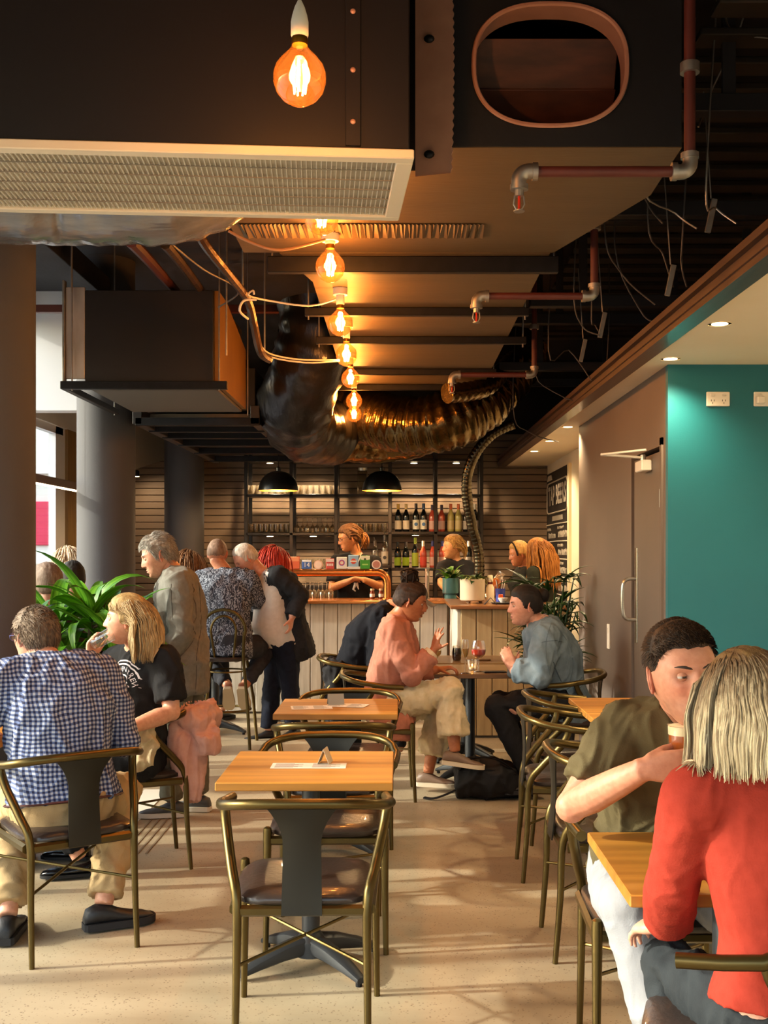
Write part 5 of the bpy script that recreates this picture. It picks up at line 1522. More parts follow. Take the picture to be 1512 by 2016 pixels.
def torso(mb, J, g=0.0, b=1.0, belly=0.0, lo=-.09, hi=1.0, fem=0, flare=0.0):
    P, C, N_ = J['P'], J['C'], J['N']; r, hr = J['r'], J['hr']
    def ax(t): return hr.lerp(r, t).normalized()
    up = (C - P).normalized()
    f0 = up.cross(ax(0)); f1 = up.cross(ax(1)); un = (N_ - C).normalized(); f2 = un.cross(r)
    secs = []
    def s_(c, hw, hd, rr, ff, sh=0): secs.append((c + ff * sh, rr * (hw * b + g), ff * (hd * b + g)))
    if lo < -.05: s_(P + up * lo, .150 + flare, .105 + flare, ax(0), f0)
    s_(P + up * max(lo, -.03), .172 + flare * .6, .118 + flare * .6, ax(0), f0)
    s_(P.lerp(C, .22), .165 - .012 * fem, .112 + belly * .8, ax(.2), f0.lerp(f1, .2).normalized(), belly * .75)
    s_(P.lerp(C, .45), .152 - .02 * fem, .108 + belly, ax(.5), f0.lerp(f1, .5).normalized(), belly * .9)
    s_(P.lerp(C, .75), .160 - .012 * fem, .114 + belly * .45, ax(.8), f1, belly * .4)
    s_(C, .172 - .01 * fem, .118 + .012 * fem, ax(1), f1, .006 + .008 * fem)
    s_(C.lerp(N_, .4), .172 - .016 * fem, .104, r, f2)
    s_(C.lerp(N_, .68), .140 - .016 * fem, .085, r, f2)
    s_(C.lerp(N_, .9), .085, .066, r, f2)
    if hi >= 1: s_(C.lerp(N_, 1.06), .062, .058, r, f2)
    mb.sweep(secs, 24, 2.25)
    for s in 'LR':
        sh = J['s' + s]
        limb(mb, [C.lerp(N_, .62), C.lerp(N_, .62).lerp(sh, .6), sh], [.075 * b + g, .070 * b + g, .058 * b + g])
def arm(mb, J, s, g=0.0, b=1.0, upto=2.0):
    """upto 1 = to the elbow, 2 = to the wrist, .7 = short sleeve"""
    S, E, W = J['s' + s], J['e' + s], J['w' + s]
    pts = seg_pts(S, E, W); rr = [.058, .051, .046, .041, .043, .036, .028]
    if upto < 1:
        pts = [S, S.lerp(E, upto * .5), S.lerp(E, upto)]; rr = [.058, .056, .056]
    elif upto < 2:
        t = upto - 1; pts = pts[:4] + [E.lerp(W, t * .5), E.lerp(W, t)]; rr = rr[:4] + [.043, .040]
    rr = [x * b + g for x in rr]
    mb.tube(pts, rr, 14); mb.ell(pts[0], rr[0], nu=12, nv=8)
    if upto >= 1: mb.ell(E, rr[3] * 1.02, nu=12, nv=8)
def leg(mb, J, s, g=0.0, b=1.0, upto=2.0, wide=0.0):
    Hh, K, A = J['h' + s], J['k' + s], J['a' + s]
    pts = seg_pts(Hh, K, A); rr = [.090, .082, .070, .058, .056, .046, .036]
    rr = [x * b + g + wide * max(0, i - 2) / 4 for i, x in enumerate(rr)]
    if upto < 2:
        t = upto - 1; pts = pts[:4] + [K.lerp(A, t * .5), K.lerp(A, t)]; rr = rr[:4] + [lerp(rr[3], rr[5], t * .6), lerp(rr[3], rr[6], t)]
    mb.tube(pts, rr, 16); mb.ell(pts[0], rr[0], nu=14, nv=10); mb.ell(K, rr[3] * 1.02, nu=14, nv=10)

def shoe(parent, a, d, c_up, c_sole, name='shoe', size=1.0, low=False, tilt=0.0, sole_h=.026, metalgloss=.5):
    """a: ankle; d: toe direction"""
    d = Vector((d[0], d[1], d[2] if len(d) > 2 else 0)).normalized()
    l = d.cross(Vector((0, 0, 1))).normalized(); u = l.cross(d)
    o = a - u * .085 * size
    up = MB(); so = MB()
    prof = [(-.075, .020, .050), (-.065, .030, .078), (-.03, .035, .092 if not low else .062), (.02, .037, .085 if not low else .05), (.06, .041, .064 if not low else .045), (.11, .045, .048), (.155, .041, .040), (.185, .026, .030), (.193, .012, .022)]
    secs = []
    for t, hw_, h_ in prof:
        secs.append((o + d * t * size + u * (sole_h * .7 + (h_ - sole_h * .7) / 2) * size, l * hw_ * size, u * ((h_ - sole_h * .7) / 2) * size))
    up.sweep(secs, 16, 2.4)
    ss = []
    for t, hw_, h_ in prof: ss.append((t, hw_ * 1.10 + .002))
    n = len(ss)
    vs = []
    for zz in (0, sole_h * size):
        for t, hw_ in ss: vs.append(o + d * t * size * 1.03 + l * hw_ * size + u * zz)
        for t, hw_ in reversed(ss): vs.append(o + d * t * size * 1.03 - l * hw_ * size + u * zz)
    m = 2 * n
    so.add(vs, [tuple(range(m - 1, -1, -1)), tuple(range(m, 2 * m))] + [(i, (i + 1) % m, m + (i + 1) % m, m + i) for i in range(m)])
    s_ = up.build(name, mat('shoe' + c_up + str(metalgloss), c_up, metalgloss, bump=.1, bscale=150), parent, world=True, sharp=60)
    so.v = [v - base_of(parent) for v in so.v]
    me = so.mesh('sole'); bm = bmesh.new(); bm.from_mesh(me); bmesh.ops.recalc_face_normals(bm, faces=bm.faces); bm.to_mesh(me); bm.free()
    link('sole', me, mat('sole' + c_sole, c_sole, .7), s_)

def eyes(M, parent, look=(0, 1, 0), iris='#4a3626', r=.0118):
    for s in (-1, 1):
        mb = MB().ell((0, 0, 0), r, nu=24, nv=16)
        c = Vector((s * .031, .0715, .008)); lk = Vector(look).normalized()
        C_ = []
        for v in mb.v:
            a = v.normalized().angle(lk)
            C_.append(Vector((.008, .008, .008)) if a < .26 else Vector(rgb(iris)) if a < .58 else Vector((.42, .38, .35)))
        colored('eye', [M @ (v + c) for v in mb.v], mb.f, C_, M_eye, parent)
def brows(M, parent, c, thick=.0032, lift=0.0):
    for s in (-1, 1):
        pts = [M @ Vector((s * x, .088 - 6.5 * max(0, x - .02) ** 2 * 1.6 - .3 * max(0, x - .03), .0255 + lift + .006 * math.sin((x - .012) / .04 * PI * .75))) for x in (.011, .018, .026, .034, .042, .049)]
        mb = MB().tube(pts, [thick * .8, thick * 1.2, thick * 1.25, thick * 1.05, thick * .7, thick * .25], 6)
        mb.build('eyebrow', mat('brow' + c, c, .7), parent, world=True)

def person(label, J, o):
    """o: options - skin, res (0 far, 1 mid, 2 near), top/bottom clothes; returns the root"""
    complete(J)
    base = Vector((J['P'].x, J['P'].y, 0))
    t = thing('person', label, 'person', base)
    res = o.get('res', 0); vox = {0: .013, 1: .009, 2: .0055}[res]
    b = o.get('b', 1.0); fem = o.get('fem', 0)
    M = head_matrix(J['head'], J['face'], J.get('hup', (0, 0, 1)), o.get('hs', 1.0), J.get('roll', 0))
    mb = MB()
    torso(mb, J, 0, b, o.get('belly', 0), fem=fem)
    nr = .050 if fem else .057
    hb = M @ Vector((0, -.022, -.055))
    mb.tube([J['N'] - (hb - J['N']).normalized() * .06, J['N'], J['N'].lerp(hb, .5), hb, M @ Vector((0, -.01, -.02))], [nr * 1.15, nr * 1.04, nr, nr * 1.0, nr], 16)
    for s in 'LR':
        arm(mb, J, s, 0, b)
        h_ = J.get('hand' + s, {})
        dflt = (J['w' + s] - J['e' + s]).normalized()
        hand(mb, J['w' + s], h_.get('d', dflt), h_.get('pn', (0, 0, -1) if abs(dflt.z) < .8 else J['fw']), h_.get('thumb', -1 if s == 'L' else 1), h_.get('curl', 25), h_.get('spread', 4), h_.get('size', 1.0), h_.get('tcurl', 15), h_.get('fold', (1, 1, 1, 1)), h_.get('tdir'))
        leg(mb, J, s, 0, b * .95)
    me = remesh(mb, vox, 2)
    V = [v.co.copy() for v in me.vertices]; F_ = [tuple(p.vertices) for p in me.polygons]
    bpy.data.meshes.remove(me)
    sk = Vector(rgb(o['skin'])); sk2 = Vector(rgb(o.get('flush', '#cf7f66')))
    C_ = [sk.lerp(sk2, .30 * max(0, noise.noise(v * 9))) for v in V]
    hv, hf, hc = head_parts(M, o, max(res, o.get('hres', res)))
    bb = len(V)
    V += hv; F_ += [tuple(bb + i for i in f) for f in hf]; C_ += hc
    body = colored('body', V, F_, C_, M_skin, t)
    J['M'] = M; J['body'] = body; J['o'] = o
    if o.get('eyes', 1) and res: eyes(M, t, o.get('look', (0, 1, 0)), o.get('iris', '#4a3626'))
    if o.get('brow'): brows(M, t, o['brow'], o.get('browt', .0030))
    return t

def garment(t, name, J, m, g=.014, sleeves=2.0, lo=-.09, waist=.18, belly=None, wr=.004, ws=9, vox=None, legs=None, wide=0, top=True, flare=0.0, extra=None, seed=0, wst=(1, 1, .55), smooth=3, b=None):
    o = J['o']; b = b or o.get('b', 1.0); mb = MB()
    if top:
        torso(mb, J, g, b, o.get('belly', 0) if belly is None else belly, lo, fem=o.get('fem', 0), hi=.9, flare=flare)
        if sleeves:
            for s in 'LR': arm(mb, J, s, g * .95, b, sleeves)
    if legs:
        P, C = J['P'], J['C']; up = (C - P).normalized(); f0 = up.cross(J['hr'])
        if not top:
            mb.sweep([(P - up * .10, J['hr'] * (.150 * b + g), f0 * (.105 * b + g)), (P - up * .02, J['hr'] * (.174 * b + g), f0 * (.120 * b + g)), (P.lerp(C, waist), J['hr'] * (.168 * b + g), f0 * (.114 * b + g + o.get('belly', 0) * .7))], 24, 2.25)
        for s in 'LR': leg(mb, J, s, g, b * .95, legs, wide)
    if extra: extra(mb)
    me = remesh(mb, vox or {0: .015, 1: .011, 2: .0075}[o.get('res', 0)], smooth)
    wrinkle(me, wr, ws, wst, seed)
    ob = base_of(t)
    me.transform(Matrix.Translation(-ob))
    me.polygons.foreach_set('use_smooth', [True] * len(me.polygons))
    return link(name, me, m, t)
def collar(t, J, m, r=.066, h=.035, tube=.008, name='collar', open_=.0):
    N_, C = J['N'], J['C']; un = (N_ - C).normalized(); r_ = J['r']; f = un.cross(r_)
    mb = MB()
    n = 28
    vs = []
    for k in range(n + 1):
        a = R(-90 + 25 * open_) + (2 * PI - 2 * R(25 * open_)) * k / n + PI
        dirv = r_ * math.cos(a) + f * math.sin(a)
        for q, (rr, zz) in enumerate(((r * 1.12, -.02), (r * .98, h), (r * 1.04, h + .002), (r * 1.22, -.015))):
            vs.append(C.lerp(N_, .92) + dirv * rr + un * zz)
    fs = [(k * 4 + q, k * 4 + (q + 1) % 4, k * 4 + 4 + (q + 1) % 4, k * 4 + 4 + q) for k in range(n) for q in range(4)]
    mb.add(vs, fs)
    return mb.build(name, m, t, world=True, sharp=50)
def glasses(M, t, m=None, rx=.024, rz=.017, arms=True):
    mb = MB()
    for s in (-1, 1):
        mb.tube([M @ Vector((s * .033 + rx * math.cos(a), .104 - abs(s * .033 + rx * math.cos(a)) * .16, .008 + rz * math.sin(a))) for a in [2 * PI * k / 20 for k in range(20)]], .0017, 5, closed=True)
        if arms: mb.tube([M @ Vector((s * .058, .094, .014)), M @ Vector((s * .077, .03, .014)), M @ Vector((s * .078, -.012, .012)), M @ Vector((s * .078, -.028, -.004))], .0018, 5)
    mb.tube([M @ Vector((-.010, .104, .012)), M @ Vector((.010, .104, .012))], .0018, 5)
    g_ = mb.build('spectacles', m or mat('spectacle_frame', '#2a2a33', .3, metal=.4), t, world=True)
    for s in (-1, 1):
        ln = MB()
        ln.add([M @ Vector((s * .033 + rx * math.cos(a), .104 - abs(s * .033 + rx * math.cos(a)) * .16, .008 + rz * math.sin(a))) for a in [2 * PI * k / 16 for k in range(16)]], [tuple(range(16))])
        ln.v = [v - base_of(t) for v in ln.v]
        link('lens', ln.mesh('lens'), glassy('spectacle_lens', '#eef2f2', .08, .02, .5), g_)
def cloth(name, c, c2=None, rough=.85, scale=30, bump=.15, bscale=220, **k):
    return mat(name, c, rough, spec=.2, color2=c2 or c, scale=scale, bump=bump, bscale=bscale, sheen=k.pop('sheen', .0), **k)
V3 = Vector
# ================================================================ people
def gingham(right):
    m = bpy.data.materials.new('gingham_cotton'); MATS['gingham_cotton'] = m; m.use_nodes = True
    N = m.node_tree.nodes; L = m.node_tree.links; p = N['Principled BSDF']; p.inputs['Roughness'].default_value = .85
    tc = N.new('ShaderNodeTexCoord')
    wob = N.new('ShaderNodeTexNoise'); wob.inputs['Scale'].default_value = 7
    L.new(tc.outputs['Object'], wob.inputs['Vector'])
    sc = N.new('ShaderNodeVectorMath'); sc.operation = 'SCALE'; sc.inputs[3].default_value = .03; L.new(wob.outputs['Color'], sc.inputs[0])
    ad = N.new('ShaderNodeVectorMath'); ad.operation = 'ADD'; L.new(tc.outputs['Object'], ad.inputs[0]); L.new(sc.outputs[0], ad.inputs[1])
    outs = []
    for ax in (right, (0, 0, 1)):
        dt = N.new('ShaderNodeVectorMath'); dt.operation = 'DOT_PRODUCT'; L.new(ad.outputs[0], dt.inputs[0]); dt.inputs[1].default_value = ax
        mu = N.new('ShaderNodeMath'); mu.operation = 'MULTIPLY'; mu.inputs[1].default_value = 2 * PI / .0178; L.new(dt.outputs['Value'], mu.inputs[0])
        si = N.new('ShaderNodeMath'); si.operation = 'SINE'; L.new(mu.outputs[0], si.inputs[0])
        r = N.new('ShaderNodeMapRange'); r.inputs[1].default_value = -.25; r.inputs[2].default_value = .25; L.new(si.outputs[0], r.inputs[0])
        outs.append(r.outputs[0])
    a = N.new('ShaderNodeMath'); a.operation = 'ADD'; L.new(outs[0], a.inputs[0]); L.new(outs[1], a.inputs[1])
    h = N.new('ShaderNodeMath'); h.operation = 'MULTIPLY'; h.inputs[1].default_value = .5; L.new(a.outputs[0], h.inputs[0])
    rp = N.new('ShaderNodeValToRGB'); e = rp.color_ramp.elements
    e[0].color = lin('#b4bac8'); e[1].color = lin('#141c40')
    x = e.new(.5); x.color = lin('#56658f')
    L.new(h.outputs[0], rp.inputs[0]); L.new(rp.outputs[0], p.inputs['Base Color'])
    return m
def leafprint():
    m = bpy.data.materials.new('leaf_print_cotton'); MATS['leaf_print_cotton'] = m; m.use_nodes = True
    N = m.node_tree.nodes; L = m.node_tree.links; p = N['Principled BSDF']; p.inputs['Roughness'].default_value = .8
    tc = N.new('ShaderNodeTexCoord')
    n1 = N.new('ShaderNodeTexNoise'); n1.inputs['Scale'].default_value = 26; n1.inputs['Distortion'].default_value = 1.6; L.new(tc.outputs['Object'], n1.inputs['Vector'])
    w = N.new('ShaderNodeTexWave'); w.inputs['Scale'].default_value = 14; w.inputs['Distortion'].default_value = 14; w.inputs['Detail'].default_value = 2; w.inputs['Detail Scale'].default_value = 2.2
    L.new(tc.outputs['Object'], w.inputs['Vector'])
    mu = N.new('ShaderNodeMath'); mu.operation = 'MULTIPLY'; L.new(n1.outputs['Fac'], mu.inputs[0]); L.new(w.outputs['Fac'], mu.inputs[1])
    rp = N.new('ShaderNodeValToRGB'); e = rp.color_ramp.elements
    e[0].position = .26; e[0].color = lin('#252c3d'); e[1].position = .40; e[1].color = lin('#8f97a8')
    L.new(mu.outputs[0], rp.inputs[0]); L.new(rp.outputs[0], p.inputs['Base Color'])
    return m

# ---- man in the checked shirt, back to the camera
f = V3((-.567, .82, 0))
J = dict(P=V3((-1.335, 4.475, .55)), C=V3((-1.375, 4.52, .93)), N=V3((-1.44, 4.60, 1.10)), head=V3((-1.515, 4.66, 1.198)), face=(-.80, .58, -.10), f=f, sw=.20,
         eR=V3((-1.155, 4.70, .76)), wR=V3((-1.36, 4.93, .80)), eL=V3((-1.70, 4.42, .82)), wL=V3((-1.78, 4.75, .80)),
         kR=V3((-1.20, 4.86, .52)), aR=V3((-1.215, 4.60, .10)), kL=V3((-1.66, 4.80, .52)), aL=V3((-1.56, 4.46, .10)))
t = person('person in a blue checked shirt and beige trousers seated, back to the camera', J, dict(skin='#d8a184', flush='#d9735c', res=1, b=1.12, belly=.03, eyes=0, hs=1.0))
hair_cap(J['M'], t, '#6f5a48', '#94806c', .012, .008, o={}, res=1, tex=.003, n_locks=2600, lock_len=.02)
glasses(J['M'], t, mat('blue_spectacle', '#3a3f7a', .3))
Mg = gingham(tuple(V3((f.y, -f.x, 0))))
garment(t, 'shirt', J, Mg, .024, 2.0, lo=.01, wr=.006, ws=7, seed=1, flare=.016)
collar(t, J, Mg, .064, .03)
M_chino = cloth('beige_chino', '#b89d74', '#a98e66', scale=8)
garment(t, 'trousers', J, M_chino, .012, 0, legs=1.92, top=False, wr=.005, ws=9, seed=2, wide=.018, waist=.07)
bl_ = MB(); up = (J['C'] - J['P']).normalized(); fo = up.cross(J['hr'])
bl_.tube([J['P'] + up * .012 + J['hr'] * .222 * math.cos(a) + fo * .175 * math.sin(a) + fo * .008 for a in [2 * PI * k / 36 for k in range(36)]], .016, 8, closed=True, sy=.35)
bl_.build('belt', mat('brown_belt', '#4a2420', .45), t, world=True)
shoe(t, J['aR'], (.80, .45), '#17171a', '#1e1e21', size=1.08); shoe(t, J['aL'], (-.15, .95), '#17171a', '#1e1e21', size=1.08)

def project_on(ob, t, pts, d, off=.002, strict=False):
    me = ob.data; b0 = base_of(t)
    bvh = BVHTree.FromPolygons([v.co + b0 for v in me.vertices], [tuple(p.vertices) for p in me.polygons])
    out = []
    last = None
    for p in pts:
        hit = bvh.ray_cast(p - d * .6, d)
        if hit[0] is None: out.append(None if strict else last if last else p)
        else: last = hit[0] - d * off; out.append(last)
    return out
def seam(ob, t, pts, m, r=.0022, d=V3((0, 1, 0)), name='seam'):
    path = smooth_path(pts, 6)
    q = project_on(ob, t, [p - d * .5 for p in path], d, 0)
    mb = MB().tube(q, r, 5); b0 = base_of(t); mb.v = [v - b0 for v in mb.v]
    return link(name, mb.mesh(name), m, ob)
# ---- blonde woman drinking
f = V3((-.80, -.55, 0))
J = dict(P=V3((-1.29, 5.50, .55)), C=V3((-1.235, 5.40, .93)), N=V3((-1.255, 5.36, 1.10)), head=Q(250, 1221, 5.28), face=(-.985, -.16, .02), f=f, hf=(-.9, -.3), sw=.165,
         sL=Q(325, 1302, 5.26), eL=Q(338, 1402, 5.20), wL=Q(258, 1432, 5.05), sR=Q(226, 1305, 5.48), eR=Q(196, 1392, 5.28), wR=Q(181, 1300, 5.20),
         kL=V3((-1.72, 5.30, .52)), kR=V3((-1.70, 5.55, .52)), aL=V3((-1.52, 5.33, .09)), aR=V3((-1.62, 5.62, .09)),
         handR=dict(d=(-.02, -.15, 1), pn=(1, -.25, .1), curl=38, spread=5, tcurl=20, thumb=1))
t = person('person in a black printed T-shirt drinking from a glass', J, dict(skin='#dba487', flush='#d98069', res=1, hres=2, fem=1, b=1.02, lip='#b5655c', hs=.98, iris='#5a6a72', brow='#8a6a4a', browt=.002))
hair_cap(J['M'], t, '#b0925e', '#cfb27c', .016, .012, o={}, res=1, tex=.004)
hair_long(J['M'], t, 1100, .40, '#b0946a', '#dcc292', '#a98a58', part=.015, width=.0030, wave=.006, push=[(J['N'] + V3((0, 0, -.03)), .075), (J['sL'], .075), (J['sR'], .07)], face_clear=.040, seed=4, off=.010, tuck=-.022, back=.5, cut=-.185)
M_blackt = cloth('black_jersey', '#1a1a1c', '#222225', scale=12)
shirt = garment(t, 'shirt', J, M_blackt, .016, .78, lo=-.08, wr=.004, seed=3, flare=.01)
M_blackp = cloth('black_trouser', '#141416', '#1b1b1e')
garment(t, 'trousers', J, M_blackp, .012, 0, legs=1.9, top=False, wr=.004, seed=5)
shoe(t, J['aL'], (-.95, -.2), '#0b0b0d', '#0b0b0d', name='shoe', size=.92, low=True, sole_h=.015, metalgloss=.1)
shoe(t, J['aR'], (-.95, .1), '#0b0b0d', '#0b0b0d', name='shoe', size=.92, low=True, sole_h=.015, metalgloss=.1)
# round print on the shirt
lc = Q(228, 1352, 5.25); ld = V3((.80, .58, 0)).normalized(); lx = V3((ld.y, -ld.x, 0)); lz = V3((0, 0, 1))
prn = MB()
def ring(r0, r1, a0=0, a1=360, n=64):
    vs = []
    for k in range(n + 1):
        a = R(lerp(a0, a1, k / n))
        for r_ in (r0, r1): vs.append(lc + lx * r_ * math.cos(a) + lz * r_ * math.sin(a))
    vs = project_on(shirt, t, vs, ld, .002, True)
    ok = [v is not None and abs((v - lc).dot(ld)) < .09 for v in vs]
    prn.add([v or lc for v in vs], [q for q in [(2 * k, 2 * k + 1, 2 * k + 3, 2 * k + 2) for k in range(n)] if all(ok[i] for i in q)])
ring(.118, .124, -38, 190); ring(.102, .109, -36, 190); ring(.052, .058, 0, 150, 32)
for ch, ang in zip('DEN', (112, 97, 82)):
    vs, fs = text_mesh(ch, .034, 0)
    a = R(ang); c0 = lc + lx * .080 * math.cos(a) + lz * .080 * math.sin(a); ux = lx * math.sin(a) - lz * math.cos(a); uz = lx * math.cos(a) + lz * math.sin(a)
    prn.add(project_on(shirt, t, [c0 + ux * v.x + uz * v.y for v in vs], ld, .0025), fs)
for ch, ang in zip('BREW', (58, 42, 26, 8)):
    vs, fs = text_mesh(ch, .034, 0)
    a = R(ang); c0 = lc + lx * .080 * math.cos(a) + lz * .080 * math.sin(a); ux = lx * math.sin(a) - lz * math.cos(a); uz = lx * math.cos(a) + lz * math.sin(a)
    prn.add(project_on(shirt, t, [c0 + ux * v.x + uz * v.y for v in vs], ld, .0025), fs)
tri = [lc + lx * .0 + lz * .045, lc + lx * .022 + lz * .030, lc + lx * .006 + lz * .012]
prn.add(project_on(shirt, t, tri, ld), [(0, 1, 2)])
prn.v = [v - base_of(t) for v in prn.v]
po = link('shirt_print', prn.mesh('shirt_print'), mat('white_shirt_print', '#e8dfe2', .7), shirt)
br = MB().tube([J['wR'] + V3((.030 * math.cos(a), .026 * math.sin(a), .012 * math.sin(a + 1))) for a in [2 * PI * k / 20 for k in range(20)]], .0035, 6, closed=True).build('bracelet', mat('gold_bracelet', '#a8824a', .3, metal=.9), t, world=True)
MB().tube([(J['M'] @ V3((-.076, -.004, -.034))) + V3((.005 * math.cos(a), 0, -.008 + .008 * math.sin(a))) for a in [2 * PI * k / 12 for k in range(12)]], .0012, 5, closed=True).build('earring', mat('gold_bracelet', '#a8824a'), t, world=True)
# her glass, tilted to the mouth
gt = thing('water_glass', 'clear tumbler tilted to the mouth of the person in the printed T-shirt', 'glass', Q(201, 1258, 5.17))
Mx = Matrix.Rotation(R(62), 4, 'Y')
MB().lathe([(.026, -.05), (.029, -.047), (.034, .05), (.032, .05), (.027, -.042), (.001, -.042)], 20, M=Mx, cap1=False).build('glass_body', glassy('clear_tumbler', '#fbfbf8', .06, .02, .4, .06), gt)
MB().lathe([(.026, -.041), (.0285, -.01), (.012, .015)], 18, M=Mx).build('drink', glassy('pale_drink', '#f2e2c0', .1, .02, .3), gt)

# ---- man in the grey blazer, standing
f = V3((-1, -.05, 0))
J = dict(P=V3((-1.265, 6.58, .93)), C=V3((-1.285, 6.58, 1.28)), N=Q(343, 1128, 6.58), head=Q(313, 1094, 6.56), face=(-.90, -.22, -.36), f=f, sw=.19,
         sL=Q(352, 1152, 6.40), eL=Q(357, 1250, 6.36), wL=Q(322, 1300, 6.40), sR=V3((-1.30, 6.76, 1.37)), eR=V3((-1.25, 6.84, 1.08)), wR=V3((-1.40, 6.80, .92)),
         kL=V3((-1.30, 6.50, .50)), aL=V3((-1.33, 6.55, .09)), kR=V3((-1.22, 6.68, .50)), aR=V3((-1.20, 6.70, .09)), handL=dict(curl=45))
t = person('person in a grey blazer standing and looking down', J, dict(skin='#cf9a80', flush='#d0735f', res=1, hres=2, b=1.0, hs=1.04, lip='#a8625a', brow='#9a9088', jaw=1.05, look=(0, .9, -.5), belly=.015, squint=1))
hair_cap(J['M'], t, '#807b75', '#bdb8b0', .007, .003, o={}, res=1, tex=.002, n_locks=2200, lock_len=.026, top_boost=.006, seed=8)
M_blz = cloth('grey_wool', '#7c7a73', '#6e6c65', scale=40)
bz = garment(t, 'blazer', J, M_blz, .025, 2.0, lo=-.20, wr=.006, ws=6, seed=9, flare=.008)
collar(t, J, mat('black_trim', '#17171a', .6), .068, .03, open_=.6)
BS = mat('blazer_seam', '#4a4842', .8)
seam(bz, t, [Q(378, 1150, 6.3), Q(384, 1220, 6.3), Q(380, 1290, 6.3), Q(378, 1370, 6.3)], BS)
seam(bz, t, [Q(335, 1150, 6.3), Q(336, 1180, 6.3), Q(340, 1220, 6.3)], BS)
seam(bz, t, [Q(372, 1150, 6.3), Q(376, 1200, 6.3), Q(374, 1260, 6.3), Q(345, 1300, 6.3)], BS)
MB().tube([J['N'] + V3((-.055, -.055, -.01)), J['C'] + V3((-.135, -.075, .06)), J['P'] + V3((-.165, -.05, .20)), J['P'] + V3((-.165, -.05, -.02))], .006, 6).build('lapel_edge', mat('black_trim', '#17171a'), t, world=True)
garment(t, 'trousers', J, cloth('olive_grey_trouser', '#6d6a5c', '#615e52'), .008, 0, legs=1.95, top=False, wr=.003, seed=4, wide=.024)
shoe(t, J['aL'], (-1, -.1), '#4a4d52', '#d8d4cc'); shoe(t, J['aR'], (-.95, .2), '#4a4d52', '#d8d4cc')

# ---- bald man on the bar stool
f = V3((.10, 1, 0))
J = dict(P=V3((-1.385, 9.0, .81)), C=V3((-1.40, 9.06, 1.20)), N=V3((-1.42, 9.12, 1.40)), head=Q(428, 1090, 9.15), face=(.12, .98, -.22), f=f, sw=.205,
         eR=Q(508, 1182, 9.14), wR=V3((-1.22, 9.42, 1.10)), eL=Q(390, 1192, 9.22), wL=V3((-1.55, 9.46, 1.10)),
         kR=Q(534, 1268, 9.35), aR=Q(480, 1352, 9.06), kL=Q(400, 1285, 9.42), aL=Q(450, 1352, 9.06))
t = person('person in a leaf print shirt sitting on the bar stool, back to the camera', J, dict(skin='#c98a6a', flush='#c8694f', res=0, hres=1, b=1.08, eyes=0, hs=1.02, belly=.02))
hair_cap(J['M'], t, '#8d7262', '#a88a76', .002, .003, o={}, res=0, tex=.001, recede=.03, zl=lambda y: zline(y) + .02)
garment(t, 'shirt', J, leafprint(), .020, 2.0, lo=-.10, wr=.006, ws=8, seed=6, flare=.01)
collar(t, J, MATS['leaf_print_cotton'], .066, .03)
garment(t, 'trousers', J, cloth('charcoal_trouser', '#2b2c33', '#34353c'), .014, 0, legs=1.9, top=False, wr=.004, seed=7)
for s in 'LR': shoe(t, J['a' + s], (.05 if s == 'R' else -.05, .70, -.72), '#7d4a34', '#c9b89a', size=1.0)

# ---- white haired man leaning in, black blazer
f = V3((-.85, -.45, 0))
J = dict(P=Q(556, 1262, 9.35), C=Q(538, 1172, 9.28), N=Q(512, 1126, 9.22), head=Q(484, 1100, 9.16), face=(-.72, -.25, -.60), f=f, sw=.19, hup=(0, 0, 1),
         sL=Q(549, 1134, 9.08), eL=Q(594, 1172, 9.10), wL=Q(574, 1216, 9.04), sR=Q(500, 1150, 9.42), eR=Q(492, 1210, 9.48), wR=Q(470, 1200, 9.5),
         kL=Q(572, 1360, 9.30), aL=Q(577, 1436, 9.34), kR=Q(535, 1360, 9.38), aR=Q(528, 1438, 9.36), handL=dict(d=(-.1, -.1, -1), pn=(-1, .2, 0), curl=30))
t = person('person in a black blazer and white shirt leaning in, hand on hip', J, dict(skin='#d39a82', flush='#d8705c', res=0, hres=1, b=1.10, belly=.05, hs=1.03))
hair_cap(J['M'], t, '#cfc6bc', '#e4ddd4', .009, .006, o={}, res=0, tex=.002, recede=.015)
garment(t, 'shirt', J, cloth('white_cotton', '#ddd2ca', '#d2c6bd'), .010, 0, lo=-.03, wr=.0015, seed=1)
def blz(mb):
    pass
J2 = dict(J); J2['o'] = dict(J['o']); J2['o']['belly'] = 0.0
J2['P'] = J['P'] + V3((.08, .05, -.02)); J2['C'] = J['C'] + V3((.065, .035, 0)); J2['N'] = J['N'] + V3((.02, .01, -.01))
garment(t, 'blazer', J2, cloth('black_wool', '#202125', '#292a2f', scale=40), .020, 1.93, lo=-.13, wr=.005, seed=2, flare=.015)
garment(t, 'trousers', J, cloth('navy_denim', '#131826', '#1a2032'), .012, 0, legs=1.94, top=False, wr=.003, seed=3, wide=.014, waist=.05)
shoe(t, J['aL'], (-.6, -.6), '#141416', '#1c1c1f'); shoe(t, J['aR'], (-.9, -.2), '#141416', '#1c1c1f')

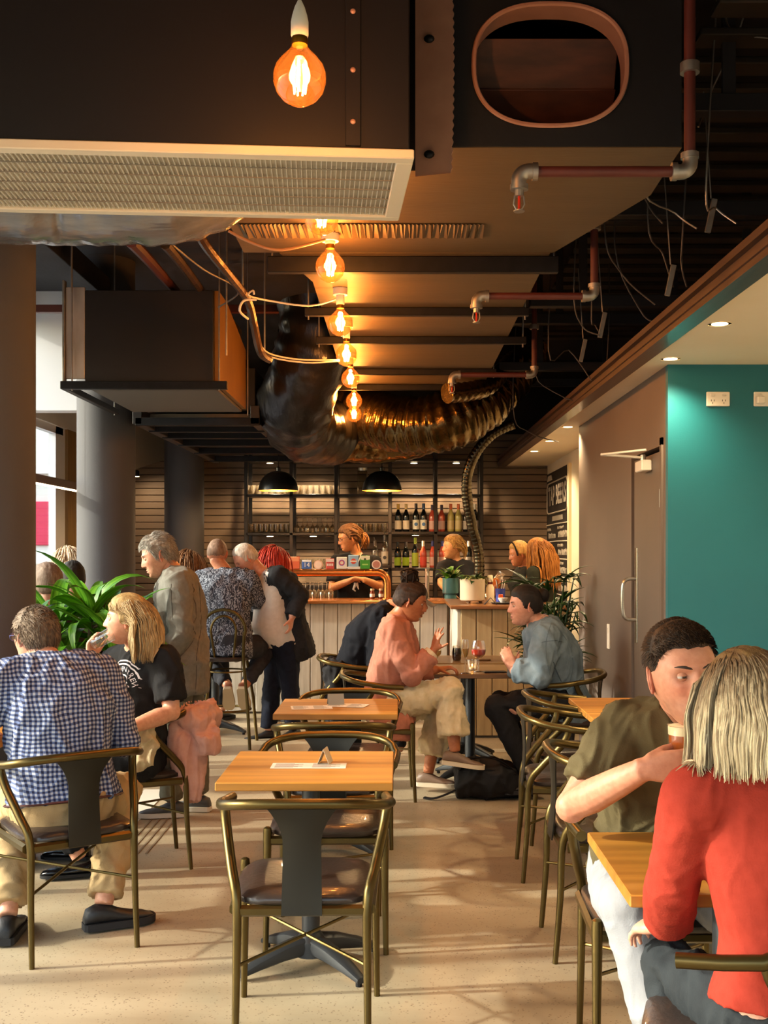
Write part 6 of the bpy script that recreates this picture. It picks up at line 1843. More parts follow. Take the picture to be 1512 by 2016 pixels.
# ---- red haired woman beyond him, at the bar
J = dict(P=Q(552, 1270, 10.25), C=Q(550, 1180, 10.25), N=Q(548, 1128, 10.25), head=Q(546, 1103, 10.25), face=(.75, .55, -.1), f=(.6, .8), sw=.16,
         wL=V3((-1.20, 10.40, .92)), wR=V3((-.98, 10.32, .92)), kL=V3((-1.15, 10.3, .48)), kR=V3((-1.02, 10.25, .48)), aL=V3((-1.15, 10.3, .09)), aR=V3((-1.02, 10.25, .09)))
J['P'].z = .95; J['C'].z = 1.22
t = person('person in a dark dress at the bar, half hidden by the black blazer', J, dict(skin='#dba184', res=0, hres=1, fem=1, b=.92, eyes=0, hs=.95))
hair_cap(J['M'], t, '#a81f14', '#d23a20', .014, .012, o={}, res=0)
hair_long(J['M'], t, 320, .20, '#a01a12', '#d43c22', '#8a1410', width=.0045, seed=6, seg=.025, wave=.002)
garment(t, 'dress', J, cloth('dark_dress', '#26242a'), .014, 1.5, lo=-.25, wr=.003, legs=1.2, flare=.02)
for s in 'LR': shoe(t, J['a' + s], (.6, .8), '#1a1a1c', '#1a1a1c', size=.92)

# ---- tall bartender with glasses and a ponytail
J = dict(P=Q(697, 1215, 11.55), C=Q(700, 1135, 11.55), N=Q(703, 1092, 11.58), head=Q(687, 1059, 11.52), face=(-.90, -.35, -.28), f=(-.25, -1), sw=.18,
         sL=Q(737, 1108, 11.6), sR=Q(664, 1106, 11.6), eL=Q(748, 1155, 11.45), eR=Q(653, 1158, 11.45), wL=Q(714, 1140, 11.32), wR=Q(692, 1142, 11.32),
         kL=V3((-.35, 11.55, .48)), kR=V3((-.55, 11.55, .48)), aL=V3((-.35, 11.55, .09)), aR=V3((-.55, 11.55, .09)), handL=dict(curl=30, d=(-1, -.1, .2)), handR=dict(curl=30, d=(1, -.1, .1)))
J['P'].z = .95
t = person('bar worker in a black apron and spectacles behind the copper tap rail', J, dict(skin='#d3925f', flush='#cf7546', res=0, hres=1, b=1.0, hs=1.14, eyes=0))
hair_cap(J['M'], t, '#5a3a20', '#7d5732', .012, .010, o={}, res=1)
tie = J['M'] @ V3((0, -.115, -.005))
hair_long(J['M'], t, 60, .16, '#5a3a20', '#94693a', '#7a5028', width=.008, seed=3, seg=.022, tie=(tie, .06))
pt = MB(); rnd = random.Random(4); Vh = []; Fh = []; Ch = []
for k in range(46):
    a = tie + V3((rnd.uniform(-.02, .02), rnd.uniform(-.02, .02), rnd.uniform(-.02, .02)))
    pts = [a, a + V3((.035, rnd.uniform(-.03, .03), .0)), a + V3((.055 + rnd.uniform(-.025, .02), rnd.uniform(-.04, .04), -.05)), a + V3((.045 + rnd.uniform(-.04, .03), rnd.uniform(-.04, .04), -.11 - rnd.uniform(0, .04)))]
    mbx = MB().tube(smooth_path(pts, 3), [.007] * 8 + [.004, .001], 4, cap=False)
    bb = len(Vh); Vh += mbx.v; Fh += [tuple(bb + i for i in fc) for fc in mbx.f]; Ch += [V3(rgb('#a8702f')).lerp(V3(rgb('#7a4a20')), rnd.random())] * len(mbx.v)
colored('ponytail', Vh, Fh, Ch, M_hair, t)
glasses(J['M'], t)
garment(t, 'shirt', J, M_blackt, .016, .8, lo=-.12, wr=.003, seed=2)
ap = garment(t, 'apron', J, cloth('black_apron', '#101012', '#161618'), .024, 0, lo=-.20, wr=.002, seed=3)
MB().tube([Q(672, 1098, 11.38), Q(678, 1112, 11.38), Q(684, 1118, 11.38)], .004, 5).tube([Q(712, 1088, 11.42), Q(706, 1105, 11.38), Q(703, 1118, 11.38)], .004, 5).build('neck_cord', M_cable_w, t, world=True)
MB().tube([Q(699, 1147, 11.34), Q(699, 1152, 11.34), Q(696, 1160, 11.35), Q(700, 1164, 11.35)], [.012, .014, .012, .006], 8).tube([Q(703, 1147, 11.34), Q(704, 1154, 11.34), Q(706, 1160, 11.35)], [.010, .011, .005], 8).build('apron_tie', M_paper, t, world=True)

# ---- fair haired bartender on the right
J = dict(P=Q(900, 1215, 11.75), C=Q(898, 1140, 11.75), N=Q(897, 1102, 11.75), head=Q(891, 1077, 11.70), face=(-.93, -.30, -.06), f=(-.5, -.85), sw=.165,
         sR=Q(872, 1116, 11.65), eR=Q(868, 1148, 11.5), wR=Q(884, 1166, 11.25), sL=Q(922, 1116, 11.7), eL=Q(930, 1155, 11.6), wL=Q(915, 1175, 11.4),
         kL=V3((.65, 11.75, .48)), kR=V3((.5, 11.75, .48)), aL=V3((.65, 11.75, .09)), aR=V3((.5, 11.75, .09)))
J['P'].z = .95
t = person('bar worker in a black top standing by the right shelves', J, dict(skin='#d9a06e', flush='#d88a5a', res=0, hres=1, fem=1, b=.95, hs=1.06, eyes=0))
hair_cap(J['M'], t, '#8a6030', '#c99a56', .012, .008, o={}, res=1)
tie = J['M'] @ V3((0, -.105, -.05))
hair_long(J['M'], t, 70, .15, '#9a7038', '#d8ac64', '#a87c44', width=.008, seed=5, seg=.022, tie=(tie, .07))
garment(t, 'shirt', J, M_blackt, .016, .8, lo=-.15, wr=.003, seed=5)

# ---- woman in the salmon jacket
f = V3((1, -.12, 0))
J = dict(P=V3((-.12, 7.16, .55)), C=Q(778, 1290, 7.12), N=Q(783, 1212, 7.10), head=Q(808, 1183, 7.08), face=(.93, -.10, -.35), f=f, sw=.165,
         sR=Q(771, 1240, 6.96), eR=Q(810, 1328, 6.93), wR=Q(854, 1281, 6.98), sL=Q(790, 1235, 7.27), eL=Q(815, 1325, 7.32), wL=Q(862, 1318, 7.30),
         hR=Q(775, 1388, 7.05), hL=Q(778, 1388, 7.27), kR=Q(884, 1362, 7.02), aR=Q(896, 1480, 6.96), kL=Q(868, 1385, 7.28), aL=Q(843, 1522, 7.25),
         handR=dict(d=(.22, -.15, .95), pn=(.55, .3, -.15), curl=9, spread=16, tcurl=5, thumb=-1), handL=dict(curl=40))
t = person('person in a salmon jacket and cream trousers seated with one hand raised', J, dict(skin='#b9744d', flush='#b8603f', res=1, hres=2, fem=1, b=1.0, hs=1.05, lip='#8f4a3c', brow='#3a2418', browt=.002, look=(0, 1, -.2), mouth=1.5))
hair_cap(J['M'], t, '#2a1c14', '#48301f', .010, .008, o={}, res=1, tex=.004)
bun = MB(); rnd = random.Random(2); Vh = []; Fh = []; Ch = []
bc = J['M'] @ V3((0, -.055, .132))
for k in range(60):
    ax_ = V3((rnd.uniform(-1, 1), rnd.uniform(-1, 1), rnd.uniform(-1, 1))).normalized(); u_ = ax_.orthogonal().normalized(); w_ = ax_.cross(u_)
    rr_ = rnd.uniform(.036, .062); a0 = rnd.uniform(0, 6); sp = rnd.uniform(1.2, 2.6)
    mbx = MB().tube([bc + (u_ * math.cos(a0 + sp * q / 6) + w_ * math.sin(a0 + sp * q / 6)) * V3((1, 1, 1)).x * rr_ * (1.1 if abs(ax_.z) > .5 else .95) for q in range(7)], [.004, .006, .007, .007, .006, .005, .002], 4, cap=False)
    bb = len(Vh); Vh += mbx.v; Fh += [tuple(bb + i for i in fc) for fc in mbx.f]; Ch += [V3(rgb('#3a2618')).lerp(V3(rgb('#20150f')), rnd.random())] * len(mbx.v)
bm2 = MB().ell(bc, .048, nu=14, nv=10); bb = len(Vh); Vh += bm2.v; Fh += [tuple(bb + i for i in fc) for fc in bm2.f]; Ch += [V3(rgb('#24170f'))] * len(bm2.v)
colored('hair_bun', Vh, Fh, Ch, M_hair, t)
M_salmon = cloth('salmon_linen', '#bd7c66', '#b07260', scale=50)
def tail(mb):
    P, C = J['P'], J['C']
    mb.sweep([(V3((-.10, 7.14, .62)), V3((.02, -.19, 0)), V3((.14, 0, 0))), (V3((-.06, 7.12, .50)), V3((.02, -.20, 0)), V3((.16, 0, 0))), (V3((-.03, 7.08, .38)), V3((.02, -.14, 0)), V3((.12, 0, 0)))], 18, 2.5)
garment(t, 'jacket', J, M_salmon, .022, 1.80, lo=-.06, wr=.005, ws=8, seed=4, extra=tail, flare=.01)
collar(t, J, M_salmon, .064, .03, open_=.7)
for s in ('R',):
    d_ = (J['wR'] - J['eR']).normalized()
    MB().tube([J['eR'].lerp(J['wR'], .74), J['eR'].lerp(J['wR'], .92)], [.052, .048], 16).build('cuff', cloth('cream_lining', '#d8c6a8'), t, world=True)
garment(t, 'trousers', J, cloth('cream_linen', '#d8c8a6', '#c9b892', scale=30), .020, 0, legs=1.72, top=False, wr=.007, ws=8, seed=6, wide=.045)
M_taupe = '#7d6656'
shoe(t, J['aR'], (1, -.1, -.12), M_taupe, '#d6c9b2', size=.98); shoe(t, J['aL'], (.95, -.2), M_taupe, '#d6c9b2', size=.98)

# ---- person in navy bending, beyond the salmon jacket
J = dict(P=Q(690, 1330, 8.35), C=Q(722, 1240, 8.32), N=Q(778, 1196, 8.28), head=Q(815, 1184, 8.24), face=(.96, -.05, -.28), f=(1, -.1), sw=.19,
         kR=V3((.02, 8.2, .52)), kL=V3((.02, 8.45, .52)), aR=V3((.0, 8.2, .09)), aL=V3((.0, 8.45, .09)), eR=Q(740, 1310, 8.15), wR=Q(800, 1320, 8.1))
t = person('person in a navy jumper and grey cap hunched at the table by the bar', J, dict(skin='#c99070', res=0, hres=1, b=1.0, eyes=0))
hair_cap(J['M'], t, '#2a2018', '#3a2c20', .010, .008, o={}, res=0)
garment(t, 'jumper', J, cloth('navy_knit', '#080a12', '#0c0f1a', scale=60), .026, 2.0, lo=-.10, wr=.005, seed=8)
garment(t, 'trousers', J, M_blackp, .014, 0, legs=1.92, top=False, wr=.003)
M_cap = cloth('grey_cap', '#8a8580', '#7c7772')
cm = J['M']
hair_cap(cm, t, '#8a8580', '#7d7872', .016, .014, o={}, res=0, tex=.0, name='cap_crown', zl=lambda y: .035)
MB().grid(lambda u, v: cm @ V3(((u - .5) * .15, .085 + .085 * v * (1 - (2 * u - 1) ** 2 * .4), .040 - .02 * v - .02 * (2 * u - 1) ** 2)), 12, 6).grid(lambda u, v: cm @ V3(((u - .5) * .15, .085 + .085 * v * (1 - (2 * u - 1) ** 2 * .4), .037 - .02 * v - .02 * (2 * u - 1) ** 2)), 12, 6).build('cap_peak', M_cap, t, world=True)

# ---- woman in the denim jacket
f = V3((-1, -.10, 0))
J = dict(P=V3((1.07, 7.24, .56)), C=Q(1092, 1290, 7.18), N=Q(1058, 1222, 7.14), head=Q(1034, 1192, 7.10), face=(-.98, -.14, -.10), f=f, sw=.185,
         sL=Q(1078, 1252, 6.97), eL=Q(1062, 1330, 6.93), wL=Q(1010, 1318, 7.0), sR=Q(1070, 1250, 7.32), eR=Q(1050, 1325, 7.35), wR=Q(1008, 1312, 7.28),
         hL=Q(1105, 1385, 7.10), hR=Q(1105, 1385, 7.34), kL=Q(978, 1392, 7.05), aL=Q(1050, 1535, 7.02), kR=Q(985, 1385, 7.38), aR=Q(1045, 1525, 7.35),
         handL=dict(d=(-.35, .25, .9), pn=(-.2, 1, .0), curl=14), handR=dict(d=(-.45, -.2, .85), pn=(0, -1, 0), curl=18))
t = person('person in a denim jacket and black trousers leaning on the table', J, dict(skin='#d39a82', flush='#cf7a66', res=1, hres=2, fem=1, b=1.22, hs=1.06, lip='#a85a50', brow='#2a1c16', browt=.0022))
hair_cap(J['M'], t, '#15100e', '#2a1f1a', .010, .008, o={}, res=1, tex=.002)
bc = J['M'] @ V3((0, -.115, .05))
bn = MB().ell(bc, (.042, .042, .046), nu=18, nv=12)
for i in range(len(bn.v)): bn.v[i] = bc + (bn.v[i] - bc) * (1 + .12 * noise.noise(bn.v[i] * 40))
colored('hair_bun', bn.v, bn.f, [V3(rgb('#1a1310'))] * len(bn.v), M_hair, t)
M_denim = cloth('faded_denim', '#71808a', '#5f6e79', scale=14, contrast=(.35, .65))
DN = mat('denim_stitch', '#4a5963', .8)
jk = garment(t, 'jacket', J, M_denim, .024, 1.93, lo=-.10, wr=.006, ws=8, seed=10, flare=.012)
collar(t, J, M_denim, .068, .034, open_=.8)
garment(t, 'trousers', J, M_blackp, .014, 0, legs=1.92, top=False, wr=.003, seed=4)
seam(jk, t, [Q(1060, 1262, 7), Q(1085, 1258, 7), Q(1105, 1262, 7)], DN)
seam(jk, t, [Q(1082, 1226, 7), Q(1072, 1250, 7), Q(1070, 1290, 7), Q(1080, 1335, 7)], DN)
seam(jk, t, [Q(1085, 1300, 7), Q(1095, 1320, 7), Q(1106, 1342, 7)], DN, .004)
seam(jk, t, [Q(1048, 1370, 7), Q(1075, 1374, 7), Q(1110, 1362, 7), Q(1150, 1336, 7)], DN, .003)
seam(jk, t, [Q(1046, 1382, 7), Q(1075, 1388, 7), Q(1112, 1376, 7), Q(1160, 1346, 7)], DN, .003)
seam(jk, t, [Q(1100, 1240, 7), Q(1120, 1270, 7), Q(1128, 1310, 7), Q(1122, 1350, 7)], DN)
shoe(t, J['aL'], (-.95, -.1), '#15151a', '#1b1b1e', size=.98); shoe(t, J['aR'], (-.95, 0), '#15151a', '#1b1b1e', size=.98)

# ---- man in the olive T-shirt
def olive_line(y):
    pts = [(.12, .060), (.085, .060), (.07, .072), (.05, .070), (.035, .045), (.02, .012), (-.01, .005), (-.035, -.03), (-.11, -.05)]
    for (y0, z0), (y1, z1) in zip(pts, pts[1:]):
        if y >= y1: return lerp(z1, z0, min(1, max(0, (y - y1) / (y0 - y1))))
    return -.05
f = V3((.10, -1, 0))
J = dict(P=V3((.80, 3.50, .56)), C=V3((.785, 3.30, .92)), N=V3((.83, 3.19, 1.10)), head=Q(1343, 1330, 2.98), face=(.16, -.98, .0), f=f, sw=.20, roll=4,
         sR=Q(1228, 1438, 3.22), eR=Q(1125, 1588, 3.12), wR=Q(1268, 1514, 2.90), sL=V3((1.00, 3.20, 1.04)), eL=V3((1.10, 3.10, .80)), wL=V3((.95, 2.85, .80)),
         hR=V3((.70, 3.48, .53)), kR=V3((.615, 3.02, .60)), aR=V3((.74, 2.86, .10)), kL=V3((.98, 3.02, .56)), aL=V3((1.0, 2.95, .10)),
         handR=dict(d=(.86, -.25, .38), pn=(.25, -.25, -.80), curl=34, spread=3, thumb=1, tcurl=30, size=1.05))
J['handR'] = dict(d=(.96, -.12, .12), pn=(.2, 1, .0), curl=30, spread=2, thumb=1, tcurl=20, size=1.08, tdir=(.25, .75, .65))
t = person('person in an olive T-shirt raising a beer glass at the right table', J, dict(skin='#c98f74', flush='#c8705a', res=2, b=1.10, hs=1.13, lip='#b5705f', stubble=.22, brow='#2a1d16', browt=.0034, iris='#5a3f2c', look=(-.10, 1, -.05), jaw=1.06, mouth=1.0))
hair_cap(J['M'], t, '#22170e', '#4a3420', .006, .001, o={}, res=2, tex=.002, n_locks=6000, lock_len=.016, top_boost=.010, seed=12, lock_z=.035, zl=olive_line)
M_olive = cloth('olive_jersey', '#5c5238', '#534a33', scale=10)
garment(t, 'shirt', J, M_olive, .016, .74, lo=-.06, wr=.0045, ws=9, seed=13)
collar(t, J, M_olive, .070, .012)
garment(t, 'trousers', J, cloth('white_denim', '#96989e', '#8c8f96', scale=12), .016, 0, legs=1.95, top=False, wr=.003, ws=10, seed=14)
shoe(t, J['aR'], (.1, -1), '#3a2a22', '#1e1a18'); shoe(t, J['aL'], (.1, -1), '#3a2a22', '#1e1a18')
gt = thing('beer_glass', 'glass of amber beer with white foam held by the person in the olive T-shirt', 'glass', Q(1346, 1498, 2.95))
MB().lathe([(.030, -.06), (.033, -.056), (.043, .095), (.041, .095), (.031, -.05), (.001, -.05)], 28, cap1=False).build('glass_body', glassy('clear_tumbler', '#fbfbf8'), gt)
MB().lathe([(.030, -.05), (.0395, .07)], 28).build('beer', mat('amber_beer', '#a5521a', .1), gt)
MB().lathe([(.0398, .07), (.0408, .092), (.03, .096)], 28).build('foam', mat('beer_foam', '#efe0b8', .8), gt)

# ---- woman in the red top, back to the camera
f = V3((-.30, .95, 0))
J = dict(P=V3((.86, 2.42, .56)), C=V3((.83, 2.45, .92)), N=V3((.795, 2.48, 1.09)), head=Q(1470, 1388, 2.47), face=(-.35, .93, -.08), f=f, sw=.165,
         sL=V3((.64, 2.42, 1.02)), eL=V3((.615, 2.52, .80)), wL=V3((.64, 2.66, .665)), eR=V3((1.08, 2.52, .80)), wR=V3((1.0, 2.75, .79)),
         kL=V3((.66, 2.75, .54)), kR=V3((.95, 2.80, .54)), aL=V3((.70, 2.55, .10)), aR=V3((.95, 2.58, .10)),
         handL=dict(d=(-.35, .6, -.2), pn=(.3, 0, -1), curl=30))
t = person('person in a red top and charcoal jeans seated, back to the camera', J, dict(skin='#dba58c', flush='#d8846c', res=2, fem=1, b=.98, hs=1.0, eyes=0))
hair_cap(J['M'], t, '#5a4630', '#8a7048', .014, .012, o={}, res=1, tex=.003)
hair_long(J['M'], t, 2400, .40, '#54402c', '#e4d6b2', '#84694a', part=.0, width=.0024, wave=.004, push=[(J['N'] + V3((0, 0, -.03)), .07), (J['sL'], .07), (J['sR'], .07), (J['C'] + V3((0, 0, .05)), .13)], seed=21, off=.012, back=.5, lrand=.10, cut=-.135)
M_redk = cloth('coral_red_knit', '#9f3628', '#943022', scale=40)
garment(t, 'top', J, M_redk, .017, 1.90, lo=.03, wr=.0022, ws=8, seed=15, flare=.012)
jn = garment(t, 'jeans', J, cloth('charcoal_denim', '#2f3438', '#262a2e', scale=14), .008, 0, legs=1.9, top=False, wr=.003, ws=11, seed=16, waist=.05)
JS = mat('jean_stitch', '#1e2226', .8)
shoe(t, J['aL'], (-.3, .95), '#1a1a1c', '#1a1a1c'); shoe(t, J['aR'], (0, 1), '#1a1a1c', '#1a1a1c')
bp = MB()
for k in range(14):
    a = 2 * PI * k / 14; d_ = (J['wL'] - J['eL']).normalized(); u_ = d_.orthogonal().normalized(); w_ = d_.cross(u_)
    for q in range(3): bp.ell(J['wL'] - d_ * (.02 + q * .009) + (u_ * math.cos(a + q * .2) + w_ * math.sin(a + q * .2)) * .034, .0062, nu=8, nv=6)
bp.build('bracelet', mat('gold_bracelet', '#a8824a'), t, world=True)

# ---- two women at the right end of the bar
J = dict(P=Q(1028, 1215, 10.55), C=Q(1030, 1150, 10.55), N=Q(1032, 1118, 10.55), head=Q(1022, 1090, 10.5), face=(-.93, -.2, -.25), f=(-1, -.1), sw=.16,
         kL=V3((1.15, 10.47, .48)), kR=V3((1.15, 10.63, .48)), aL=V3((1.15, 10.47, .09)), aR=V3((1.15, 10.63, .09)))
J['P'].z = .98
t = person('person wearing a dark headband at the far right of the bar', J, dict(skin='#cf8a5c', res=0, hres=1, fem=1, b=.9, hs=.98, eyes=0))
hair_cap(J['M'], t, '#b98a48', '#d9ac62', .012, .010, o={}, res=0)
hb = J['M']
MB().tube([hb @ V3((.083 * math.cos(a), .045 + .02 * math.sin(a) * 0, .0 + .118 * math.sin(a))) for a in [R(-5 + k * 10) for k in range(20)]], .014, 6, sy=.35).build('headband', cloth('black_band', '#17130f'), t, world=True)
garment(t, 'top', J, cloth('dark_olive_top', '#24221c'), .014, 1.9, lo=-.3, wr=.003, legs=1.5)
J = dict(P=Q(1064, 1215, 10.28), C=Q(1064, 1150, 10.28), N=Q(1066, 1116, 10.28), head=Q(1058, 1086, 10.28), face=(-.85, .45, -.15), f=(-.85, .5), sw=.165,
         kL=V3((1.28, 10.2, .48)), kR=V3((1.33, 10.35, .48)), aL=V3((1.28, 10.2, .09)), aR=V3((1.33, 10.35, .09)))
J['P'].z = .98
t = person('person in a dark green top beside the headband wearer, in front of the menu board', J, dict(skin='#d39a70', res=0, hres=1, fem=1, b=.95, hs=1.0, eyes=0))
hair_cap(J['M'], t, '#a8662a', '#c98a40', .014, .012, o={}, res=0)
hair_long(J['M'], t, 500, .36, '#9a5e2c', '#d08a3c', '#b8742e', width=.0042, seed=9, seg=.025, push=[(J['sL'] if 'sL' in J else J['N'], .07), (J['C'], .13), (J['C'] + V3((0, 0, .09)), .14)], back=.8, wave=.006)
garment(t, 'top', J, cloth('dark_green_top', '#2a2c20'), .014, 1.9, lo=-.3, wr=.003, legs=1.5)

# ---- heads between the standing man and the stool, and by the window
def bystander(label, px, py, Y, face, hair_c, hair_c2, skin, top_c, style='short', hs=1.0, seat=True, fem=0):
    h = Q(px, py, Y)
    fv = V3((face[0], face[1], 0)).normalized()
    N_ = h - fv * .03 + V3((0, 0, -.15)); C = N_ - fv * .02 + V3((0, 0, -.18)); P = C + V3((0, 0, -.36))
    J = dict(P=P, C=C, N=N_, head=h, face=face, f=(fv.x, fv.y), sw=.17)
    if P.z > .8:
        r_ = V3((fv.y, -fv.x, 0))
        for s, k in (('L', -1), ('R', 1)):
            J['k' + s] = V3((P.x, P.y, .48)) + r_ * .09 * k; J['a' + s] = V3((P.x, P.y, .09)) + r_ * .09 * k
    t = person(label, J, dict(skin=skin, res=0, hres=1, fem=fem, b=1.0, eyes=0, hs=hs))
    hair_cap(J['M'], t, hair_c, hair_c2, .012, .009, o={}, res=0)
    if style == 'long': hair_long(J['M'], t, 280, .22, hair_c, hair_c2, hair_c, width=.0045, seed=3, seg=.025, wave=.002)
    garment(t, 'top', J, cloth('top' + top_c, top_c), .016, 2.0, lo=-.08, wr=.004)
    garment(t, 'trousers', J, M_blackp, .014, 0, legs=1.92, top=False, wr=.003)
    for s in 'LR': shoe(t, J['a' + s], (fv.x, fv.y), '#1a1a1c', '#1a1a1c')
    return t
bystander('person mostly hidden between the grey blazer and the leaf print shirt', 376, 1112, 10.0, (.4, .9, 0), '#6b4528', '#94663c', '#cf9878', '#3a3430', 'long', fem=1)
bystander('person seated behind the leafy plant, leftmost of the heads there', 92, 1150, 7.2, (-.6, .8, 0), '#7a6656', '#958070', '#b98a72', '#2c2a2e', hs=1.12)
bystander('person in black behind the leafy plant, right one of the heads there', 143, 1140, 7.6, (-.3, .9, 0), '#16130f', '#221d18', '#b98a72', '#1c1b1e')
bystander('person in a pale top by the window, farthest of the heads behind the plant', 130, 1108, 9.3, (-.5, .85, 0), '#d8b894', '#eed6b8', '#d8a88c', '#8c8478', 'long', fem=1)
# ================================================================ plants, bag, draped clothes
def leaf_mesh(name, L_, w, droop, m, fold=.25, tipw=.0, n=9, twist=0.0):
    """blade along +Y from the origin, arching down by droop"""
    mb = MB(); vs = []
    for i in range(n + 1):
        t = i / n
        ww = w * (math.sin(min(1, t * 1.02) ** .75 * PI) ** .8 * .97 + .03) if i < n else .0005
        a = droop * t * t
        y = L_ * (math.sin(a) / a if a > 1e-3 else 1) * t; z = -L_ * t * (1 - math.cos(a)) / max(a, 1e-3)
        tw = twist * t
        for u in (-1, -.5, 0, .5, 1):
            vs.append((u * ww / 2 * math.cos(tw), y, z + abs(u) * ww / 2 * fold + u * ww / 2 * math.sin(tw)))
    k = len(vs); vs += [(x, y, z - .0012) for x, y, z in vs]
    fs = []
    for i in range(n):
        for u in range(4):
            a = i * 5 + u
            fs.append((a, a + 1, a + 6, a + 5)); fs.append((k + a, k + a + 5, k + a + 6, k + a + 1))
    me = mb.add(vs, fs).mesh(name, 80); me.materials.append(m)
    return me
def leaf_mat(name, c1, c2, edge=None):
    m = bpy.data.materials.new(name); m.use_nodes = True; MATS[name] = m
    N = m.node_tree.nodes; L = m.node_tree.links; p = N['Principled BSDF']; p.inputs['Roughness'].default_value = .35
    tc = N.new('ShaderNodeTexCoord'); mp = N.new('ShaderNodeMapping'); mp.inputs['Scale'].default_value = (60, 2, 2)
    n = N.new('ShaderNodeTexNoise'); n.inputs['Scale'].default_value = 1.5
    L.new(tc.outputs['Object'], mp.inputs[0]); L.new(mp.outputs[0], n.inputs['Vector'])
    r = N.new('ShaderNodeValToRGB'); r.color_ramp.elements[0].position = .35; r.color_ramp.elements[1].position = .65
    r.color_ramp.elements[0].color = lin(c1); r.color_ramp.elements[1].color = lin(c2)
    L.new(n.outputs['Fac'], r.inputs[0])
    L.new(r.outputs[0], p.inputs['Base Color'])
    tr = N.new('ShaderNodeBsdfTranslucent'); mx = N.new('ShaderNodeMixShader'); mx.inputs[0].default_value = .3
    L.new(r.outputs[0], tr.inputs[0])
    o = N['Material Output']
    L.new(p.outputs[0], mx.inputs[1]); L.new(tr.outputs[0], mx.inputs[2]); L.new(mx.outputs[0], o.inputs[0])
    return m
M_leaf = leaf_mat('dracaena_leaf', '#3a7416', '#74ad2c')
M_leafd = leaf_mat('palm_leaf', '#1d3a14', '#33561f')
M_leafv = leaf_mat('variegated_leaf', '#3c6a2a', '#c9c98a')
def place_leaf(me, parent, loc, az, elev, roll=0, name='leaf', s=1.0):
    d_ = Matrix.Rotation(R(az), 3, 'Z') @ Matrix.Rotation(R(elev - 18), 3, 'X') @ Vector((0, 1, 0))
    Lm = max(v.co.length for v in me.vertices)
    for q in (.5, .75, 1.0):
        tp = base_of(parent) + Vector(loc) + d_ * Lm * s * q
        if tp.x > 1.43 and tp.y < 8.97: return None
        if (Vector((tp.x, tp.y)) - Vector((-2.07, 5.6))).length < .27: return None
    o = bpy.data.objects.new(name, me); COL.objects.link(o); o.parent = parent; o.location = loc
    o.rotation_euler = (Matrix.Rotation(R(az), 3, 'Z') @ Matrix.Rotation(R(elev), 3, 'X') @ Matrix.Rotation(R(roll), 3, 'Y')).to_euler()
    o.scale = (s, s, s)
    return o
M_soil = mat('dark_soil', '#2a1d14', .9, color2='#3a2a1c', scale=60, bump=.5, bscale=80)
M_stem = mat('brown_cane', '#6a5638', .7, color2='#57452c', scale=10, bump=.3, bscale=40)
# --- dracaena behind the blonde woman
t = thing('leafy_plant', 'tall dracaena with broad glossy leaves behind the person drinking', 'plant', (-1.84, 6.40, 0))
pot = MB().lathe([(.15, 0), (.16, .02), (.19, .36), (.20, .38), (.185, .38), (.175, .34)], 30, cap1=False).build('pot', mat('charcoal_pot', '#2f2f33', .5), t)
MB().lathe([(.176, .345), (.05, .355), (.001, .355)], 24, cap1=False).build('soil', M_soil, t)
lv = [leaf_mesh('leaf', L_, w, d, M_leaf, .30, twist=tw) for L_, w, d, tw in ((.44, .092, .9, .2), (.50, .086, 1.5, -.25), (.38, .100, 1.9, .1), (.52, .078, .6, -.1))]
rnd = random.Random(12)
for (cx_, cy_, cz_, nl) in ((.08, 0, 1.14, 22), (-.14, .05, 1.06, 20), (.20, -.08, .98, 18), (-.03, -.10, .84, 18)):
    MB().tube(smooth_path([(cx_ * .25, cy_ * .3, .34), (cx_ * .6, cy_ * .6, cz_ * .6), (cx_, cy_, cz_ + .05)], 4), [.016] * 8 + [.012], 10).build('cane', M_stem, t)
    for k in range(nl):
        az = k * 137.5 + rnd.uniform(-15, 15)
        el = lerp(72, 2, (k / nl) ** .8) + rnd.uniform(-8, 8)
        place_leaf(lv[rnd.randrange(4)], t, (cx_, cy_, cz_ + .06 - .10 * k / nl), az, el, rnd.uniform(-25, 25), s=rnd.uniform(.85, 1.12))
# --- lady palm behind the denim jacket
t = thing('palm_plant', 'dark green lady palm behind the person in the denim jacket', 'plant', (1.16, 8.35, 0))
MB().lathe([(.13, 0), (.14, .02), (.165, .32), (.15, .32)], 28, cap1=False).build('pot', mat('charcoal_pot', '#2f2f33'), t)
MB().lathe([(.152, .29), (.03, .30), (.001, .30)], 20, cap1=False).build('soil', M_soil, t)
pl = [leaf_mesh('leaflet', L_, .036, d, M_leafd, .35, n=6) for L_, d in ((.27, .7), (.24, 1.2), (.29, .3))]
rnd = random.Random(5)
for k in range(34):
    az = k * 137.5; hgt = rnd.uniform(.70, 1.36); rad = rnd.uniform(.03, .20)
    a = R(az)
    tip = V3((-math.sin(a) * rad, math.cos(a) * rad, hgt))
    st = MB().tube(smooth_path([(tip.x * .1, tip.y * .1, .29), (tip.x * .35, tip.y * .35, hgt * .6), tip], 4), [.006] * 8 + [.004], 6).build('frond_stem', M_leafd, t)
    for q in range(7):
        place_leaf(pl[rnd.randrange(3)], st, tip, az + (q - 3) * 26, 25 + rnd.uniform(-22, 22), rnd.uniform(-20, 20), 'leaflet', rnd.uniform(.8, 1.05))
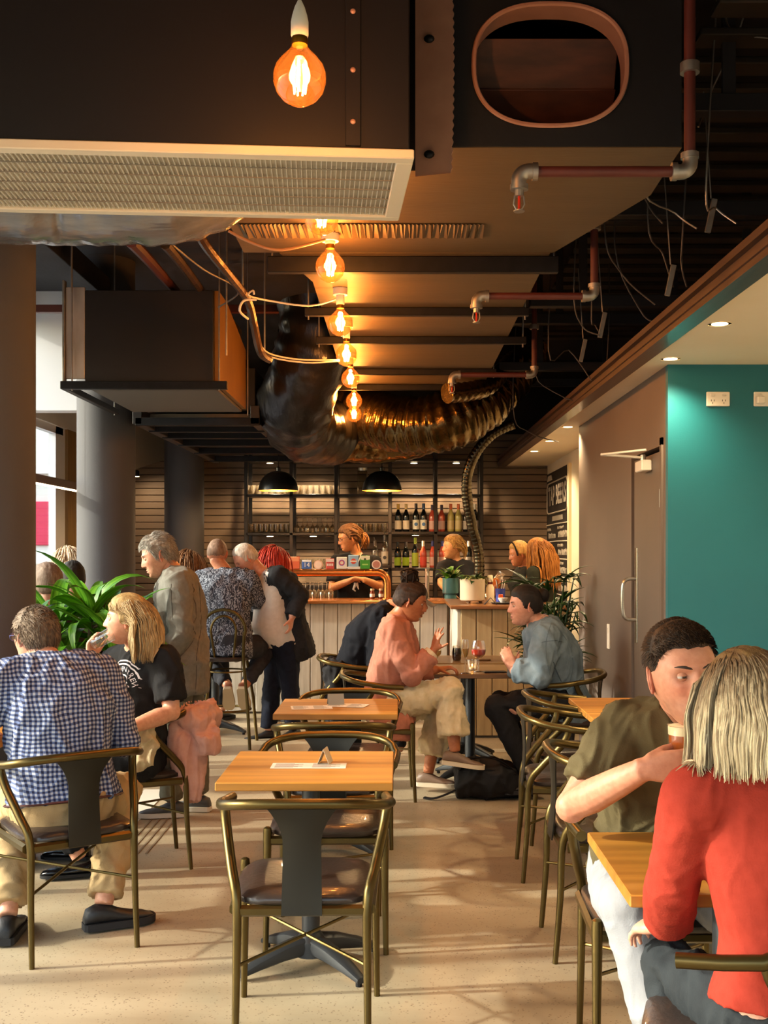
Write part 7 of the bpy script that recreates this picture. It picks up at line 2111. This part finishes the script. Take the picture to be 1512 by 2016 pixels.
# --- pot plants on the bar
t = thing('potted_plant', 'small leafy plant in a two tier teal pot on the bar', 'plant', (Q(887, 0, 10.95).x, 10.95, 1.092))
M_tealpot = mat('teal_glaze', '#3f6f72', .35, color2='#477a7c', scale=4)
MB().lathe([(.055, 0), (.06, .005), (.06, .045), (.05, .05), (.05, .056), (.078, .062), (.08, .07), (.08, .21), (.074, .21), (.07, .19)], 30, cap1=False).build('pot', M_tealpot, t)
MB().lathe([(.072, .185), (.02, .19), (.001, .19)], 20, cap1=False).build('soil', M_soil, t)
sl = [leaf_mesh('leaf', L_, .062, d, m_, .25, n=7) for L_, d, m_ in ((.17, 1.2, M_leafd), (.15, .7, M_leafv), (.19, .9, M_leaf))]
rnd = random.Random(3)
for k in range(22):
    place_leaf(sl[k % 3], t, (rnd.uniform(-.03, .03), rnd.uniform(-.03, .03), .19), k * 137.5, lerp(80, 22, k / 22) + rnd.uniform(-8, 8), rnd.uniform(-30, 30), s=rnd.uniform(.8, 1.15))
t = thing('potted_plant', 'low variegated plant in a wide beige pot on the bar end', 'plant', (Q(930, 0, 9.72).x, 9.72, 1.11))
M_bpot = mat('beige_ceramic', '#b8a98e', .55, color2='#c2b398', scale=6)
for a in range(3): MB().lathe([(.014, 0), (.016, .025)], 10, (.07 * math.cos(a * 2.1), .07 * math.sin(a * 2.1), 0)).build('foot', mat('wood_foot', '#6a4a28', .5), t)
MB().lathe([(.098, .022), (.108, .03), (.110, .21), (.102, .21), (.098, .185)], 34, cap1=False).build('pot', M_bpot, t)
MB().lathe([(.10, .185), (.02, .19), (.001, .19)], 20, cap1=False).build('soil', M_soil, t)
sl2 = [leaf_mesh('leaf', L_, .075, d, m_, .2, n=7) for L_, d, m_ in ((.14, 1.5, M_leafv), (.12, 1.9, M_leafv), (.15, 1.1, M_leafd))]
for k in range(22):
    place_leaf(sl2[k % 3], t, (rnd.uniform(-.05, .05), rnd.uniform(-.05, .05), .19), k * 137.5, lerp(60, 12, k / 22) + rnd.uniform(-8, 8), rnd.uniform(-30, 30), s=rnd.uniform(.8, 1.15))

def remesh_obj(name, mb, vox, m, parent, wr=.004, ws=9, seed=0, smooth=3, wst=(1, 1, .55)):
    me = remesh(mb, vox, smooth); wrinkle(me, wr, ws, wst, seed)
    if parent: me.transform(Matrix.Translation(-base_of(parent)))
    me.polygons.foreach_set('use_smooth', [True] * len(me.polygons))
    return link(name, me, m, parent)
# --- black bag under the women's table
M_bag = cloth('black_nylon', '#131315', '#1b1b1e', rough=.6, scale=20)
t = thing('duffel_bag', 'black soft bag on the floor under the table of the salmon jacket', 'bag', (.60, 7.12, 0))
b_ = MB()
b_.sweep([((.37, 7.06, .10), (0, .10, 0), (0, 0, .09)), ((.44, 7.08, .12), (0, .14, 0), (0, 0, .115)), ((.60, 7.10, .125), (0, .16, 0), (0, 0, .12)), ((.72, 7.12, .105), (0, .15, 0), (0, 0, .10)), ((.80, 7.14, .07), (0, .11, 0), (0, 0, .065))], 22, 2.8)
remesh_obj('bag_body', b_, .011, M_bag, t, .008, 6, 3)
MB().tube(smooth_path([(.38, 7.0, .18), (.46, 6.95, .27), (.62, 6.95, .26), (.74, 7.0, .16), (.80, 7.02, .06), (.86, 7.0, .012)], 5), .012, 8, sy=.4).build('strap', M_bag, t, world=True)
MB().tube(smooth_path([(.42, 7.0, .10), (.32, 6.98, .05), (.22, 6.98, .015), (.16, 7.02, .012)], 5), .014, 8, sy=.4).build('strap', M_bag, t, world=True)
MB().tube(smooth_path([(.40, 6.965, .19), (.56, 6.945, .20), (.74, 6.985, .165)], 5), .004, 6).build('zip', M_black, t, world=True)
# --- pink jacket over the back of the blonde woman's chair
M_pink = cloth('pink_cotton', '#d2a396', '#c79688', scale=30)
t = thing('pink_jacket', 'dusty pink jacket hung over the back of the chair of the person drinking', 'jacket', (-1.02, 5.62, .5))
b_ = MB()
b_.sweep([(Q(352, 1400, 5.60), (.02, .14, 0), (.045, 0, .01)), (Q(385, 1400, 5.62), (.03, .16, 0), (.06, 0, .05)), (Q(412, 1430, 5.62), (.03, .13, 0), (.035, 0, .07)), (Q(405, 1462, 5.60), (.02, .10, 0), (.03, 0, .04))], 18, 2.4)
b_.sweep([(Q(370, 1400, 5.58), (.05, .10, 0), (0, .03, .05)), (Q(368, 1450, 5.52), (.085, .03, 0), (0, .05, 0)), (Q(370, 1500, 5.50), (.075, .02, 0), (0, .045, 0)), (Q(378, 1545, 5.50), (.05, .01, 0), (0, .035, 0)), (Q(382, 1575, 5.50), (.03, .01, 0), (0, .025, 0))], 18, 2.2)
b_.sweep([(Q(395, 1410, 5.56), (.05, .05, 0), (0, .04, .05)), (Q(408, 1450, 5.50), (.05, .03, 0), (0, .04, 0)), (Q(414, 1485, 5.50), (.045, .02, 0), (0, .03, 0))], 16, 2.2)
remesh_obj('jacket_cloth', b_, .009, M_pink, t, .007, 6, 5, 4, (2.0, 2.0, .4))
t = thing('cream_scarf', 'cream cloth hanging over the arm of the chair of the person drinking', 'scarf', (-1.22, 5.22, .6))
b_ = MB()
b_.sweep([(Q(272, 1420, 5.14), (.035, .02, 0), (0, .03, .02)), (Q(283, 1432, 5.14), (.045, .02, 0), (0, .03, 0)), (Q(287, 1468, 5.12), (.042, .01, 0), (0, .024, 0)), (Q(284, 1500, 5.12), (.036, .01, 0), (0, .02, 0)), (Q(270, 1522, 5.12), (.016, .01, 0), (0, .014, 0))], 16, 2.2)
remesh_obj('scarf_cloth', b_, .007, cloth('cream_scarf_cloth', '#c7b795', '#b9a885'), t, .009, 11, 6, 2)
# --- black coat on the chair by the bar
t = thing('black_coat', 'black coat hung on the chair next to the bar front', 'coat', (-.55, 8.35, .4))
b_ = MB()
b_.sweep([(Q(668, 1300, 8.3), (.0, .16, 0), (.06, 0, .0)), (Q(665, 1312, 8.3), (.0, .20, 0), (.085, 0, .0)), (Q(660, 1340, 8.3), (.0, .20, 0), (.055, 0, 0)), (Q(657, 1390, 8.3), (.0, .18, 0), (.045, 0, 0)), (Q(656, 1440, 8.3), (.0, .15, 0), (.035, 0, 0))], 18, 2.6)
remesh_obj('coat_cloth', b_, .012, cloth('black_coat_cloth', '#1a1a1c', '#222226'), t, .012, 8, 7, 2)
